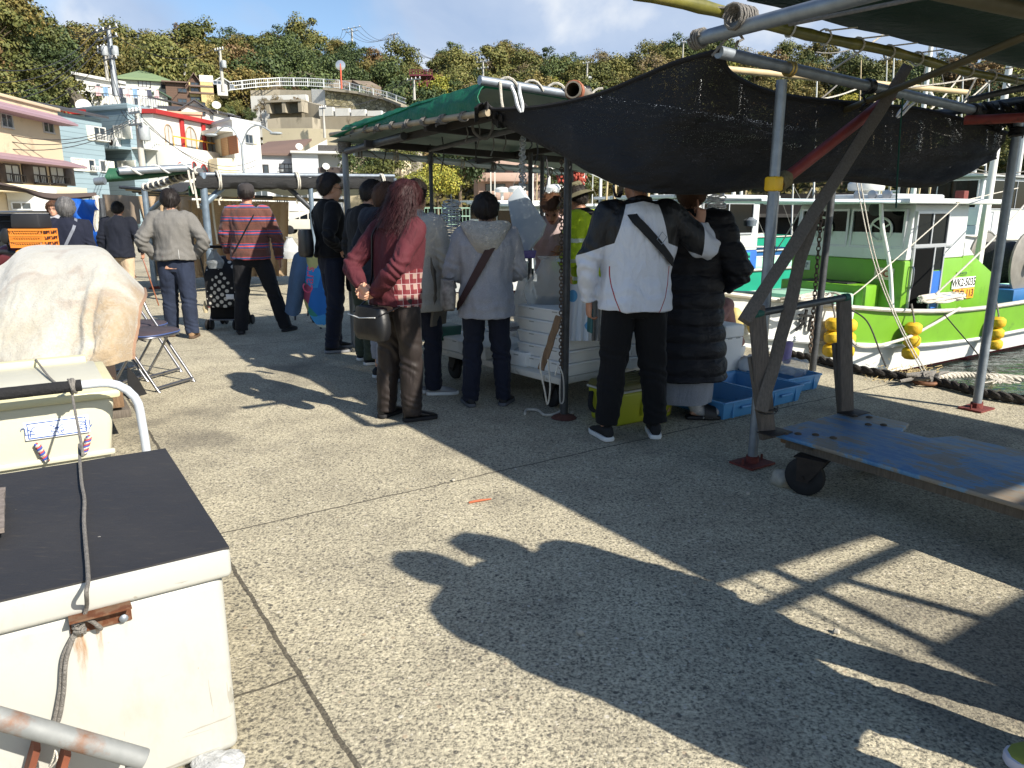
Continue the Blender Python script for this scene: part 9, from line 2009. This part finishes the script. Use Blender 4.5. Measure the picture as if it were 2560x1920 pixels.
boat('distant white boat moored farthest right near the breakwater', 32, 8, 12, 1.8, BBLUE, (36, 40, 1.3, 1.2, 2.6, BWHITE, BWHITE), ((35, 7, .09), (41, 6.5, .08)), sheer0=1.3, sheer1=.8, poles=3)
t, P = polywall('breakwater', 'long dark stepped stone breakwater beyond the moored boats', [(1560, 488, 66), (1900, 486, 62), (2200, 480, 58), (2560, 470, 54), (2900, 462, 52)], WZ-1, M('dark brown stone', S(52, 47, 42), .9, var=.35, vs=.8, bump=.6, bs=2), 3, 'breakwater')  # wall in one dark brown tone with random variation
mb = MB()
for a, b_ in zip(P, P[1:]): mb.bar(V((a.x, a.y-.9, 1.0)), V((b_.x, b_.y-.9, 1.0)), 1.8, .25)
mb.build('ledge', M('grey ledge', S(98, 92, 84), .9, var=.2, vs=1), t)
f = ff(2320, 52, 2440, 51); t = building('quay_shed', 'pale flat shed standing on the breakwater behind the boat roof', f, 'shed'); wallbox(t, f, 1.5, f.z(2380, 464), 3, LGREY, cop=WHITE); win(t, f, 2396, 482, 2412, 492, ALU, GLASS)
for i, (u, Y, vt) in enumerate(((1745, 40, 250), (1858, 44, 235), (2040, 36, 180), (2185, 30, 215), (2215, 46, 130), (2232, 34, 140), (2330, 40, 170), (2405, 38, 180), (1985, 48, 300), (2150, 42, 150), (2470, 40, 210), (1660, 50, 380), (1340, 46, 400), (1480, 55, 395))):
	p = D(u, 526, Y); q = D(u+3, vt, Y); tag(MB().tube([V((p.x, p.y, WZ)), q], [.06, .03], n=7).build('mast_pole', WFR if i % 3 else BAMBD), 'slender pale mast rising from the boats across the harbour', 'mast', 'slender masts across the harbour')
CARP = M('black car paint', S(22, 24, 28), .2, var=.1, vs=2, spec=.7); CARW = M('cream car paint', S(206, 202, 186), .3, var=.03, vs=2)
def van(label, name, pos, yaw, L, W_, Hh, paint, kei=False):
	t = thing(name, label, 'van', V((0, 0, 0))); g = .18
	prof = [(-L/2, g+.12), (-L/2+.02, Hh*.52), (-L/2+.10, Hh*.58), (-L/2+.42*(1.2 if not kei else .8), Hh*.93), (-L/2+.75, Hh), (L/2-.35, Hh), (L/2-.08, Hh*.9), (L/2, Hh*.5), (L/2-.02, g+.1)]
	mb = MB(); mb.loft([[V((x, sy*W_/2*(1 if z < Hh*.6 else .90), z)) for x, z in prof] for sy in (-1, 1)]); mb.build('body', paint, t, bevel=.05, bseg=3)
	for sy in (-1, 1):
		for x0, x1 in ((-L/2+.62, -L/2+1.3), (-L/2+1.38, .35), (.43, L/2-.55)):
			mb = MB(); z0, z1 = Hh*.60, Hh*.90; k = .15 if x0 < -L/2+.7 else 0
			mb.poly([V((x0-k, sy*(W_/2*.955+.01), z0)), V((x1, sy*(W_/2*.955+.01), z0)), V((x1, sy*(W_/2*.905+.01), z1)), V((x0+k, sy*(W_/2*.905+.01), z1))], V((0, -sy*.02, 0))); mb.build('window', BGLASS, t, smooth=0)
	mb = MB(); mb.poly([V((-L/2+.06, -W_*.40, Hh*.6)), V((-L/2+.06, W_*.40, Hh*.6)), V((-L/2+.34, W_*.38, Hh*.9)), V((-L/2+.34, -W_*.38, Hh*.9))], V((-.03, 0, .02))); mb.build('windscreen', BGLASS, t, smooth=0)
	r = .30 if not kei else .27
	for x in (-L/2+.7, L/2-.7):
		for sy in (-1, 1): o = MB().lathe([(r*.6, -.09), (r, -.07), (r, .07), (r*.6, .09)], V((x, sy*(W_/2-.07), r)), (V((1, 0, 0)), ZX, V((0, -1, 0))), 24).build('wheel', TYRE, t); MB().lathe([(.02, -.08), (r*.62, -.06), (r*.62, .06), (.02, .08)], V((x, sy*(W_/2-.065), r)), (V((1, 0, 0)), ZX, V((0, -1, 0))), 16).build('rim', HG, o)
	for sy in (-1, 1): MB().box(V((-L/2+.0, sy*W_*.36, Hh*.42)), (.06, .22, .14)).build('headlight', BGLASS if not kei else WFR, t, bevel=.02); MB().box(V((-L/2+.72, sy*(W_/2+.08), Hh*.62)), (.1, .12, .16)).build('mirror', paint, t, bevel=.03)
	if not kei:
		for sy in (-1, 1): MB().tube([V((-L/2+1.0, sy*W_*.42, Hh+.03)), V((L/2-.4, sy*W_*.42, Hh+.03))], .025, n=6).build('roof_rail', ALU, t)
	t.location = pos; t.rotation_euler = (0, 0, yaw); return t
p = D(757, 526, 46); van('small cream boxy van parked beyond the reed curtain stall', 'parked_van', V((p.x, p.y, 0)), .12, 2.9, 1.4, 1.5, CARW, True)
p = D(610, 526, 54); van('cream van partly hidden behind the striped sweater', 'parked_van', V((p.x, p.y, 0)), .1, 3.1, 1.5, 1.7, CARW, True)
p = D(10, 526, 15.5); van('black van with roof rails behind the orange basket', 'parked_van', V((p.x, p.y, 0)), math.radians(35), 4.0, 1.6, 1.34, CARP)
t = thing('scooter', 'dark red scooter carrying an orange plastic basket and black box', 'scooter', V((D(60, 600, 6.9).x, 6.9, 0))); OR = M('orange plastic', S(214, 132, 48), .5, var=.06); DRED = M('dark red paint', S(96, 40, 48), .3, var=.1)
c = D(66, 596, 6.75); w_, h_ = .30, .15; mb = MB()
for k in range(4): z = c.z-h_/2+h_*k/3; mb.box(V((c.x, c.y, z)), (w_, .012, .018)); mb.box(V((c.x, c.y+.22, z)), (w_, .012, .018)); mb.box(V((c.x-w_/2, c.y+.11, z)), (.012, .22, .018)); mb.box(V((c.x+w_/2, c.y+.11, z)), (.012, .22, .018))
for k in range(15):
	x = c.x-w_/2+w_*k/14
	mb.bar(V((x, c.y, c.z-h_/2)), V((min(x+.07, c.x+w_/2), c.y, c.z+h_/2)), .007, .006, up=V((0, 1, 0))); mb.bar(V((x, c.y, c.z-h_/2)), V((max(x-.07, c.x-w_/2), c.y, c.z+h_/2)), .007, .006, up=V((0, 1, 0))); mb.box(V((x, c.y+.22, c.z)), (.008, .008, h_))
mb.box(V((c.x, c.y+.11, c.z-h_/2)), (w_, .22, .01)); mb.build('basket', OR, t, smooth=0)
MB().box(V((c.x-.01, c.y+.12, c.z+h_/2+.075)), (.27, .2, .13), taper=.94).build('top_box', M('black box', S(34, 34, 36), .6, var=.15, vs=10), t, bevel=.02)
MB().tube(path([V((c.x-.15, c.y+.2, c.z-.25)), V((c.x-.25, c.y+.15, c.z-.15)), V((c.x-.42, c.y+.2, c.z-.28)), V((c.x-.6, c.y+.5, c.z-.6))], 14), [.10]*14, n=12).build('fairing', DRED, t); MB().tube([V((c.x+.1, c.y+.1, c.z-.2)), V((c.x-.1, c.y+.2, c.z-.62)), V((c.x-.7, c.y+.9, c.z-.62))], .10, n=10).build('body', DRED, t)
MB().ell(V((c.x-.2, c.y+.02, c.z+.02)), (.05, .02, .07), Matrix.Rotation(.2, 3, 'Y')).build('mirror', BLACKM, t); MB().tube([V((c.x-.2, c.y+.02, c.z)), V((c.x-.22, c.y+.1, c.z-.2))], .01, n=6).build('mirror_stem', BLACKM, t); MB().tube(path([V((c.x-.12, c.y+.05, c.z-.14)), V((c.x-.28, c.y+.05, c.z-.12)), V((c.x-.38, c.y+.0, c.z-.16))], 8), .02, n=8).build('handlebar', BLACKM, t); MB().ell(V((c.x-.06, c.y-.02, c.z-.12)), (.04, .03, .02)).build('indicator', M('amber lens', S(230, 150, 40), .2), t)
for dx, dy in ((0, .05), (-.75, 1.0)): o = MB().lathe([(.14, -.05), (.22, -.035), (.22, .035), (.14, .05)], V((c.x+dx, c.y+dy, .22)), (V((.8, -.6, 0)).normalized(), ZX, V((.6, .8, 0)).normalized()), 22).build('wheel', TYRE, t)
MB().cyl(V((c.x-.02, c.y+.08, .22)), V((c.x, c.y+.1, c.z-.1)), .03, 8).build('fork', STEELD, t)
t = thing('market_stall', 'dark green canopy stall outside the frame on the right casting corner shade', 'market stall', Q(4.5, -3.5))
MB().grid([[Q(3.28+3.2*j/12, -1.80-4.5*i/14, 2.2+.01*nz((i, j, 1))) for j in range(13)] for i in range(15)]).build('roof_sheet', TDKGRN, t, solid=.004);
for n_, l_ in ((3.4, -1.9), (6.3, -1.9), (3.4, -6.2), (6.3, -6.2)): post(t, Q(n_, l_), 2.2)
tag(MB().tube(sag(Q(3.12, 2.4, 2.24), Q(3.2, -1.9, 2.2), .02, 10), .010, n=6).build('tie_line', ROPEG), 'slack rope strung between the two right hand canopies', 'rope')
# ================================================================ LIGHT AND CAMERA
cam = bpy.data.cameras.new('camera'); co_ = bpy.data.objects.new('camera', cam); COL.objects.link(co_)
cam.sensor_width = 36; cam.lens = F/2560*36; cam.clip_end = 2000; cam.clip_start = .05
co_.location = (0, 0, H); co_.rotation_euler = (math.radians(90)-PITCH, 0, 0)
scene.camera = co_
sl = bpy.data.lights.new('sun', 'SUN'); sl.energy = 4.8; sl.angle = math.radians(.55); sl.color = (1, .93, .82)
so = bpy.data.objects.new('sun', sl); COL.objects.link(so)
dvec = V((SH.x*math.cos(SUN_EL), SH.y*math.cos(SUN_EL), -math.sin(SUN_EL)))
so.rotation_euler = dvec.to_track_quat('-Z', 'Y').to_euler(); so.location = (20, -20, 40)
scene.view_settings.view_transform = 'Standard'; scene.view_settings.look = 'None'
scene.view_settings.exposure = 0.9; scene.view_settings.gamma = 1.0
scene.cycles.max_bounces = 6
